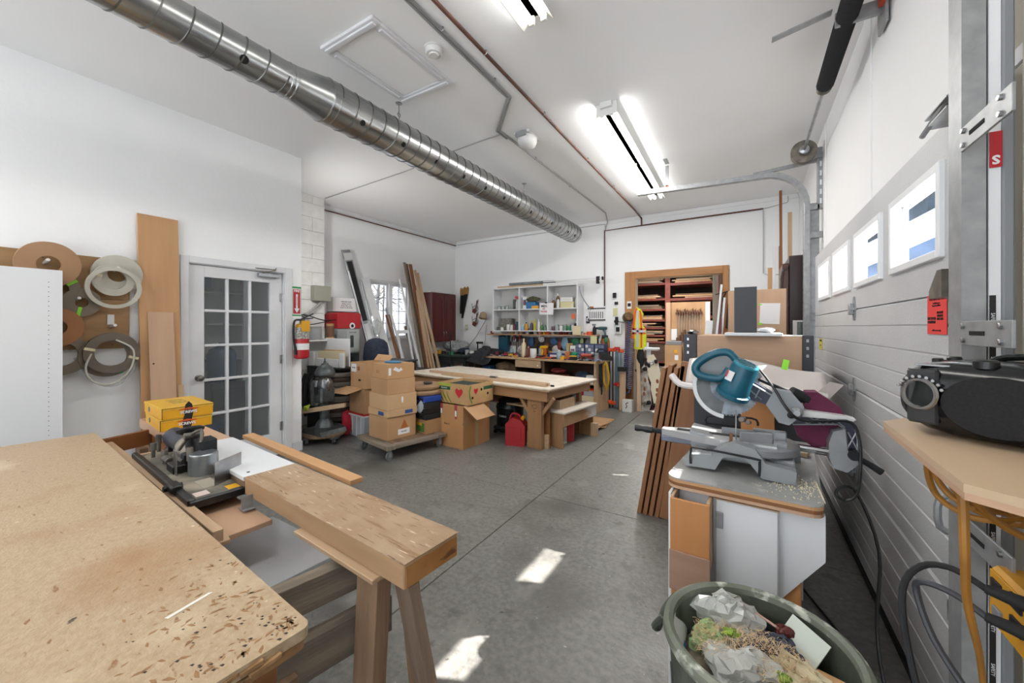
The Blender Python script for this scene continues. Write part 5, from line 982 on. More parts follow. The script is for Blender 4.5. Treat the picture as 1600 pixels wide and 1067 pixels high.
sbox('grey flat case lying on the lengths above the cubby shelf', (-3.65, 6.79, cz1 + .052), (1.0, .09, .05), mat('grey_case', '84888b', .6, 0, '6c7276', 12), 0, name='flat_case', cat='case')
t = thing('bar_clamp', 'long white bar clamp lying along the top of the cubby shelf past its end', 'clamp', (-2.9, 6.70, cz1 + .01)); ob('bar', M().bx(-.45, .72, -.01, .01, .06, .075, .001).bx(-.45, .72, -.012, .012, .0, .035, .001), WHITEP, t); ob('jaw', M().bx(.6, .66, -.02, .02, -.03, .1, .004).bx(.7, .73, -.02, .02, .03, .09, .004), BLKM, t)
def C1(fn, *a, **k): return fn(*a, **k)
G = 'things in the cubby shelf'
gl = mat('grey_glass', 'a3a8a8', .2)
spray('white spray bottle with a red head in the first top compartment', (-3.93, 6.72, zu), .26, .042, WHITEP, RED); can('dark spray tin beside the white spray bottle', (-4.02, 6.76, zu), .2, .035, mat('dark_green_tin', '34433e', .4))
for x, lab in ((-4.36, 'small clear glass at the near end of the first top compartment'), (-4.27, 'second clear glass in the first top compartment'), (-4.18, 'green tinted glass dish in the first top compartment')): jar(lab, (x, 6.72, zu), .07 if x < -4.2 else .08, .038, gl, mat('grey_green_lid', '7c8a84', .4))
sbox('tall white printed box in the middle top compartment', (-3.745, 6.72, zu), (.1, .08, .24), WHITEP, 0, lt=mat('purple_print', '6c5468', .7)); t = sbox('blue basket full of green odds and ends', (-3.60, 6.74, zu), (.2, .18, .13), mat('sky_blue', '2c6fa3', .5), name='basket', cat='basket')
lumpy('plant_scraps', 'green and brown odds and ends heaped in the blue basket', 'bundle', (-3.60, 6.74, zu + .131), (.24, .16, .11), mat('green_mix', '3c5c3e', .8, 0, '6e5540', 26), 6, .3); sbox('low yellow and blue box in the middle top compartment', (-3.50, 6.66, zu), (.14, .05, .065), YEL, name='small_box', lid=mat('sky_blue', '2c6fa3', .5))
sbox('white box with a black lid in the middle top compartment', (-3.33, 6.74, zu), (.14, .12, .11), WHITEP, lid=BLKM)
AM = mat('amber_glass', '6d5234', .2); bottle('short amber bottle in the third top compartment', (-3.15, 6.74, zu), .19, .035, AM); bottle('tall amber bottle in the third top compartment', (-3.07, 6.76, zu), .28, .035, AM, WHITEP); bottle('white labelled bottle beside the amber ones', (-3.03, 6.68, zu), .2, .03, WHITEP, AM)
sbox('cream cardboard box in the third top compartment', (-2.85, 6.75, zu), (.26, .18, .11), mat('cream_box', 'd0c99a', .7)); sbox('white box on the cream cardboard box', (-2.86, 6.75, zu + .112), (.24, .17, .08), WHITEP); bottle('white bottle at the end of the third top compartment', (-2.68, 6.73, zu), .24, .033, WHITEP); jar('small cream jar beside the cream cardboard box', (-2.74, 6.68, zu), .09, .022, WHITEP, WHITEP)
sbox('dark wire basket in the first bottom compartment', (-4.22, 6.80, zl), (.26, .12, .24), mat('dark_wire', '5d5c56', .7, 0, '8c8a80', 40), name='basket', cat='basket')
for x, h, m_, lab in ((-4.36, .07, mat('dark_grey_mug', '4c4a4e', .4), 'dark mug in the first bottom compartment'), (-4.28, .06, WHITEP, 'low white mug beside the dark mug'), (-4.13, .12, WHITEP, 'white jug in the first bottom compartment'), (-4.05, .11, WHITEP, 'second white jug beside the first'), (-3.98, .12, mat('maroon_tin', '6b2f34', .5), 'maroon tin in the first bottom compartment')): jar(lab, (x, 6.69, zl), h, .035, m_, m_)
sbox('dark teal box standing in the first bottom compartment', (-3.90, 6.72, zl), (.07, .14, .17), mat('dark_teal', '2a4c54', .5))
for x, h, r, m_, c_, lab in ((-3.79, .11, .025, mat('pale_blue', '8fb3d0', .4), WHITEP, 'pale blue bottle in the middle bottom compartment'), (-3.715, .16, .036, mat('amber_yellow', 'd09a2c', .4), BLK, 'amber yellow bottle in the middle bottom compartment'), (-3.60, .18, .03, mat('purple_bottle', '51425c', .4), YEL, 'purple bottle behind the yellow ones'), (-3.53, .22, .03, mat('lime_yellow', 'b9b23a', .4), mat('lime_yellow', 'b9b23a', .4), 'tall lime yellow bottle in the middle bottom compartment'), (-3.44, .22, .026, WHITEP, WHITEP, 'tall white tube in the middle bottom compartment'),
                         (-3.37, .13, .026, mat('leaf_bottle', '4d7a45', .4), WHITEP, 'green bottle beside the tall white tube'), (-3.30, .1, .03, mat('sage_bottle', '6f8a7d', .4), GREEN, 'sage green bottle at the end of the middle compartment')): bottle(lab, (x, 6.69, zl), h, r, m_, c_)
for k, (x, h, m_, lab) in enumerate(((-3.14, .09, mat('plum_jar', '5a4552', .4), 'plum coloured jar in the third bottom compartment'), (-3.06, .11, mat('grey_glass', 'a3a8a8', .2), 'clear jar beside the plum one'), (-2.98, .1, WHITEP, 'white jar in the row of jars'), (-2.90, .115, mat('sage_bottle', '6f8a7d', .4), 'sage jar in the row of jars'), (-2.82, .1, GREEN, 'green jar in the row of jars'), (-2.74, .11, WHITEP, 'white jar with a dark dot at the end of the row'), (-2.675, .16, BLKM, 'black tin in the corner of the third bottom compartment'))): jar(lab, (x, 6.70, zl), h, .033, m_, STEEL)
t = mono('paper_sign', 'white hand lettered paper sign clipped to the front of the cubby shelf', 'sign', M().bx(-.145, .145, -.0008, .0008, -.11, .11, 0), PAPER, (-3.235, 6.60, 1.745), (0, 2, 0)); text('MEN', .06, INK, t, (-.05, -.002, .045), (90, 0, 0), bold=.0015); text('AT', .045, REDINK, t, (-.05, -.002, -.005), (90, 0, 0), bold=.0015); text('WORK', .045, REDINK, t, (-.05, -.002, -.055), (90, 0, 0), bold=.001); ob('clip', M().bx(-.03, .01, -.012, .004, .1, .125, .003), BLKM, t)
sbox('small bright orange card stuck on the end of the cubby shelf', (-2.70, 6.615, 1.55), (.07, .004, .09), mat('orange_card', 'd9683a', .7), name='card', cat='card'); sbox('dark blue card pinned beside the cubby shelf', (-2.53, 6.905, 1.47), (.07, .006, .13), mat('dark_blue_card', '28323f', .7), name='card', cat='card', lt=PAPER)
sbox('orange brown note pinned above the dark blue card', (-2.46, 6.905, 1.66), (.07, .006, .12), mat('orange_brown', 'b06a35', .7), name='card', cat='card'); sbox('cream envelope hanging below the end of the cubby shelf', (-2.63, 6.60, 1.26), (.16, .006, .16), mat('cream_card', 'd6c9a8', .8), name='envelope', cat='envelope')
mono('strap', 'silver grey strap hanging from the end of the cubby shelf', 'strap', M().tube([(-2.60, 6.66, 2.14), (-2.56, 6.68, 1.95), (-2.46, 6.85, 1.72)], .012, 6, 3), mat('silver_strap', '9c9ca4', .5))
t = thing('wall_calendar', 'wall calendar with black bands on the back wall', 'calendar', (-2.37, 6.905, 1.53)); ob('sheet', M().bx(-.16, .165, -.004, 0, 0, .21, 0), PAPER, t); ob('band', M().bx(-.165, .17, -.008, 0, .2, .22, 0), BLKM, t); ob('band', M().bx(-.165, .17, -.008, 0, -.01, .01, 0), BLKM, t)
gm = M()
for k in range(7): gm.bx(-.13 + k * .04, -.11 + k * .04, -.005, -.0042, .03, .15, 0)
ob('printed_columns', gm, mat('calendar_ink', '7c7c80', .8), t)
# lower ledge with odds and ends
t = thing('ledge_shelf', 'long thin orange pine ledge above the workbench', 'shelf', (0, 0, 0)); ob('ledge', M().bx(-4.66, -2.30, 6.70, 6.91, 1.135, 1.155, .002) if False else M().bx(-4.66, -2.30, 6.68, 6.915, 1.24, 1.258, .002), BEECH['x'], t)
ob('tool_rail', M().bx(-4.4, -2.4, 6.89, 6.915, 1.02, 1.1, .002), WALN['x'], t)
zq = 1.259
mx = [mat('mix_white', 'c9c4bc', .6), mat('mix_maroon', '7a2f2f', .5), YEL, ORANGE, mat('mix_navy', '2b3650', .5), BLKM, WHITEP, mat('mix_tan', 'a78a6a', .6), mat('mix_green', '4c6b4a', .6), mat('mix_pink', 'c98d80', .6)]
ledge = [('dark red lidded dish at the near end of the ledge', -4.58, .04, .06, 1), ('tan mug on the ledge', -4.08, .05, .1, 7), ('white mug on the ledge below the first upright', -3.98, .05, .1, 0), ('cream cup on the ledge', -3.88, .045, .08, 7), ('white cup with a dark rim on the ledge', -3.73, .04, .11, 6), ('black cup on the ledge', -3.64, .04, .11, 5), ('white bowl on the ledge', -3.55, .045, .09, 6), ('pink cup on the ledge', -3.45, .04, .08, 9), ('yellow cup on the ledge', -3.36, .04, .1, 2),
         ('orange cup on the ledge beside the yellow one', -3.28, .04, .08, 3), ('cream jar on the ledge', -3.18, .04, .07, 0), ('maroon tin on the ledge', -3.02, .05, .11, 1), ('second maroon tin on the ledge', -2.91, .05, .1, 1), ('navy cup on the ledge', -2.80, .04, .11, 4), ('white cup next to the navy one', -2.72, .045, .14, 6), ('orange lidded dish near the end of the ledge', -2.45, .06, .06, 3), ('tan dish at the far end of the ledge', -2.53, .04, .04, 9)]
for lab, x, r, h, m_ in ledge: jar(lab, (x, 6.77, zq), h, r * .85, mx[m_], mx[(m_ * 3 + 6) % 10 if m_ not in (1, 3) else m_], 'cups and tins on the ledge')
spray('black spray can shape standing at the end of the ledge', (-2.36, 6.78, zq), .2, .035, BLKM, GREY)
# things hanging under the ledge
def hang(name, lab, cat, x, z0, z1, w_, mt, y=6.86): return mono(name, lab, cat, lump(M(), (0, 0, 0), (w_, .06, z1 - z0), int(x * 100) % 17, 10, 7, .15), mt, (x, y, (z0 + z1) / 2), None, 'things hung under the ledge')
t = sbox('large dark teal plastic case under the near end of the ledge', (-4.30, 6.80, .90), (.22, .1, .33), mat('deep_teal', '164a60', .4), name='tool_case', cat='case'); ob('handle', M().tube([(-.05, -.05, .3), (-.05, -.08, .32), (.05, -.08, .32), (.05, -.05, .3)], .008, 6, 2), BLKM, t)
for k in range(6):
    t = thing('screwdriver', ('%s handled screwdriver in the hanging row, %s from the teal case' % (('black', 'red', 'navy')[k % 3], ('first', 'second', 'third', 'fourth', 'fifth', 'sixth')[k])), 'screwdriver', (-4.14 + k * .042, 6.86, .98 + (k % 3) * .03), 0, 'row of hanging screwdrivers'); ob('handle', M().lathe([(.008, .12), (.014, .13), (.014, .21), (.008, .23)], 10), (BLKM, RED, mat('mix_navy', '2b3650', .5))[k % 3], t); ob('shaft', M().cyl((0, 0, -.02), (0, 0, .125), .004, n=8), STEEL, t)
for a in (('pouch', 'tan pouch hung under the ledge', 'pouch', -3.86, .97, 1.10, .12, mx[7]), ('pouch', 'dark blue pouch hung under the ledge', 'pouch', -3.70, 1.0, 1.2, .16, mat('mid_blue', '2f5580', .6)), ('cap', 'white cap hung under the ledge', 'hat', -3.47, 1.1, 1.23, .13, WHITEP), ('mask', 'black mask hung under the white cap', 'mask', -3.50, .92, 1.1, .16, BLKM), ('cap', 'blue and white cap hung under the ledge', 'hat', -3.20, 1.05, 1.2, .14, mat('cap_blue', '3d6494', .7)), ('gloves', 'grey gloves hung under the ledge', 'gloves', -3.16, .9, 1.05, .15, mat('mix_white', 'c9c4bc', .6)), ('bag', 'light blue plastic bag hung under the ledge', 'bag', -2.97, .97, 1.22, .15, mat('light_blue_bag', '7fa9c4', .4)), ('pouch', 'green pouch hung under the ledge', 'pouch', -2.76, 1.05, 1.2, .16, GREEN), ('strap_roll', 'pale green roll hung under the ledge', 'roll', -2.63, 1.05, 1.2, .08, mat('pale_green', 'b0bb8a', .6)), ('sanding_belts', 'grey sanding belts hung under the ledge', 'belts', -2.50, 1.0, 1.2, .14, GREY), ('pouch', 'brown leather pouch hung under the ledge', 'pouch', -3.35, .9, 1.1, .12, mat('leather', '6b4630', .7)), ('rag', 'dark red rag hung under the ledge', 'rag', -3.08, .95, 1.15, .1, mx[1]), ('bottle_carrier', 'rust coloured holder hung under the ledge', 'holder', -2.86, .93, 1.1, .07, mat('rust_holder', '8a4a2c', .7))): hang(*a)
sbox('pale yellow note stuck to the ledge edge', (-2.34, 6.675, 1.10), (.12, .003, .14), mat('pale_note', 'd2cf9f', .8), name='note', cat='note')
# ---------------------------------------------------------------- workbench
wb = thing('workbench', 'long pine workbench against the back wall, crowded with tools', 'workbench', (-2.085, 5.985, 0), -4)
WBL = 2.54; ob('top', M().bx(-WBL, .02, 0, .70, .812, .85, .004), marked('pine_top', 'c3a27d', 'b2906b', [('8c6b4b', 12, .62, .1, (.4, 1, 1))], .6, 9), wb)
for x in (-.022, -1.0, -1.56, -WBL + .02): ob('upright_panel', M().bx(x, x + .02, .03, .67, 0, .812, .002), PINE['z'] if x > -.1 else WALN['z'], wb)
ob('bottom_shelf', M().bx(-WBL + .04, -.022, .05, .67, .1, .12, .002), PINE['x'], wb); ob('kick_board', M().bx(-WBL + .04, -.022, .05, .07, 0, .1, .002), FIRy, wb); ob('middle_shelf', M().bx(-.98, -.022, .06, .67, .46, .48, .002), PINE['x'], wb); ob('middle_shelf', M().bx(-WBL + .04, -1.56, .06, .67, .5, .52, .002), WALN['x'], wb); ob('back_board', M().bx(-WBL + .04, -.022, .67, .68, 0, .812, 0), WALN['x'], wb)
dr = ob('drawer', M().bx(-1.535, -1.005, .0, .5, .68, .805, .003), PINE['x'], wb); ob('knob', M().lathe([(.008, 0), (.008, .012), (.016, .02), (.0, .03)], 12, (-1.05, .0, .725), (0, -1, 0)), WHITEP, dr)
ob('corner_post', M().bx(-1.0, -.94, .03, .07, .6, .81, .002), WALN['z'], wb)
def W(x, y, z=.8505): v = Matrix.Rotation(rad(-4), 4, 'Z') @ Vector((x, y, 0)); return (v.x - 2.085, v.y + 5.985, z)
# under the bench
under = [('blue cap on the middle shelf of the bench bay', 'lump', -.30, .25, .48, (.3, .25, .17), mat('slate_blue', '303d52', .7)), ('red brown box on the middle shelf of the bench bay', 'box', -.78, .25, .48, (.3, .25, .1), mat('red_brown_box', '7c4a38', .7)), ('maroon rolled mat on top of the red brown box', 'lump', -.76, .22, .582, (.3, .16, .1), mx[1]), ('white small bag at the end of the bench bay shelf', 'box', -.12, .15, .48, (.13, .12, .13), WHITEP),
         ('red plastic can on the lowest shelf of the bench bay', 'box', -.32, .25, .12, (.14, .18, .3), RED), ('cream box on the lowest shelf of the bench bay', 'box', -.15, .16, .12, (.22, .18, .15), mat('cream_card', 'd6c9a8', .8)), ('clear tub with an orange lid on the cream box', 'box', -.14, .17, .272, (.18, .15, .11), mat('pale_jar', 'a6aab0', .3)), ('grey angle grinder lying on the lowest shelf', 'lump', -.52, .15, .12, (.2, .16, .12), BLKM), ('grey panel standing in the lowest bay', 'box', -.6, .4, .12, (.04, .3, .3), GREY), ('black drill case in the lowest bay', 'box', -.75, .3, .12, (.25, .22, .22), BLK),
         ('tan sack under the bench top beside the drawer', 'lump', -1.95, .3, .52, (.45, .35, .2), mat('tan_sack', '7f6a53', .8)), ('blue and white carton under the bench top', 'box', -2.3, .22, .52, (.2, .22, .13), mat('mid_blue', '2f5580', .6)), ('brown carton low under the bench near the corner', 'box', -2.2, .3, .12, (.4, .3, .3), CARD2), ('black tub low under the bench', 'box', -1.75, .3, .12, (.3, .3, .28), BLKM), ('grey crate under the drawer of the bench', 'box', -1.28, .3, .12, (.42, .35, .3), DGREY)]
for lab, kd, x, y, z, d, m_ in under:
    if kd == 'box':
        t = sbox(lab, W(x, y, z + .0005), d, m_, -4, name='storage_box', lid=mat('orange_lid', 'd9572a', .4) if 'orange lid' in lab else None)
    else: lumpy(lab.split()[1] if False else 'stored_bundle', lab, 'bundle', W(x, y, z), d, m_, len(lab))
# on the bench
t = thing('jacket', 'dark grey jacket draped over the near corner of the workbench', 'jacket', W(-2.42, .22, .85)); m = M()
m.grid(lambda u, v: (-.32 + u * .62 + .02 * math.sin(v * 9), .28 - v * .62, (.02 + .10 * math.sin(u * 3.1) ** 2 * (1 - v * .3) + .035 * math.sin(u * 9 + v * 4)) if v < .72 else .06 * math.sin(u * 3.1) ** 2 - (v - .72) * .9 * (0.4 + math.sin(u * 2.6)) * .6), 22, 18)
ob('cloth', m, mat('charcoal_cloth', '34363b', .9, 0, '26272b', 20), t, solid=.012)
ob('sleeve', M().tube([(-.1, .1, .12), (.1, -.02, .13), (.22, -.2, .09), (.2, -.33, .0), (.17, -.36, -.1)], lambda u: .05 - .015 * u, 10, 4), MC['charcoal_cloth'], t)
for k, (x, y) in enumerate(((-1.98, .18), (-1.78, .2), (-1.55, .22))):
    t = thing('bar_clamp', ['pinkish red handled clamp lying first past the jacket', 'pinkish red handled clamp lying second past the jacket', 'dark red handled clamp lying by the white plush bag'][k], 'clamp', W(x, y), 10 * k - 8, 'red clamps lying on the workbench'); ob('bar', M().bx(-.14, .14, -.008, .008, .015, .03, .001), STEEL, t)
    ob('handle', M().cyl((.05, 0, .022), (.14, 0, .022), .02), mat('raspberry', '9e2d45', .4), t); ob('jaw', M().bx(-.13, -.1, -.02, .02, 0, .07, .004), mat('raspberry', '9e2d45', .4), t)
lumpy('bag', 'white crumpled bag on the workbench behind the cream bottle', 'bag', W(-1.66, .42), (.18, .15, .2), mat('crumple_white', 'b9b5b2', .6, 0, '96928f', 20), 7, .25)
bottle('cream glue bottle with a pointed tip on the workbench', W(-1.44, .14), .34, .042, mat('cream_glue', 'd9c9a5', .4), mat('cream_glue', 'd9c9a5', .4)); bottle('brown red bottle with a pink top on the workbench', W(-1.34, .14), .2, .035, mat('brown_red', '7a3a30', .4), mat('mix_pink', 'c98d80', .6))
jar('large white jar with a black lid on the workbench', W(-1.22, .12), .2, .062, WHITEP, BLKM); drill('black and yellow cordless drill standing on the workbench', W(-1.03, .16), 70, YEL, BLK)
for k in range(2): t = sbox(['dark blue parts bin with a white label, first in the pair', 'dark blue parts bin with a white label, second in the pair'][k], W(-.86 + k * .24, .32), (.21, .2, .085), mat('deep_blue', '1a2a6b', .4), -4, 'blue parts bins', name='parts_bin', cat='bin', lt=WHITEP)
sbox('long clear lid lying on the blue parts bins', W(-.72, .34, .937), (.4, .14, .04), mat('pale_jar', 'a6aab0', .3), -4, name='lid_tray', cat='tray')
m = M().grid(lambda u, v: (-.15 + u * .32, -.1 + v * .2, .008 + .02 * abs(math.sin(u * 7 + v * 3))), 14, 8); mono('rag', 'bright orange rag spread near the edge of the workbench', 'rag', m, mat('orange_rag', 'd4562a', .8), W(-.98, .12), None, None, .004)
bottle('clear spray flask lying near the workbench edge', W(-.68, .09), .16, .045, mat('ice_blue', '98aab6', .3), WHITEP); sbox('terracotta box on the workbench', W(-.56, .2), (.09, .1, .13), mat('terracotta', 'b0683c', .7)); can('bright green tin on the workbench', W(-.44, .17), .12, .06, mat('jade', '1f8a6a', .4), band=None)
t = thing('tape_measure', 'black and yellow tape measure at the workbench edge', 'tape measure', W(-.40, .06), 5); ob('case', M().bx(-.06, .06, -.03, .03, 0, .07, .012), BLKM, t); ob('top_band', M().bx(-.061, .061, -.031, .031, .055, .075, .008), YEL, t)
drill('small red and black drill on the workbench by the tape measure', W(-.24, .12), 30, mat('brick_red', 'a24030', .5), BLKM, lay=60)
for k, (x, lab) in enumerate(((-.44, 'navy parts cabinet beside the tall white box'), (-.26, 'navy parts cabinet in the middle at the rear of the workbench'), (-.08, 'navy parts cabinet at the end of the workbench'))):
    t = sbox(lab, W(x, .48), (.17, .16, .26), mat('parts_navy', '2f3a5c', .5), -4, name='parts_cabinet', cat='cabinet')
    for i in range(3):
        for j in range(4): ob('drawer_front', M().bx(-.075 + i * .052, -.03 + i * .052, -.086, -.08, .015 + j * .06, .065 + j * .06, .002), mat('clear_drawer', '6d7690', .3) if (i + j + k) % 4 else WHITEP, t)
sbox('tall white box standing at the rear of the workbench', W(-.58, .46), (.1, .12, .22), WHITEP, -4, lt=mat('purple_print', '6c5468', .7)); sbox('tan book leaning at the rear of the workbench', W(-.67, .46), (.05, .16, .26), mat('tan_book', 'b29a6c', .7), -4, name='book', cat='book')
sbox('maroon padded case near the end of the workbench', W(-.10, .2), (.16, .14, .1), mx[1], -4); t = thing('belt_sander', 'black belt sander at the end of the workbench', 'power tool', W(.0, .36), 20); ob('body', M().prism([(-.14, 0), (.14, 0), (.15, .05), (.06, .12), (-.08, .13), (-.15, .06)], -.045, .045, 'xz'), BLK, t); ob('handle', M().tube([(-.1, 0, .1), (-.08, 0, .17), (.03, 0, .17), (.06, 0, .1)], .014, 8, 3), BLKM, t)
m = M().grid(lambda u, v: (-.2 + u * .42, -.09 + v * .18, .004 + .025 * abs(math.sin(u * 8 + v * 2))), 14, 8); mono('cloth', 'crumpled white and blue cloth on the near side of the workbench', 'cloth', m, mat('blue_white_cloth', 'b9c2cc', .8, 0, '4a5f86', 7), W(-.22, .13), None, None, .004) if False else mono('cloth', 'crumpled white and blue cloth at the edge of the workbench', 'cloth', m, mat('blue_white_cloth', 'b9c2cc', .8, 0, '4a5f86', 7), W(-.12, .1, .851), None, None, .004)
sbox('flat green and white papers at the workbench corner', W(-.1, .05, .8505), (.22, .07, .008), mat('green_paper', '9dae74', .7), -4, name='papers', cat='papers') if False else None
R = random.Random(12)
odd = ['small orange handled tool in the clutter', 'pale blue lid in the clutter', 'yellow tape roll in the clutter', 'black tape roll in the clutter', 'grey tin in the clutter', 'green tape roll in the clutter', 'tan tape roll in the clutter', 'red tape roll in the clutter']
sp = [(-2.1, .35, 3, 'black tape roll behind the red clamps'), (-1.9, .40, 5, 'green tape roll behind the red clamps'), (-1.5, .3, 4, 'grey tin behind the cream glue bottle'), (-1.15, .4, 0, 'orange topped pot behind the cordless drill'), (-.9, .5, 7, 'red tape roll behind the first blue bin'), (-.62, .1, 2, 'small yellow tape roll beside the clear flask'), (-.3, .3, 5, 'green tape roll in front of the navy parts cabinet'), (-.18, .3, 6, 'tan tape roll in front of the navy parts cabinet'), (-1.72, .12, 2, 'yellow tape roll at the edge past the jacket'), (-1.3, .5, 1, 'pale blue pot at the rear behind the white jar'), (-.5, .32, 3, 'black tape roll behind the green tin'), (-2.0, .55, 1, 'pale blue pot at the rear behind the clamps'), (-1.12, .56, 6, 'tan pot at the rear behind the drill'), (-.02, .12, 4, 'grey tin at the very end of the workbench')]
cs = [mat('mix_orange2', 'c96a2b', .6), mat('ice_blue', '98aab6', .3), YEL, BLKM, GREY, mat('mix_green', '4c6b4a', .6), mx[7], RED]
for x, y, c, lab in sp:
    if 'roll' in lab: mono('tape_roll', lab, 'tape', M().band((0, 0, .025), .05, .028, .05, (0, 0, 1), 20), cs[c], W(x, y))
    else: can(lab, W(x, y), R.uniform(.1, .18), .04, cs[c])
TOOLS = [('chisel', 'hammer', 'file')]
for k, (x, y, m1, lab) in enumerate(((-2.15, .12, RED, 'red handled screwdriver lying by the jacket'), (-1.62, .08, YEL, 'yellow handled screwdriver at the bench edge before the glue bottle'), (-.8, .14, BLK, 'black handled file lying before the blue bins'), (-.52, .07, ORANGE, 'orange handled chisel beside the tape measure'), (-.3, .05, BLUE, 'blue handled screwdriver near the tape measure'))):
    t = thing('hand_tool', lab, 'tool', W(x, y, .862), 35 * k - 40, 'hand tools lying on the workbench'); ob('handle', M().cyl((0, 0, 0), (.09, 0, 0), .012), m1, t); ob('shaft', M().cyl((.085, 0, 0), (.2, 0, 0), .004), STEEL, t)

sbox('added dark backing behind the hanging tools under the ledge', (-3.2, 6.905, .86), (1.75, .012, .34), mat('added_backing_brown', '3a322c', .8, 0, '5a4c40', 9), name='added_dark_backing', cat='board')  # backing sheet added to darken the clutter under the ledge
R = random.Random(77)
for nm, lab, mt_, n, zt in (('steel_bits', 'small steel bits and screws scattered over the workbench', STEEL, 150, .02), ('dark_bits', 'small dark offcuts and fittings scattered over the workbench', BLKM, 130, .035), ('wood_scraps', 'small wooden scraps scattered over the workbench', PINE['x'], 90, .03), ('red_bits', 'small red and maroon fittings scattered over the workbench', RED, 45, .03), ('blue_bits', 'small blue fittings scattered over the workbench', BLUE, 40, .03)):
    m = M()
    for k in range(n):
        p = W(-R.uniform(.03, 2.2), R.uniform(.06, .62)); h = R.uniform(.006, zt); m.box((p[0], p[1], p[2] + h / 2), (R.uniform(.01, .07), R.uniform(.008, .03), h), (0, 0, R.uniform(0, 180)), .001)
    mono(nm, lab, 'scraps', m, mt_, kind='stuff')
# ---------------------------------------------------------------- between workbench and doorway
strip_light('added unseen twin tube light brightening the room beyond the doorway', -1.6, 8.2, 10.6, 70)  # hidden above the doorway head, added to brighten the back room
strip_light('second added unseen twin tube light brightening the room beyond the doorway', -2.2, 11.6, 14, 70)  # another hidden fixture added to brighten the back room
YC = mat('yellow_cord', 'c9a02c', .6)
t = mono('extension_cord', 'yellow extension cord coiled in a long hank on the bench end', 'cord', M(), YC); m = M(); R = random.Random(3)
for k in range(9):
    a = .035 + R.uniform(-.01, .02); b = .2 + R.uniform(-.03, .04); oy = -.01 * k / 2
    m.tube([(-2.0 + a * math.cos(q / 10 * 6.283 + .2) + R.uniform(-.003, .003), 6.33 + oy, .60 + b * math.sin(q / 10 * 6.283)) for q in range(10)], .0065, 5, 2, True)
m.tube([(-2.03, 6.32, .48), (-2.0, 6.3, .40), (-1.99, 6.3, .34), (-2.02, 6.3, .32)], .0065, 5, 3)
me = bpy.data.meshes.new('extension_cord'); me.from_pydata(m.v, [], m.f); me.polygons.foreach_set('use_smooth', m.s); me.materials.append(YC); t.data = me
mono('strap_bunch', 'black webbing straps with steel buckles hanging at the bench end', 'straps', M().tube([(-2.045, 6.2, .80), (-2.04, 6.2, .6), (-2.045, 6.22, .42)], .02, 5, 2).tube([(-2.04, 6.12, .8), (-2.035, 6.12, .65), (-2.04, 6.14, .5)], .022, 5, 2).tube([(-2.04, 6.17, .55), (-2.03, 6.19, .38), (-2.04, 6.2, .3)], .012, 5, 2), BLKM)
def bclamp(lab, x, y, z0, z1, mt, jaw, lo, rz=0, barw=.018):
    t = thing('bar_clamp', lab, 'clamp', (x, y, 0), rz, 'bar clamps hung beside the doorway'); ob('bar', M().bx(-barw, barw, -.006, .006, z0, z1, .001), mt, t)
    for z, s in ((z1 - .03, 1), (lo, 1)): ob('jaw', M().bx(-.045, .05, -.02, .02, z - .03, z + .03, .008).cyl((-.03, -.07, z), (-.03, .0, z), .016), jaw, t)
    return t
BLS = mat('blue_steel', '6f8794', .4, .6); DKS = mat('dark_steel', '3c3a39', .5, .5)
for i, a in enumerate((('dark bar clamp with orange jaws nearest the bench end', -2.03, 6.60, .02, 1.04, DKS, ORANGE, .12, 0, .012), ('dark bar clamp with orange jaws, second from the bench end', -1.98, 6.62, .02, 1.04, DKS, ORANGE, .10, 4, .012), ('wide blue grey bar clamp beside the dark ones', -1.92, 6.66, .02, 1.06, BLS, RED, .42, 0, .03), ('narrow blue grey bar clamp next to the wide one', -1.865, 6.7, .02, 1.02, BLS, ORANGE, .40, 2, .018))): bclamp(*a)
lean('offcut', 'short pine length standing under the black strap beside the clamps', 6.55, 0, -1.80, 6.6, .72, -1.80, .10, .02, PINE['z'], side=(1, 0, 0)); lean('offcut', 'reddish pine length standing behind the hose', 6.80, 0, -1.74, 6.86, .9, -1.75, .12, .02, OAK['z'], side=(1, 0, 0))
sbox('black webbing block strapped round the short pine length', (-1.80, 6.55, .66), (.15, .05, .07), BLKM, name='strap', cat='strap')
t = sbox('small white paint tub with a black drawing at the foot of the hose', (-1.70, 6.52, 0), (.16, .1, .20), WHITEP, name='tub', cat='tub'); ob('drawing', M().tube([(-.02, -.052, .06), (.0, -.052, .1), (-.02, -.052, .13), (.02, -.052, .16)], .006, 4, 2), INK, t)
t = thing('coil_hose', 'dark blue spiral air hose hanging beside the doorway', 'hose', (-1.76, 6.70, 0)); BH = mat('hose_blue', '3c4a78', .4)
def hx(x0, z0, x1, z1, r, n): return [(x0 + (x1 - x0) * k / (n * 10) + r * math.cos(k * .6283), r * .8 * math.sin(k * .6283) - .02, z0 + (z1 - z0) * k / (n * 10)) for k in range(n * 10 + 1)]
ob('coil', M().tube(hx(.04, 1.5, -.03, .36, .042, 34), .0075, 5, 1), BH, t); ob('coil', M().tube(hx(.09, 1.2, .04, .36, .04, 26), .007, 5, 1), mat('hose_grey', '7c8090', .4), t); ob('loop_end', M().tube([(-.03, -.02, .36), (-.02, -.03, .30), (.02, -.03, .28), (.05, -.03, .31), (.05, -.02, .36)], .012, 6, 4), BH, t)
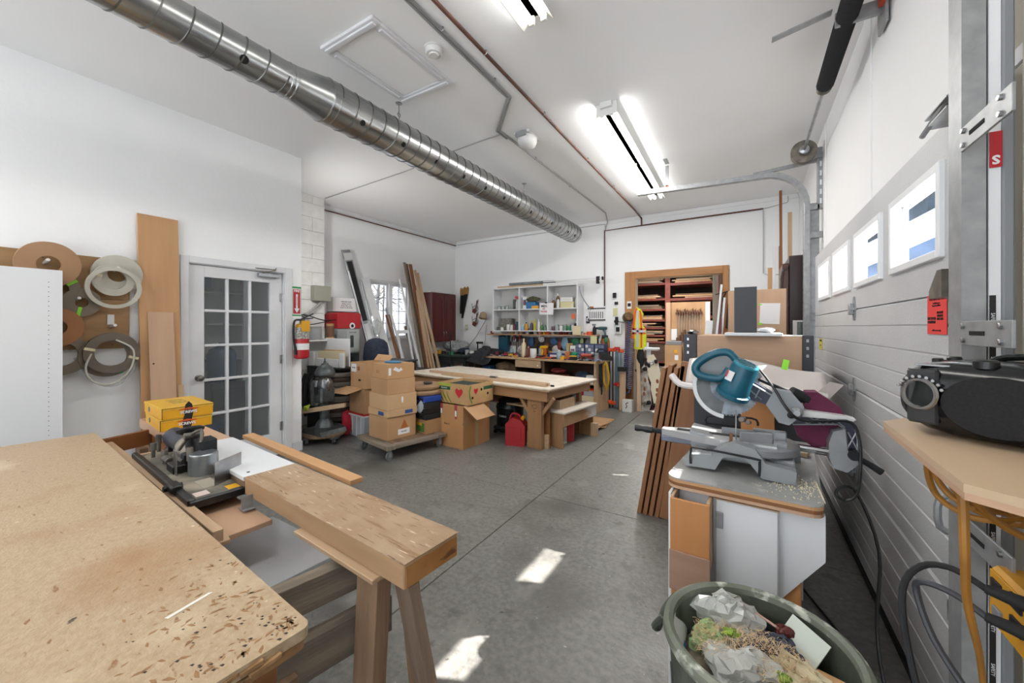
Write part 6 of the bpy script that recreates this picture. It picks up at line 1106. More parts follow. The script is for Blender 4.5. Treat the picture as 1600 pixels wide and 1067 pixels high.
# wall fittings above
t = thing('air_regulator', 'small black air regulator on the wall above the yellow cord', 'regulator', (-1.98, 6.89, 1.5)); ob('body', M().cyl((0, -.04, -.06), (0, -.04, .08), .028).cyl((0, -.08, 0), (0, -.03, 0), .035), BLKM, t); ob('pipe', M().tube([(-.02, -.03, .0), (.15, -.03, -.02), (.27, -.03, -.03)], .008, 6, 2), DIRTYM, t)
t = sbox('white outlet box with a black plug beside the doorway casing', (-1.96, 6.88, 1.28), (.12, .04, .16), WHITEP, name='outlet_box', cat='outlet'); ob('plug', M().bx(-.03, .03, -.05, -.02, .04, .12, .006), BLKM, t)
sbox('black padlock shape hung high beside the doorway', (-2.03, 6.89, 1.92), (.06, .03, .09), BLKM, name='padlock', cat='padlock'); sbox('cream note pinned beside the doorway', (-2.02, 6.905, 1.60), (.08, .003, .14), mat('pale_note', 'd2cf9f', .8), name='note', cat='note'); sbox('black bracket under the hanging padlock', (-2.0, 6.895, 1.80), (.06, .02, .05), BLKM, name='bracket', cat='bracket')
sbox('white card with a black symbol on the door casing', (-1.77, 6.888, 1.72), (.08, .003, .13), PAPER, name='card', cat='card', lt=INK)
t = thing('basket_hat', 'brown straw hat hooked on the door casing', 'hat', (-1.77, 6.82, 1.56), 0, None, (70, 0, 25)); ob('crown', M().lathe([(.09, .0), (.09, .02), (.07, .09), (.03, .11), (0, .112)], 22), mat('straw', '7d6142', .8, 0, '5c4730', 30), t); ob('brim', M().ring((0, 0, .0), .09, .012, (0, 0, 1), 24, 6), mat('green_band', '5a6b4a', .7), t)
t = thing('bag_of_kit', 'orange brown canvas bag hanging at the end of the ledge', 'bag', (-2.17, 6.80, 1.05)); ob('bag', lump(M(), (0, 0, .0), (.2, .16, .38), 4, amp=.15), mat('canvas_orange', '9a6440', .8), t)
drill('black and teal cordless drill hanging at the end of the ledge', (-2.2, 6.76, 1.2), 200, mat('dark_teal', '2a4c54', .5), BLKM, None, 20)
lumpy('glove', 'bright green work glove on the hanging canvas bag', 'glove', (-2.12, 6.69, 1.12), (.06, .04, .1), GREEN, 3)
# safety vest
t = thing('safety_vest', 'yellow and orange safety vest with reflective bands on the door casing', 'vest', (-1.57, 6.80, 1.0))
VY = mat('vest_yellow', 'd3dc2a', .7); VO = mat('vest_orange', 'e0642a', .7); VR = mat('reflective', 'c3c0c8', .35)
def sil(x): return x
body = [(-.12, .03), (-.11, .4), (-.09, .66), (-.05, .74), (.02, .70), (.06, .62), (.035, .5), (.05, .42), (.10, .36), (.11, .2), (.105, .08), (.04, .02)]
m = M(); vs = []
m.prism(body, -.035, .02, 'xz'); ob('cloth', m, VY, t)
ob('orange_trim', M().prism([(-.12, .05), (-.11, .45), (-.085, .66), (-.055, .73), (-.03, .71), (-.055, .62), (-.075, .42), (-.085, .05)], -.041, -.0355, 'xz').prism([(.02, .05), (.02, .4), (-.0, .68), (.02, .69), (.045, .6), (.05, .35), (.05, .05)], -.041, -.0355, 'xz').bx(-.12, .105, -.041, -.0355, .28, .31, 0).bx(-.12, .105, -.041, -.0355, .35, .38, 0), VO, t)
ob('reflective_band', M().bx(-.118, .104, -.046, -.0412, .31, .35, .001).bx(-.045, -.01, -.046, -.0412, .06, .68, .001), VR, t)
lumpy('black_cloth', 'black cloth hanging below the safety vest', 'cloth', (-1.56, 6.83, .72), (.13, .07, .34), BLKM, 2, .12)
# longboards leaning by the doorway
def longboard(lab, a, b, mt, rz):
    F, L = frame_mt(a, b, (math.cos(rad(rz)), math.sin(rad(rz)), 0)); t = thing('longboard', lab, 'skateboard', (0, 0, 0), 0, 'longboards leaning in the doorway'); t.matrix_world = F
    pr = [(-.04, 0), (-.1, .12), (-.105, .4), (-.08, .5), (-.105, .62), (-.1, L - .15), (-.05, L), (.05, L), (.1, L - .15), (.105, .62), (.08, .5), (.105, .4), (.1, .12), (.04, 0)]
    ob('deck', M().prism(pr, -.006, .006, 'xz'), mt, t)
    for z in (.12, L - .14):
        tr = ob('truck', M().cyl((-.075, -.045, z), (.075, -.045, z), .009).bx(-.025, .025, -.04, -.006, z - .03, z + .03, .004), STEEL, t)
        for x in (-.085, .085): ob('wheel', M().lathe([(.012, -.02), (.032, -.018), (.034, 0), (.032, .018), (.012, .02)], 18, (x, -.05, z), (1, 0, 0)), BLKM, tr)
    for x, z in ((.0, .36), (.03, .5), (-.02, .28)): ob('printed_mark', M().lathe([(.024, 0), (.024, .0008)], 14, (x, -.0062, z), (0, -1, 0), 1, 1.5), mat('brown_print', '8c5a3a', .8), t)
    return t
CR = mat('cream_deck', 'd8cdb6', .5); 
longboard('cream longboard with dark wheels and printed marks, leaning in front', (-1.18, 6.60, .03), (-1.40, 6.84, .93), CR, -12)
longboard('dark red edged longboard behind the cream one', (-1.36, 6.74, .02), (-1.50, 6.905, .86), mat('dark_deck', '5b2a2a', .5, 0, '2c2626', 5), -20)
longboard('white patterned board leaning closest to the door casing', (-1.42, 6.66, .02), (-1.55, 6.87, .80), mat('patterned_deck', 'cfcac2', .5, 0, '8a8078', 9), -25)
lean('offcut', 'tall pine strip leaning on the door casing below the vest', 6.62, 0, -1.53, 6.87, 1.0, -1.62, .06, .02, PINE['z'], side=(1, 0, 0)); lean('offcut', 'weathered pine strip leaning beside the tall one', 6.60, 0, -1.60, 6.87, .85, -1.66, .05, .02, GREYW['z'], side=(1, 0, 0))
# by the far side of the doorway
t = thing('hook_arm', 'black iron hook arm on the door casing', 'hook', (-.33, 6.885, 1.93)); ob('arm', M().tube([(-.10, -.02, -.02), (.0, -.02, .0), (.09, -.02, .03)], .008, 6, 1).tube([(.04, -.02, .0), (.0, -.02, -.1), (.03, -.02, -.16)], .008, 6, 2), BLKM, t)
sbox('white banner with red lettering propped beside the doorway', (-.19, 6.86, 1.36), (.12, .02, .42), PAPER, name='banner', cat='sign'); text('SALE', .13, RED, None, (-.19, 6.847, 1.57), (90, 90, 0), 'red_lettering')
o = bpy.data.objects['red_lettering']; b = bpy.data.objects['banner']; o.parent = b; o.location = (0, -.0125, .21)
mono('handsaw', 'dark handsaw hanging on the far door casing', 'saw', M().bx(-.015, .015, -.008, .008, 0, .38, .003), DKS, (-.28, 6.87, 1.38), (0, 5, 0))
t = thing('rail_pieces', 'two pale aluminium rails leaning in the doorway', 'rails', (0, 0, 0)); 
for a, b_ in (((-.50, 6.45, 0), (-.34, 6.75, 2.05)), ((-.42, 6.5, 0), (-.30, 6.78, 1.85))): board('rail', None, a, b_, .03, .02, mat('pale_aluminium', 'c9ccce', .4, .4), (1, 0, 0), parent=t)
lean('offcut', 'dark red strip standing by the aluminium rails', 6.4, 0, -.40, 6.7, 1.55, -.36, .05, .02, mat('dark_red_strip', '6f2430', .5), side=(1, 0, 0)); lean('offcut', 'white board end behind the maple panel', 6.3, 0, -.60, 6.7, 1.50, -.50, .10, .02, TRIM, side=(1, 0, 0)); sbox('white and red tin on the ledge beside the doorway', (-.22, 6.3, 1.28), (.14, .08, .12), PAPER, 0, lt=RED) if False else None
# ---------------------------------------------------------------- room beyond: lumber rack
t = thing('lumber_rack', 'red brown lumber rack filling the end of the room beyond', 'rack', (0, 14.6, 0))
for x in (-4.1, -2.50, -.9): ob('post', M().bx(x, x + .17, 0, .15, 0, 3.28, .004), RACKR, t)
zsL = [.12, .82, 1.05, 1.32, 1.60, 1.98, 2.35, 2.9]
for z in zsL: ob('shelf', M().bx(-3.93, -2.50, .0, 1.2, z, z + .07, .004), RACKR, t)
for z in (.9, 1.3, 1.7, 2.32, 2.86): ob('shelf', M().bx(-2.33, -.9, .0, 1.2, z, z + .09, .004), RACKR, t)
ob('back_panel', M().bx(-4.1, -.7, 1.2, 1.22, 0, 3.28, 0), mat('rack_dark', '2a1714', .8), t); ob('base_panel', M().bx(-3.93, -2.5, .05, .07, .19, .8, .002), WALN['x'], t)
R = random.Random(21); cols = [PINE['x'], MAPLE['x'], OLD['x'], GREYW['x'], BEECH['x']]; nm = 0
for x0, x1, zz in ((-3.9, -2.53, zsL[1:]), (-2.3, -.93, (1.7, 2.32, 2.86))):
    for z in zz:
        top = min([q for q in list(zz) + [3.2] if q > z]) - z - .09; h = .075 if x0 < -3 else .095; n = 0
        while h < top * .85 + .05 and n < 3:
            L = R.uniform(.7, 1.25); th = R.uniform(.03, .05); xx = x0 + R.uniform(0, 1.3 - L + .05); nm += 1
            o = ob('board', M().bx(xx, xx + L, R.uniform(.0, .06), 1.1, z + h, z + h + th, .003), R.choice(cols), t); h += th + .012; n += 1
t = thing('panel_post', 'tall tan panel edge standing before the rack beyond the doorway', 'panel', (-1.80, 11, 0)); ob('panel', M().bx(-.06, .05, -.02, .4, 0, 2.05, .003), MAPLE['z'], t)
t = thing('clamp_board', 'cardboard coloured panel hung with a row of bar clamps beyond the doorway', 'panel', (0, 11.2, 0)); ob('panel', M().bx(-1.75, -.82, 0, .03, .6, 2.06, .003), CARD, t); ob('white_strip', M().bx(-.93, -.83, -.005, 0, .9, 2.05, .002), PAPER, t); ob('hanging_rail', M().bx(-1.65, -1.0, -.05, 0, 1.76, 1.79, .002), WALN['x'], t); ob('legs', M().bx(-1.7, -1.62, 0, .03, 0, .6, .002).bx(-.95, -.87, 0, .03, 0, .6, .002), CARD2, t)
for k in range(10):
    c = thing('hanging_clamp', 'rusty headed bar clamp, %s of the ten in the row beyond the doorway' % ('first', 'second', 'third', 'fourth', 'fifth', 'sixth', 'seventh', 'eighth', 'ninth', 'last')[k], 'clamp', (-1.60 + k * .062, 11.13, 0), 0, 'row of clamps beyond the doorway'); z1 = 1.86 - (k % 3) * .02
    ob('bar', M().cyl((0, 0, 1.05), (0, 0, z1), .009, n=8), STEEL, c); ob('head', M().bx(-.02, .025, -.03, .03, z1 - .12, z1, .006).cyl((-.02, -.02, z1), (.03, -.02, z1 + .03), .007, n=6), mat('rust_brown', '5e3a28', .7), c); ob('foot', M().bx(-.025, .025, -.03, .03, 1.0, 1.12 + (k % 4) * .07, .006), MC['rust_brown'], c)
sbox('white sheet stuck low on the clamp panel', (-1.68, 11.15, 1.05), (.16, .01, .3), PAPER, name='sheet', cat='sheet')
t = carton('brown carton with white labels beyond the doorway', (-1.52, 10.1, 0), 0, (.36, .4, .97), CARD); label_patch(t, .04, .12, -.2, .62, .74, PAPER, face='-y'); label_patch(t, .03, .1, -.2, .78, .86, YEL); carton('second brown carton beside the labelled one beyond the doorway', (-1.22, 10.25, 0), 0, (.2, .4, .92), CARD2)
sbox('grey clear wrapped box on the labelled carton', (-1.52, 10.1, .98), (.34, .3, .08), GREY)
t = thing('pedestal_machine', 'pale grey pedestal machine standing beyond the doorway', 'machine', (-1.78, 8.5, 0)); LG2 = mat('pale_machine', 'c5cacc', .4)
ob('base', M().lathe([(.14, 0), (.13, .03), (.05, .06)], 24), LG2, t); ob('post', M().cyl((0, 0, .04), (0, 0, .92), .045), LG2, t); ob('table', M().bx(-.24, .2, -.14, .14, .92, .97, .01), LG2, t); ob('motor', M().cyl((-.05, 0, .97), (-.05, 0, 1.08), .05).bx(-.24, -.1, -.06, .06, .86, .92, .006), LG2, t)
t = thing('near_post', 'timber post and dark boards standing just inside the far doorway edge', 'post', (-.5, 8.0, 0)); ob('post', M().bx(-.05, .04, 0, .1, 0, 2.5, .003), GREYW['z'], t); ob('board', M().bx(.06, .1, .02, .12, 0, 2.5, .003), WALN['z'], t); ob('board', M().bx(.12, .16, .02, .12, 0, 2.5, .003), OAK['z'], t)
# ---------------------------------------------------------------- corner beyond the garage door
t = thing('tall_cabinet', 'tall espresso brown cabinet standing in the corner behind the door track', 'cabinet', (.40, 4.95, 0)); ob('carcass', M().bx(-.03, .2, 0, .6, 0, 2.14, .003), ESPR, t); ob('door_edge', M().bx(-.09, -.035, -.02, .5, .02, 2.06, .006), mat('dark_mahogany', '4a2a22', .3), t); ob('arch_trim', M().tube([(-.095, -.02, 1.2), (-.095, -.02, 1.9), (-.06, -.02, 2.0), (-.04, -.02, 2.02)], .012, 6, 3), ESPR, t); ob('paper_label', M().bx(-.0, .12, -.001, 0, 1.32, 1.47, 0), PAPER, t)
for lab, x0, x1, z1, w_, m_ in (('tall thin orange stick, highest of those standing in the corner', .36, .33, 2.98, .03, OAK['z']), ('tan stick beside the tall orange one in the corner', .44, .43, 2.70, .045, PINE['z']), ('short white strip standing against the dark cabinet', .27, .26, 2.32, .035, TRIM), ('pale tan length standing beside the dark cabinet', .23, .22, 2.04, .06, BEECH['z']), ('thin red tipped stick in the corner', .34, .32, 2.3, .02, OAK['z'])):
    lean('stick', lab, 5.75, 0, x0, 6.2, z1 * 1.07, x1 + .04, w_, .03, m_, 'stick', side=(1, 0, 0))
t = thing('maple_sheet', 'orange maple sheet with a taped white page standing behind the dark panel', 'board', (.07, 4.3, 0)); ob('sheet', M().bx(-.23, .23, 0, .02, 0, 1.75, .002), MAPLE['z'], t); pg = ob('page', M().box((.105, -.002, 1.525), (.155, .001, .19), (0, 2, 0), 0), PAPER, t); ob('tape', M().box((.03, -.003, 1.43), (.03, .001, .02), (0, 0, 0), 0).box((.03, -.003, 1.61), (.03, .001, .01), (0, 0, 0), 0), NEON, t)
ob('shelf_edge', M().bx(.0, .16, -.01, 0, 1.37, 1.38, 0), PINE['x'], t)
# upturned cabinet behind the saw
t = thing('maple_cabinet', 'cabinet with a broad maple panel between dark grey posts behind the saw', 'cabinet', (-.02, 3.2, 0))
ob('maple_panel', M().bx(-.303, .33, 0, .02, .55, 1.338, .002), MAPLE['x'], t); ob('top_panel', M().bx(-.303, .33, .02, .75, 1.315, 1.337, .002), MAPLE['x'], t)
for x in (-.395, .33): ob('post', M().bx(x, x + (.09 if x < 0 else .06), -.01, .04, 0, 1.345, .003), DGREY, t)
ob('side_panel', M().bx(-.39, -.37, .04, .75, 0, 1.33, .002), DGREY, t); ob('side_panel', M().bx(.36, .38, .04, .75, 0, 1.33, .002), DGREY, t); ob('lower_panel', M().bx(-.303, .33, .0, .02, .0, .549, .002), DGREY, t)
for z in (1.2, 1.25, 1.3):
    for x in (-.37, .35): ob('hardware', M().bx(x, x + .014, -.014, -.009, z, z + .02, .001), STEEL, t)
ob('tape', M().box((.19, -.001, 1.20), (.05, .001, .05), (0, 30, 0), 0), NEON, t) if False else None
t = thing('white_shelf_board', 'white laminate shelf board lying on top of the maple cabinet', 'board', (0, 3.25, 1.338)); ob('board', M().bx(-.14, .20, -.12, .2, 0, .022, .004), WHITE, t)
mono('dark_panel', 'dark grey laminate panel standing on the white shelf board', 'panel', M().bx(-.07, .068, -.01, .01, 0, .325, .001), DGREY, (-.012, 3.24, 1.3605))
lumpy('crumpled_paper', 'small heap of crumpled white paper beside the dark panel', 'paper', (.11, 3.3, 1.361), (.12, .1, .035), PAPER, 4, .25)
mono('white_sheet', 'thin white sheet at the end of the maple cabinet top', 'sheet', M().bx(-.06, .06, -.1, .1, 0, .006, 0), PAPER, (.27, 3.3, 1.338)); can('dark green spray tin on the corner post of the maple cabinet', (.33, 3.55, 1.338), .1, .018, mat('dark_green_tin', '34433e', .4))
lumpy('tool_cluster', 'cluster of small steel clips on the nearer post of the maple cabinet', 'clips', (-.36, 3.24, 1.346), (.07, .06, .03), STEEL, 6, .3)
# shrink-wrapped foam behind the saw
FO = mat('milky_foam', 'd9cfcb', .35, 0, 'cdc2be', 3, trans=.12); t = thing('foam_sheet', 'curled sheet of milky packing foam behind the saw', 'packing foam', (0, 2.72, 0))
def fs(u, v):
    x = -.33 + .70 * u; z = 1.185 - .12 * max(0, u - .55) ** 1.3 - .10 * (v) ** 1.5 + .02 * math.sin(u * 6); return (x, -.10 + .22 * (1 - v) + .03 * math.sin(u * 5), z - .06 * v * (1 if u > .4 else .6))
ob('sheet', M().grid(fs, 24, 10), FO, t, solid=.006); ob('rolled_edge', M().tube([(.0, -.10, 1.06), (.12, -.11, 1.05), (.25, -.10, 1.04), (.36, -.08, 1.03)], .022, 8, 3).tube([(-.41, -.10, 1.10), (-.36, -.12, 1.05), (-.28, -.12, 1.04), (-.2, -.12, 1.04)], .02, 8, 3), mat('foam_roll', 'e2dcda', .35), t)
ob('corner', M().prism([(.3, 1.03), (.37, 1.11), (.43, 1.10), (.37, 1.02)], -.09, -.085, 'xz'), FO, t); ob('neon_tape', M().box((.185, -.005, 1.185), (.03, .002, .07), (-40, 14, 0), 0), NEON, t)
t = thing('foam_stand', 'dark grey drawer unit under the packing foam', 'cabinet', (-.1, 2.80, 0)); ob('body', M().bx(-.2, .42, 0, .25, 0, .98, .004), DGREY, t); ob('rim_groove', M().tube([(-.13, -.004, .70), (-.13, -.004, .78), (.1, -.004, .78), (.3, -.004, .74)], .006, 5, 1), BLKM, t)
mono('ply_sheet', 'orange grained ply offcut leaning on the dark drawer unit', 'offcut', M().prism([(-.10, 0), (.10, 0), (.10, .31), (-.06, .34), (-.06, .2), (-.10, .2)], -.012, .0, 'xz'), wood('orange_ply', 'e0924c', 'd08442', 'x', 3), (.02, 2.62, .63)) if False else board('ply_offcut', 'orange grained ply offcut leaning on the dark drawer unit', (.05, 2.66, .0), (.05, 2.76, .97), .17, .015, wood('orange_ply', 'e0924c', 'd08442', 'z', 3), (1, 0, 0), 'offcut')
lumpy('black_bag', 'small black bag on the floor between the door stack and the dark unit', 'bag', (-.45, 3.55, .0), (.14, .2, .72), BLKM, 5, .15)
# stack of framed doors
names = ['brown framed cabinet door, outermost of the leaning stack', 'brown framed cabinet door, second in the leaning stack', 'brown framed cabinet door, third in the leaning stack', 'brown framed cabinet door, fourth in the leaning stack']
WD = wood('warm_brown', 'b07242', '965c34', 'z', 5); WD2 = mat('door_panel', '5a3522', .5)
for k, lab in enumerate(names):
    xb = -.70 + k * .042; t = thing('cabinet_door', lab, 'door', (xb, 3.0, 0), 0, 'doors leaning in a stack', (0, 9.2, 0)); L = 1.12 + .02 * (k % 2) + (.02 if k == 4 else 0); dp = .20 + .01 * k
    ob('stile', M().bx(-.015, .015, 0, .06, 0, L, .003), WD, t); ob('stile', M().bx(-.015, .015, dp - .06, dp, 0, L, .003), WD, t); ob('rail', M().bx(-.015, .015, .06, dp - .06, 0, .07, .003).bx(-.015, .015, .06, dp - .06, L - .07, L, .003).bx(-.015, .015, .06, dp - .06, L * .27, L * .27 + .05, .003), WD, t); ob('panel', M().bx(-.004, .004, .06, dp - .06, .07, L - .07, 0), WD2, t)
t = mono('thick_board', 'thick rough brown board leaning on the cabinet behind the door stack', 'board', M().bx(-.065, .075, 0, .04, 0, 1.16, .004), WD, (-.49, 3.0, 0), (0, 7.5, 0))
# ---------------------------------------------------------------- saw stand
st = thing('saw_stand', 'white cabinet stand with a rounded grey worktop under the mitre saw', 'stand', (-.28, 1.66, 0), -3)
top = [(.0 + .05 - .05 * math.cos(a), .05 - .05 * math.sin(a)) for a in [i * math.pi / 12 for i in range(0, 7)]] + [(.46 + .04 * math.sin(a), .04 - .04 * math.cos(a)) for a in [i * math.pi / 12 for i in range(0, 7)]] + [(.52, .88), (.04, .88)]
ob('top', M().prism(top, .797, .803, 'xy'), marked('grey_laminate_top', 'a3a4a2', '949593', [('c9c5ba', 12, .62, .1, (1, 1, 1)), ('7d7d7a', 6, .64, .1, (1, 1, 1))], .4, 8), st)
for k in range(3): ob('ply_layer', M().prism(top, .797 - .012 * (k + 1), .7965 - .012 * k, 'xy'), (BEECH['x'], OAK['x'], MAPLE['x'])[k], st)
ob('side_panel', M().bx(.016, .027, -.035, .85, 0, .755, .002), WHITE, st); ob('front_panel', M().bx(.04, .375, .045, .06, .0, .755, .002), WHITE, st); ob('end_gusset', M().prism([(.375, .42), (.505, .60), (.505, .758), (.375, .758)], .05, .07, 'xz'), WHITE, st); ob('rear_panel', M().bx(.04, .48, .84, .86, 0, .755, .002), WHITE, st); ob('side_panel', M().bx(.36, .375, .06, .84, 0, .755, .002), OAK['z'], st); ob('orange_leg', M().bx(.375, .44, .06, .085, 0, .5, .003), wood('orange_ply', 'e0924c', 'd08442', 'z', 3), st)
ob('front_door', M().bx(.175, .372, .022, .042, .03, .745, .003), WHITE, st); ob('door_edge', M().bx(.17, .376, .02, .044, .745, .75, .001), PINE['x'], st)
ob('hinge', M().bx(.175, .2, .014, .022, .64, .70, .001), GALV, st); ob('gap_rail', M().bx(.05, .36, .046, .052, .748, .762, .001), OAK['x'], st)
for x in (.09, .17, .26, .33): ob('brace_plate', M().bx(x, x + .045, .03, .045, .757, .762, 0), BLKM, st)
bxg = ob('bin', M().bx(.028, .165, -.06, -.048, .50, .745, .002), wood('orange_ply', 'e0924c', 'd08442', 'z', 3), st); ob('bin_side', M().bx(.028, .04, -.048, .04, .50, .752, .002).bx(.152, .165, -.048, .04, .50, .752, .002), PINE['z'], bxg); ob('bin_front', M().bx(.026, .167, -.068, -.0605, .40, .55, .002), wood('pale_walnut', 'c09478', 'ae8268', 'x', 4), bxg); ob('bin_floor', M().bx(.04, .152, -.048, .04, .5, .51, 0), PINE['x'], bxg)
ob('orange_strip', M().bx(.03, .165, -.05, -.045, 0, .42, .001), wood('orange_ply', 'e0924c', 'd08442', 'z', 3), st)
m = M(); R = random.Random(8)
for k in range(420):
    x = R.gauss(.20, .07); y = R.gauss(1.80, .06); x = min(max(x, -.0), .225); y = min(max(y, 1.67), 2.2); a = R.uniform(.001, .0035); m.add([(x - a, y, .8031), (x + a * .3, y - a, .8031), (x + a, y + a * .6, .8033), (x, y, .8031 + a * 1.4)], [(0, 1, 3), (1, 2, 3), (2, 0, 3), (0, 2, 1)])
mono('sawdust', 'pale sawdust scattered over the worktop at the front of the saw', 'sawdust', m, mat('sawdust', 'd9cfb4', .9), kind='stuff')
# ---------------------------------------------------------------- sliding compound mitre saw
sw = thing('mitre_saw', 'teal and grey sliding compound mitre saw with its blade raised', 'saw', (0, 0, 0))
CA = mat('cast_aluminium', '9a9da0', .4, .45, '8b8e91', 12); CA2 = mat('painted_cast', '8c9093', .45, .1)
DKF = mat('dark_frame', '32374a', .5)
ob('base', M().prism([(-0.231,0.846),(-0.211,0.864),(-0.128,0.875),(-0.104,0.905),(-0.04,0.936),(0.026,0.921),(0.06,0.871),(0.157,0.857),(0.155,0.806),(0.047,0.811),(0.009,0.862),(-0.018,0.883),(-0.086,0.871),(-0.114,0.816),(-0.226,0.814)], 1.795, 1.85, 'xz'), CA2, sw)
ob('base', M().prism([(-.24, .803), (-.10, .803), (-.06, .83), (.07, .83), (.12, .803), (.20, .803), (.20, .84), (.08, .87), (-.10, .87), (-.24, .83)], 2.12, 2.17, 'xz'), CA2, sw); ob('base_bridge', M().bx(-.13, .16, 1.86, 2.12, .84, .875, .008), CA2, sw)
ob('base_skirt', M().prism([(-0.221,0.94),(-0.019,0.907),(0.135,0.93),(0.137,0.865),(0.028,0.827),(-0.067,0.849),(-0.215,0.865)], 1.9, 2.06, 'xz'), CA, sw)
ob('turntable', M().lathe([(.15, 0), (.155, .006), (.155, .03), (.15, .036), (0, .036)], 40, (.03, 1.98, .88)), CA, sw)
ob('table_arm', M().prism([(-.345, 1.93), (-.10, 1.86), (.10, 1.86), (.10, 2.10), (-.10, 2.06), (-.345, 1.965)], .895, .925, 'xy'), mat('bright_cast', 'b9bbbd', .3, .5), sw); ob('kerf_plate', M().bx(-.28, .09, 1.94, 1.97, .925, .928, .0005), BLKM, sw)
ob('fence', M().bx(-.10, .12, 1.985, 2.0, .917, .95, .003).bx(.02, .14, 1.98, 2.01, .916, .96, .004), CA, sw); ob('fence', M().box((.03, 1.90, .94), (.12, .02, .05), (0, 0, 15), .004), CA, sw)
h = ob('locking_handle', M().cyl((-.345, 1.95, .905), (-.395, 1.945, .908), .012), BLKM, sw); ob('grip', M().lathe([(.0, 0), (.016, .004), (.018, .03), (.014, .05), (.018, .075), (.015, .085)], 16, (-.385, 1.945, .908), (-1, -.1, .05)), BLK, h); ob('arm_skirt', M().bx(-.345, -.19, 1.915, 1.985, .87, .897, .004), mat('blue_grey_cast', '6d7384', .4), sw)
ob('wood_strip', M().box((-0.06,1.86,0.923), (.012, .01, .07), (0, 4, 0), .001), OAK['z'], sw); ob('pivot_rod', M().cyl((-0.042,1.9,1.051), (-0.042,1.9,0.916), .003), STEEL, sw)
ob('clamp_frame', M().tube([(-0.205,1.79,0.827), (-0.203,1.79,0.887), (-0.173,1.79,0.897), (0.021,1.79,0.886), (0.04,1.79,0.876), (0.038,1.79,0.821)], .0045, 6, 2), BLKM, sw); ob('clamp_frame', M().tube([(-0.175,2.2,0.911), (-0.172,2.2,0.95), (-0.022,2.2,0.962), (0.036,2.2,0.956), (0.042,2.2,0.929)], .005, 6, 2), BLKM, sw)
for a_, b_, r_ in (((-0.024,1.95,1.002), (-0.015,2,0.993), .012), ((0,1.95,0.992), (0.007,2,0.982), .009), ((-0.14,1.92,0.839), (-0.103,1.92,0.851), .01)): ob('clamp_knob', M().cyl(a_, b_, r_), DIRTYM, sw)
# slide rails and rear bracket
for dz, dy in ((0, 0), (-.026, .07)): ob('slide_rail', M().cyl((.06, 2.02 + dy, .905 + dz), (.33, 2.02 + dy, .893 + dz), .011), CHROME, sw)
ob('rail_bracket', M().prism([(0.278,0.934),(0.292,0.983),(0.328,0.998),(0.336,0.917),(0.371,0.868),(0.336,0.828),(0.292,0.838),(0.28,0.877)], 1.99, 2.11, 'xz'), CA, sw); ob('bracket_boss', M().cyl((.355, 1.98, .90), (.355, 2.12, .90), .02), BLKM, sw)
fr = [(0.147,1.032),(0.329,1.043),(0.36,1.017),(0.371,0.953),(0.364,0.872),(0.345,0.869),(0.341,0.923),(0.333,0.993),(0.309,1.01),(0.164,0.991)]
ob('arm_frame', M().prism(fr, 2.02, 2.06, 'xz'), DKF, sw); ob('frame_rim', M().tube([(x, 2.015, z) for x, z in fr], .0035, 5, 1, True), CA, sw)
for a_, b_ in (((0.176,2.01,1.028), (0.212,2.01,1.001)), ((0.212,2.01,1.032), (0.26,2.01,1.004)), ((0.26,2.01,1.036), (0.212,2.01,1.001)), ((0.291,2.01,1.037), (0.331,2.01,1.001)), ((0.34,2.01,0.984), (0.366,2.01,0.925)), ((0.366,2.01,0.988), (0.339,2.01,0.92)), ((0.267,2.01,1.036), (0.303,2.01,1.007)), ((0.303,2.01,1.038), (0.263,2.01,1.002))): ob('lattice_rib', M().tube([a_, b_], .003, 5, 1), CA, sw)
ob('cover_strip', M().prism([(0.19,1.056),(0.325,1.048),(0.364,1.037),(0.348,1.025),(0.29,1.031),(0.19,1.029)], 2.0, 2.06, 'xz'), WHITEP, sw); ob('side_handle', M().tube([(0.368,2,0.888), (0.39,2,0.877), (0.438,2,0.846)], lambda u: .009 + .004 * u, 8, 3), BLKM, sw)
# hinged head
ob('pivot_block', M().prism([(0.066,1.072),(0.098,1.138),(0.156,1.129),(0.197,1.075),(0.194,1.043),(0.147,0.994),(0.111,1.001)], 1.97, 2.07, 'xz'), CA2, sw); ob('knuckle', M().lathe([(.0, -.01), (.02, 0), (.022, .015), (.012, .03)], 18, (0.17,1.97,1.051), (0, -1, 0)), CA, sw); ob('knuckle', M().lathe([(.0, -.01), (.012, 0), (.014, .012), (.006, .02)], 14, (0.153,1.97,1.039), (0, -1, 0)), BLKM, sw)
ob('head_arm', M().prism([(-0.044,1.147),(0.009,1.173),(0.086,1.124),(0.109,1.087),(0.084,1.063),(-0.02,1.097)], 1.98, 2.04, 'xz'), DKF, sw); ob('head_arm_rib', M().tube([(-0.007,1.975,1.141), (0.051,1.975,1.091)], .003, 5, 1).tube([(0.009,1.975,1.159), (0.088,1.975,1.111)], .004, 5, 1).tube([(0.047,1.975,1.14), (0.028,1.975,1.095)], .003, 5, 1), CA, sw); ob('upper_link', M().tube([(0.017,2.04,1.146), (0.034,2.04,1.173), (0.1,2.04,1.144), (0.15,2.04,1.121)], .008, 6, 1), BLKM, sw)
bc = Vector((-0.077,2,1.133)); ax = (.12, -1, .22)
teeth = M(); r0 = .13; pts = []
for k in range(54): a = k / 54 * 6.2832; pts += [(r0 * math.cos(a), r0 * math.sin(a)), ((r0 - .007) * math.cos(a + .03), (r0 - .007) * math.sin(a + .03)), ((r0 - .007) * math.cos(a + .075), (r0 - .007) * math.sin(a + .075))]
bm_ = M().prism(pts, -.0012, .0012, 'xy'); qm = Matrix.Translation(bc) @ Vector(ax).to_track_quat('Z', 'Y').to_matrix().to_4x4()
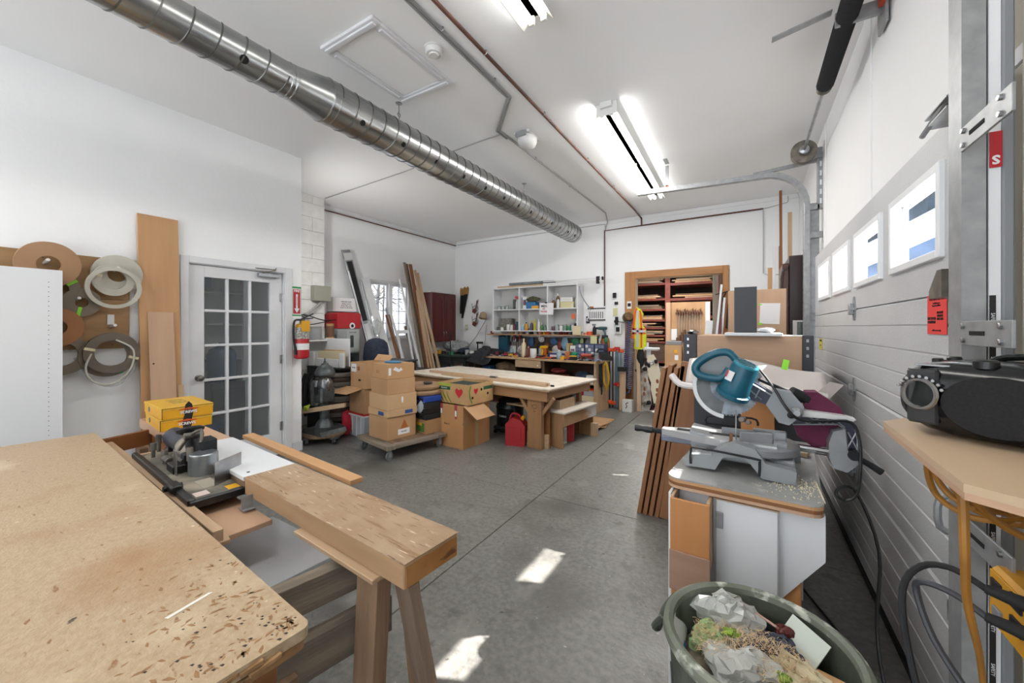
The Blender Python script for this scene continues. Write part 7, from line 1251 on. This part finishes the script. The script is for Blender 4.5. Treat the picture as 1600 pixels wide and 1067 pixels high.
BLD = mat('blade_steel', '8f969e', .3, .8, '6f767f', 30); bl = ob('blade', M().add(bm_.v, bm_.f, False, qm), BLD, sw); ob('arbor', M().cyl(bc + Vector((0, -.012, 0)), bc + Vector((0, .012, 0)), .022), CA, bl)
def arcband(r1, r2, a0, a1, z0, z1, n=26):
    P_ = [(r1 * math.cos(rad(a0 + (a1 - a0) * i / n)), r1 * math.sin(rad(a0 + (a1 - a0) * i / n))) for i in range(n + 1)]; Q = [(r2 * math.cos(rad(a1 + (a0 - a1) * i / n)), r2 * math.sin(rad(a1 + (a0 - a1) * i / n))) for i in range(n + 1)]
    p = M().prism(P_ + Q, z0, z1, 'xy'); return M().add(p.v, p.f, False, qm)
ob('guard_rim', arcband(.143, .127, 150, 262, -.02, .02), mat('guard_white', 'cfd2d4', .3), bl); ob('guard_window', arcband(.127, .07, 150, 258, .010, .013), clear('smoky_plastic', '6c6a64', .3, .1), bl); ob('upper_guard', arcband(.14, .02, 20, 150, -.02, .02), CA2, bl)
MT = mat('motor_teal', '145f76', .38, 0, '105064', 6); c0 = Vector((-0.047,1.93,1.133)); c1 = Vector((0.009,1.9,1.275))
ob('motor_body', M().lathe([(.055, -.02), (.058, 0), (.053, .03), (.052, .105), (.047, .118)], 30, c0, c1 - c0), MT, sw)
mc = ob('motor_cap', M().lathe([(.049, .0), (.049, .006), (.044, .011), (0, .012)], 30, c0 + (c1 - c0).normalized() * .114, c1 - c0), mat('motor_teal_light', '2c7f93', .35), sw)
qn = Matrix.Translation(c0 + (c1 - c0).normalized() * .126) @ (c1 - c0).to_track_quat('Z', 'Y').to_matrix().to_4x4(); gm = M()
for i in range(-3, 4):
    for j in range(-3, 4):
        if i * i + j * j < 11: gm.box((i * .011, j * .011, 0), (.006, .004, .0012), None, 0, qn)
ob('vent_grille', gm, BLKM, mc)['kind'] = 'stuff'
ob('motor_collar', M().lathe([(.06, -.035), (.066, -.03), (.066, -.014), (.058, -.01)], 30, c0, c1 - c0), MT, sw)
q2 = Matrix.Translation(c0) @ (c1 - c0).to_track_quat('Z', 'Y').to_matrix().to_4x4(); ob('rating_label', M().box((-0.064,1.865,1.197), (.028, .002, .042), (0, 22, -18), .0005), PAPER, sw); ob('red_logo', M().box((-0.074,1.864,1.207), (.006, .0025, .03), (0, 22, -18), 0), RED, sw)
hp = [(-0.043,1.93,1.26), (-0.071,1.93,1.289), (-0.121,1.93,1.285), (-0.177,1.93,1.251), (-0.2,1.93,1.218), (-0.187,1.93,1.188), (-0.141,1.93,1.176), (-0.096,1.93,1.179), (-0.067,1.93,1.22)]
ob('loop_handle', M().tube(hp, lambda u: .0155 + .003 * math.sin(u * 3.1), 12, 4), MT, sw)
ob('power_lead', M().tube([(0.033,1.98,1.232), (0.064,1.96,1.192), (0.099,1.94,1.138), (0.133,1.93,1.075), (0.18,1.94,1.027), (0.265,1.97,1.026), (0.347,1.99,1.027), (0.37,1.98,0.958), (0.369,1.96,0.866), (0.358,1.95,0.769), (0.325,1.95,0.732), (0.294,1.95,0.75), (0.315,1.96,0.781), (0.36,1.96,0.761), (.40, 1.86, .60), (.36, 1.70, .42), (.37, 1.62, .25), (.42, 1.45, .04), (.47, 1.2, .012), (.5, .9, .012)], .0055, 8, 4), BLK, sw)
PB = mat('purple_bag', '6b2344', .8, 0, '571a37', 20)
ob('dust_spout', M().cyl((0.157,2.04,1.124), (0.218,2.06,1.094), .024), BLKM, sw)
dpf = [(0.209,1.126),(0.248,1.129),(0.319,1.077),(0.343,1.033),(0.298,1.017),(0.218,1.023),(0.205,1.076)]; ob('dust_bag', M().prism(dpf, 2.04, 2.12, 'xz'), PB, sw); ob('dust_bag', M().prism([(0.169,0.985),(0.323,0.999),(0.335,0.959),(0.323,0.915),(0.235,0.896),(0.183,0.937)], 2.05, 2.13, 'xz'), PB, sw)
mono('floor_cable', 'black cable lying along the foot of the garage door', 'cable', M().tube([(.24, 2.6, .012), (.38, 2.2, .012), (.47, 1.8, .012), (.48, 1.3, .012), (.50, .9, .012)], .006, 6, 3), BLK)
board('offcut', 'thin ply offcut lying behind the turntable of the saw', (.02, 2.30, .815), (.24, 2.24, .815), .06, .02, PINE['z'], (0, 1, 0), 'offcut')
# ---------------------------------------------------------------- waste bin
wbn = thing('waste_bin', 'large round grey green plastic waste bin full of rubbish before the saw stand', 'bin', (.024, 1.183, 0))
GB = marked('bin_plastic', '4b5147', '3f453c', [('a9aa9c', 14, .68, .06, (1, 1, .3)), ('6f756b', 4, .58, .1, (1, 1, .3))], .5, 7, .15, 40)
ob('body', M().lathe([(0, .02), (.165, .02), (.17, 0), (.178, .0), (.212, .55), (.212, .59), (.204, .59), (.2, .54), (.168, .03), (0, .03)], 56), GB, wbn)
ob('rim', M().lathe([(.205, .575), (.224, .572), (.229, .585), (.226, .60), (.214, .606), (.203, .60), (.201, .585)], 56, cap=False), marked('rim_plastic', '7b8073', '666c5f', [('c2c5b8', 16, .56, .08, (1, 1, 1))], .5, 7), wbn)
for a in (172, -8):
    c, s = math.cos(rad(a)), math.sin(rad(a)); q = lambda r, t, z: (r * c - t * s, r * s + t * c, z)
    ob('handle', M().tube([q(.222, -.06, .585), q(.25, -.045, .54), q(.252, 0, .51), q(.25, .045, .54), q(.222, .06, .585)], .009, 8, 4), GB, wbn)
for k in range(20):
    a = k / 20 * 6.2832; ob('rib', M().tube([(.181 * math.cos(a), .181 * math.sin(a), .06), (.2095 * math.cos(a), .2095 * math.sin(a), .5)], .004, 5, 1), GB, wbn)
CLR = clear('clear_bag_film', 'd4d6d2', .62, .18)
def B(x, y, z): return (.024 + x, 1.183 + y, z)
mono('rubbish_fill', 'loose dark rubbish filling the lower part of the waste bin', 'rubbish', M().lathe([(.165, .25), (.19, .49), (.1, .505), (0, .50)], 30), mat('rubbish_mix', '5a5348', .9, 0, '8a8070', 30, .5, 50), (.024, 1.183, 0), kind='stuff')
lumpy('plastic_bag', 'bunched clear plastic bag on the rubbish nearest the saw stand', 'bag', B(-.07, .12, .49), (.17, .13, .12), CLR, 3, .2); lumpy('packet', 'pale green fruit bag showing through clear plastic', 'packet', B(-.12, .05, .47), (.09, .09, .09), mat('pale_lime', 'a8c48c', .6), 5, .15)
t = mono('printed_wrapper', 'white and blue printed wrapper against the bin wall', 'wrapper', M().grid(lambda u, v: (-.19 + .012 * math.sin(v * 5), -.02 + u * .13, .47 + v * .12 - .02 * u), 10, 8), PAPER, (.024, 1.183, 0), None, None, .003); ob('blue_print', M().grid(lambda u, v: (-.186 + .012 * math.sin(v * 5), -.02 + u * .05, .475 + v * .06), 6, 4), mat('bright_blue', '1e6fc4', .6), t)
lumpy('cloth', 'slate blue crumpled cloth on the rubbish', 'cloth', B(.03, .09, .50), (.14, .10, .06), mat('slate_cloth', '4b5160', .85, 0, '3f4552', 16), 9, .18)
t = mono('printed_box', 'opened pinkish packet with a barcode leaning on the bin wall', 'packet', M().box((0, 0, 0), (.11, .006, .05), (50, 0, -35), .001), mat('pinkish_card', 'b58f82', .7), B(.01, .165, .555)); 
bm2 = M()
for k in range(9): bm2.box((-.045 + k * .004, 0, .0), (.0018 if k % 2 else .001, .0075, .03), None, 0)
ob('barcode', bm2, INK, t, (0, 0, 0), (50, 0, -35))['kind'] = 'stuff'
mono('card', 'pale green white card sheet standing in the rubbish', 'card', M().box((0, 0, 0), (.10, .003, .09), (-40, 10, -40), 0), mat('pale_green_card', 'c9d1c6', .7), B(.10, .115, .55)); lumpy('packet', 'dark red shiny packet beside the pale card', 'packet', B(.065, .135, .54), (.05, .03, .03), mat('dark_red_pack', '5a1f1c', .35), 4, .2)
lumpy('paper_roll', 'long twisted cream paper wrapper lying on the rubbish', 'paper', B(.10, .02, .50), (.20, .05, .06), mat('cream_paper', 'c9bc9c', .75), 6, .2, None, (0, 0, -38)); lumpy('paper_roll', 'second twisted cream paper piece lower in the bin', 'paper', B(.09, -.045, .50), (.17, .06, .055), mat('cream_paper', 'c9bc9c', .75), 8, .25, None, (0, 0, -30))
board('batten', 'orange brown wooden batten sticking up along the bin wall', B(.09, .11, .49), B(.19, -.02, .56), .022, .03, BEECH['z'], (0, 0, 1)); mono('card', 'white card with a grey print at the bin edge', 'card', M().box((0, 0, 0), (.05, .003, .08), (-30, 20, -50), 0), PAPER, B(.185, -.04, .55))
lumpy('black_bag', 'shiny black bag sunk in the rubbish', 'bag', B(.05, -.10, .47), (.12, .10, .09), mat('shiny_black', '1b1a1a', .2), 4, .2)
lumpy('plastic_bag', 'clear plastic bag of shavings in the middle of the bin', 'bag', B(-.03, -.03, .485), (.16, .13, .09), CLR, 12, .25); lumpy('plastic_bag', 'flat clear bag with a red and blue print close to the rim', 'bag', B(-.06, -.11, .47), (.15, .09, .07), CLR, 15, .25)
for lab, x, y, z in (('bright green leafy scrap between the bags', -.065, .03, .56), ('bright green leafy scrap under the near rim', -.11, -.13, .50), ('small green scrap beside the cream paper', .05, -.035, .54)): lumpy('leaf_scrap', lab, 'leaf', B(x, y, z), (.04, .025, .02), mat('leaf_lime', '8bab32', .6, 0, '5f7f22', 40), int(abs(x) * 99), .35)
m = M(); R = random.Random(31)
for k in range(1500):
    a = R.uniform(0, 6.283); r = .125 * math.sqrt(R.random()); x, y = -.02 + r * math.cos(a) * 1.1, .02 + r * math.sin(a) * .75; z = .578 + R.uniform(-.012, .012) - r * .25; d = Vector((R.uniform(-1, 1), R.uniform(-1, 1), R.uniform(-.5, .5))).normalized() * R.uniform(.006, .02); n = Vector((-d.y, d.x, R.uniform(-.003, .003))).normalized() * .0007; p = Vector((x, y, z)); bnd = Vector((0, 0, R.uniform(.001, .005)))
    m.add([p - n, p + n, p + d * .5 + bnd + n, p + d * .5 + bnd - n, p + d - n, p + d + n], [(0, 1, 2, 3), (3, 2, 5, 4)])
mono('wood_shavings', 'heap of pale wood shavings on top of the rubbish', 'shavings', m, mat('shaving', 'd8c09c', .8, 0, 'c9a97e', 30), (.024, 1.183, 0), kind='stuff')
# ---------------------------------------------------------------- radio on its shelf
sh = thing('corner_shelf', 'pale maple plywood shelf with cut corners carrying the radio', 'shelf', (0, 0, 0)); sp_ = [(.285, 1.29), (.272, .835), (.36, .765), (.588, .745), (.588, 1.36), (.34, 1.36)]
PM = wood('pale_maple', 'd8b690', 'cdaa82', 'y', 3); ob('board', M().prism(sp_, 1.157, 1.17, 'xy'), PM, sh); ob('under_layer', M().prism([(x + .001, y) for x, y in sp_], 1.146, 1.1568, 'xy'), MAPLE['y'], sh); ob('bracket', M().bx(.52, .588, .95, .97, 1.0, 1.146, .002), GALV, sh)
ra = thing('portable_radio', 'black portable stereo radio with an oval speaker, on the maple shelf', 'radio', (.272, 1.185, 1.17), math.degrees(math.atan2(-.6, .8)))
L, Dp, Hh = .38, .19, .158; m = M(); prof = []
def oval(t):   # rounded superellipse cross-section in y-z
    c, s = math.cos(t), math.sin(t); return (math.copysign(abs(c) ** .55, c) * Dp / 2, math.copysign(abs(s) ** .6, s) * Hh / 2)
vs = []; fs = []; N = 28; st_ = [(0, .30), (.006, .55), (.02, .78), (.045, .93), (.08, 1), (L - .08, 1), (L - .045, .93), (L - .02, .78), (L - .006, .55), (L, .3)]
for x, k in st_:
    for i in range(N): y, z = oval(i / N * 6.2832); vs.append((x, Dp / 2 + .01 + y * (.5 + .5 * k), Hh / 2 + .002 + z * k))
for j in range(len(st_) - 1):
    for i in range(N): i2 = (i + 1) % N; fs.append((j * N + i, (j + 1) * N + i, (j + 1) * N + i2, j * N + i2))
fs += [tuple(range(N)), tuple((len(st_) - 1) * N + i for i in range(N))[::-1]]; m.add(vs, fs, True)
ob('case', m, mat('gloss_black', '121316', .18), ra)
def face(x0, x1, z0, z1, y, n=26): return [((x0 + x1) / 2 + (x1 - x0) / 2 * math.cos(i / n * 6.2832), (z0 + z1) / 2 + (z1 - z0) / 2 * math.sin(i / n * 6.2832)) for i in range(n)]
ob('speaker_grille', M().prism(face(.08, .235, .02, .135, 0), .004, .012, 'xz'), mat('speaker_cloth', '1e1e20', .85, 0, '131315', 200), ra)
ob('speaker_grille', M().prism(face(.25, .34, .02, .13, 0), .004, .012, 'xz'), MC['speaker_cloth'], ra)
ob('side_speaker', M().lathe([(0, 0), (.05, .002), (.058, .008)], 24, (.0105, Dp / 2 - .02, Hh / 2), (-1, -.5, 0), .8, 1), BLKM, ra)
ob('front_panel', M().bx(.025, .075, .008, .03, .025, .14, .008), mat('dark_bezel', '2b2c2f', .3), ra)
dl = ob('dial_ring', M().ring((.048, .004, .088), .030, .0045, (-.25, -1, .05), 28, 6, 1), mat('silver_ring', 'a9abae', .25, 1), ra); ob('dial_glass', M().lathe([(0, 0), (.028, 0)], 24, (.048, .005, .088), (-.25, -1, .05)), mat('lcd_glass', '3a3f3e', .15), dl)
for k in range(9): a = rad(20 + k * 17); ob('button', M().cyl((.048 + .037 * math.cos(a), .007, .088 + .037 * math.sin(a)), (.048 + .037 * math.cos(a), .001, .088 + .037 * math.sin(a)), .0035, n=8), MC['silver_ring'], dl)
ob('silver_top', M().bx(.03, .085, .03, .08, .146, .1505, .003), MC['silver_ring'], ra)
for x, y, r in ((.13, .045, .018), (.06, .12, .012)): ob('knob', M().lathe([(r, .148), (r, .162), (r * .8, .165), (0, .165)], 18, (x, y, 0)), BLK, ra)
for k in range(5): ob('key', M().bx(.03 + k * .016, .044 + k * .016, .1, .12, .149, .157 + (.003 if k == 0 else 0), .002), BLK, ra)
ob('disc_lid', M().lathe([(.075, .147), (.075, .154), (.068, .158), (0, .16)], 32, (.22, .115, 0)), mat('smoked_lid', '2a2b2c', .1), ra)
ob('carry_handle', M().tube([(.10, .15, .145), (.12, .17, .165), (.24, .175, .17), (.33, .16, .15)], .007, 8, 4), MC['gloss_black'], ra)
text('STEREO', .013, mat('grey_ink', '77797c', .5), ra, (.26, .03, .1508), (8, 0, 0))
# cords under the shelf
OC = mat('orange_brown_cord', 'a8742c', .55, 0, '8c5e24', 6); t = thing('looped_extension_cable', 'orange brown extension cord looped on a hook below the maple shelf', 'cord', (0, 0, 0))
ob('loop', M().tube([(0.36,1.272,1.135), (0.36,1.283,1.065), (0.38,1.294,1.005), (0.41,1.245,0.988), (0.45,1.227,0.992), (0.47,1.189,1.005)], .0065, 8, 4).tube([(0.37,1.27,1.137), (0.37,1.278,1.068), (0.39,1.275,1.022), (0.42,1.246,1.004), (0.46,1.254,1.004), (0.49,1.24,1.01)], .0065, 8, 4).tube([(0.36,1.183,1.116), (0.36,1.165,1.082), (0.38,1.182,1.047), (0.42,1.219,1.022), (0.5,1.265,0.993)], .006, 8, 4), OC, t)
ob('loop', M().tube([(0.34,1.045,1.118), (0.37,1.074,1.067), (0.42,1.134,1.018), (0.46,1.164,0.991)], .007, 8, 4).tube([(0.4,1.187,1.023), (0.44,1.199,1.005), (0.48,1.214,1.009)], .006, 8, 4), OC, t)
ob('strand', M().tube([(0.33,1.019,1.123), (0.33,1.012,1.07), (0.33,1.007,0.993), (0.34,1.032,0.913), (0.36,1.068,0.839), (0.38,1.103,0.776), (0.4,1.146,0.694)], lambda u: .008 - .003 * u, 8, 4), OC, t); ob('strand', M().tube([(0.35,1.073,1.108), (0.35,1.081,1.059), (0.37,1.129,0.982)], .006, 8, 4), OC, t)
t = thing('power_box', 'yellow portable power distribution box with plugs below the shelf', 'power box', (.45, 1.09, .765)); YB = mat('power_yellow', 'd69a1a', .45)
ob('housing', M().bx(0, .12, -.18, .17, 0, .125, .008), YB, t); ob('front_plate', M().bx(-.004, .0, -.17, .16, .008, .117, .002), YB, t)
for y, z in ((.13, .09), (.06, .055), (.06, .1), (-.03, .05), (-.1, .08)): ob('socket', M().bx(-.008, -.003, y - .018, y + .018, z - .014, z + .014, .002), BLKM, t)
ob('breaker_switch', M().bx(-.009, -.003, .11, .14, .03, .05, .002), GREY, t)
for k, (a, b, lab) in enumerate(((.06, .10, 'upper'), (.06, .045, 'lower'))):
    t = thing('plug_lead', '%s black lead plugged into the yellow power box and arching down' % lab, 'lead', (0, 0, 0)); y, z = 1.06 + a, .78 + b
    ob('plug', M().cyl((.45, y, z), (.40, y + .02, z + .005), .014, .009), BLKM, t)
    ob('cable', M().tube([(.41, y + .015, z), (.37, y + .06, z + .012), (.33, y + .09, z - .01), (.30, y + .09, z - .07), (.30, y + .06, z - .18), (.32, y, z - .32)] if k == 0 else [(.41, y + .015, z), (.37, y + .06, z + .015), (.33, y + .09, z + .01), (.325, y + .10, z - .02), (.34, y + .06, z - .09), (.38, y + .01, z - .16), (.42, y - .06, z - .22)], .0065, 8, 4), BLKM if k == 0 else DGREY, t)
mono('grey_lead', 'grey lead hanging from the underside of the yellow power box', 'lead', M().tube([(.47, 1.1, .78), (.46, 1.09, .68), (.47, 1.06, .55), (.48, 1.03, .4)], .009, 8, 4), GREY)
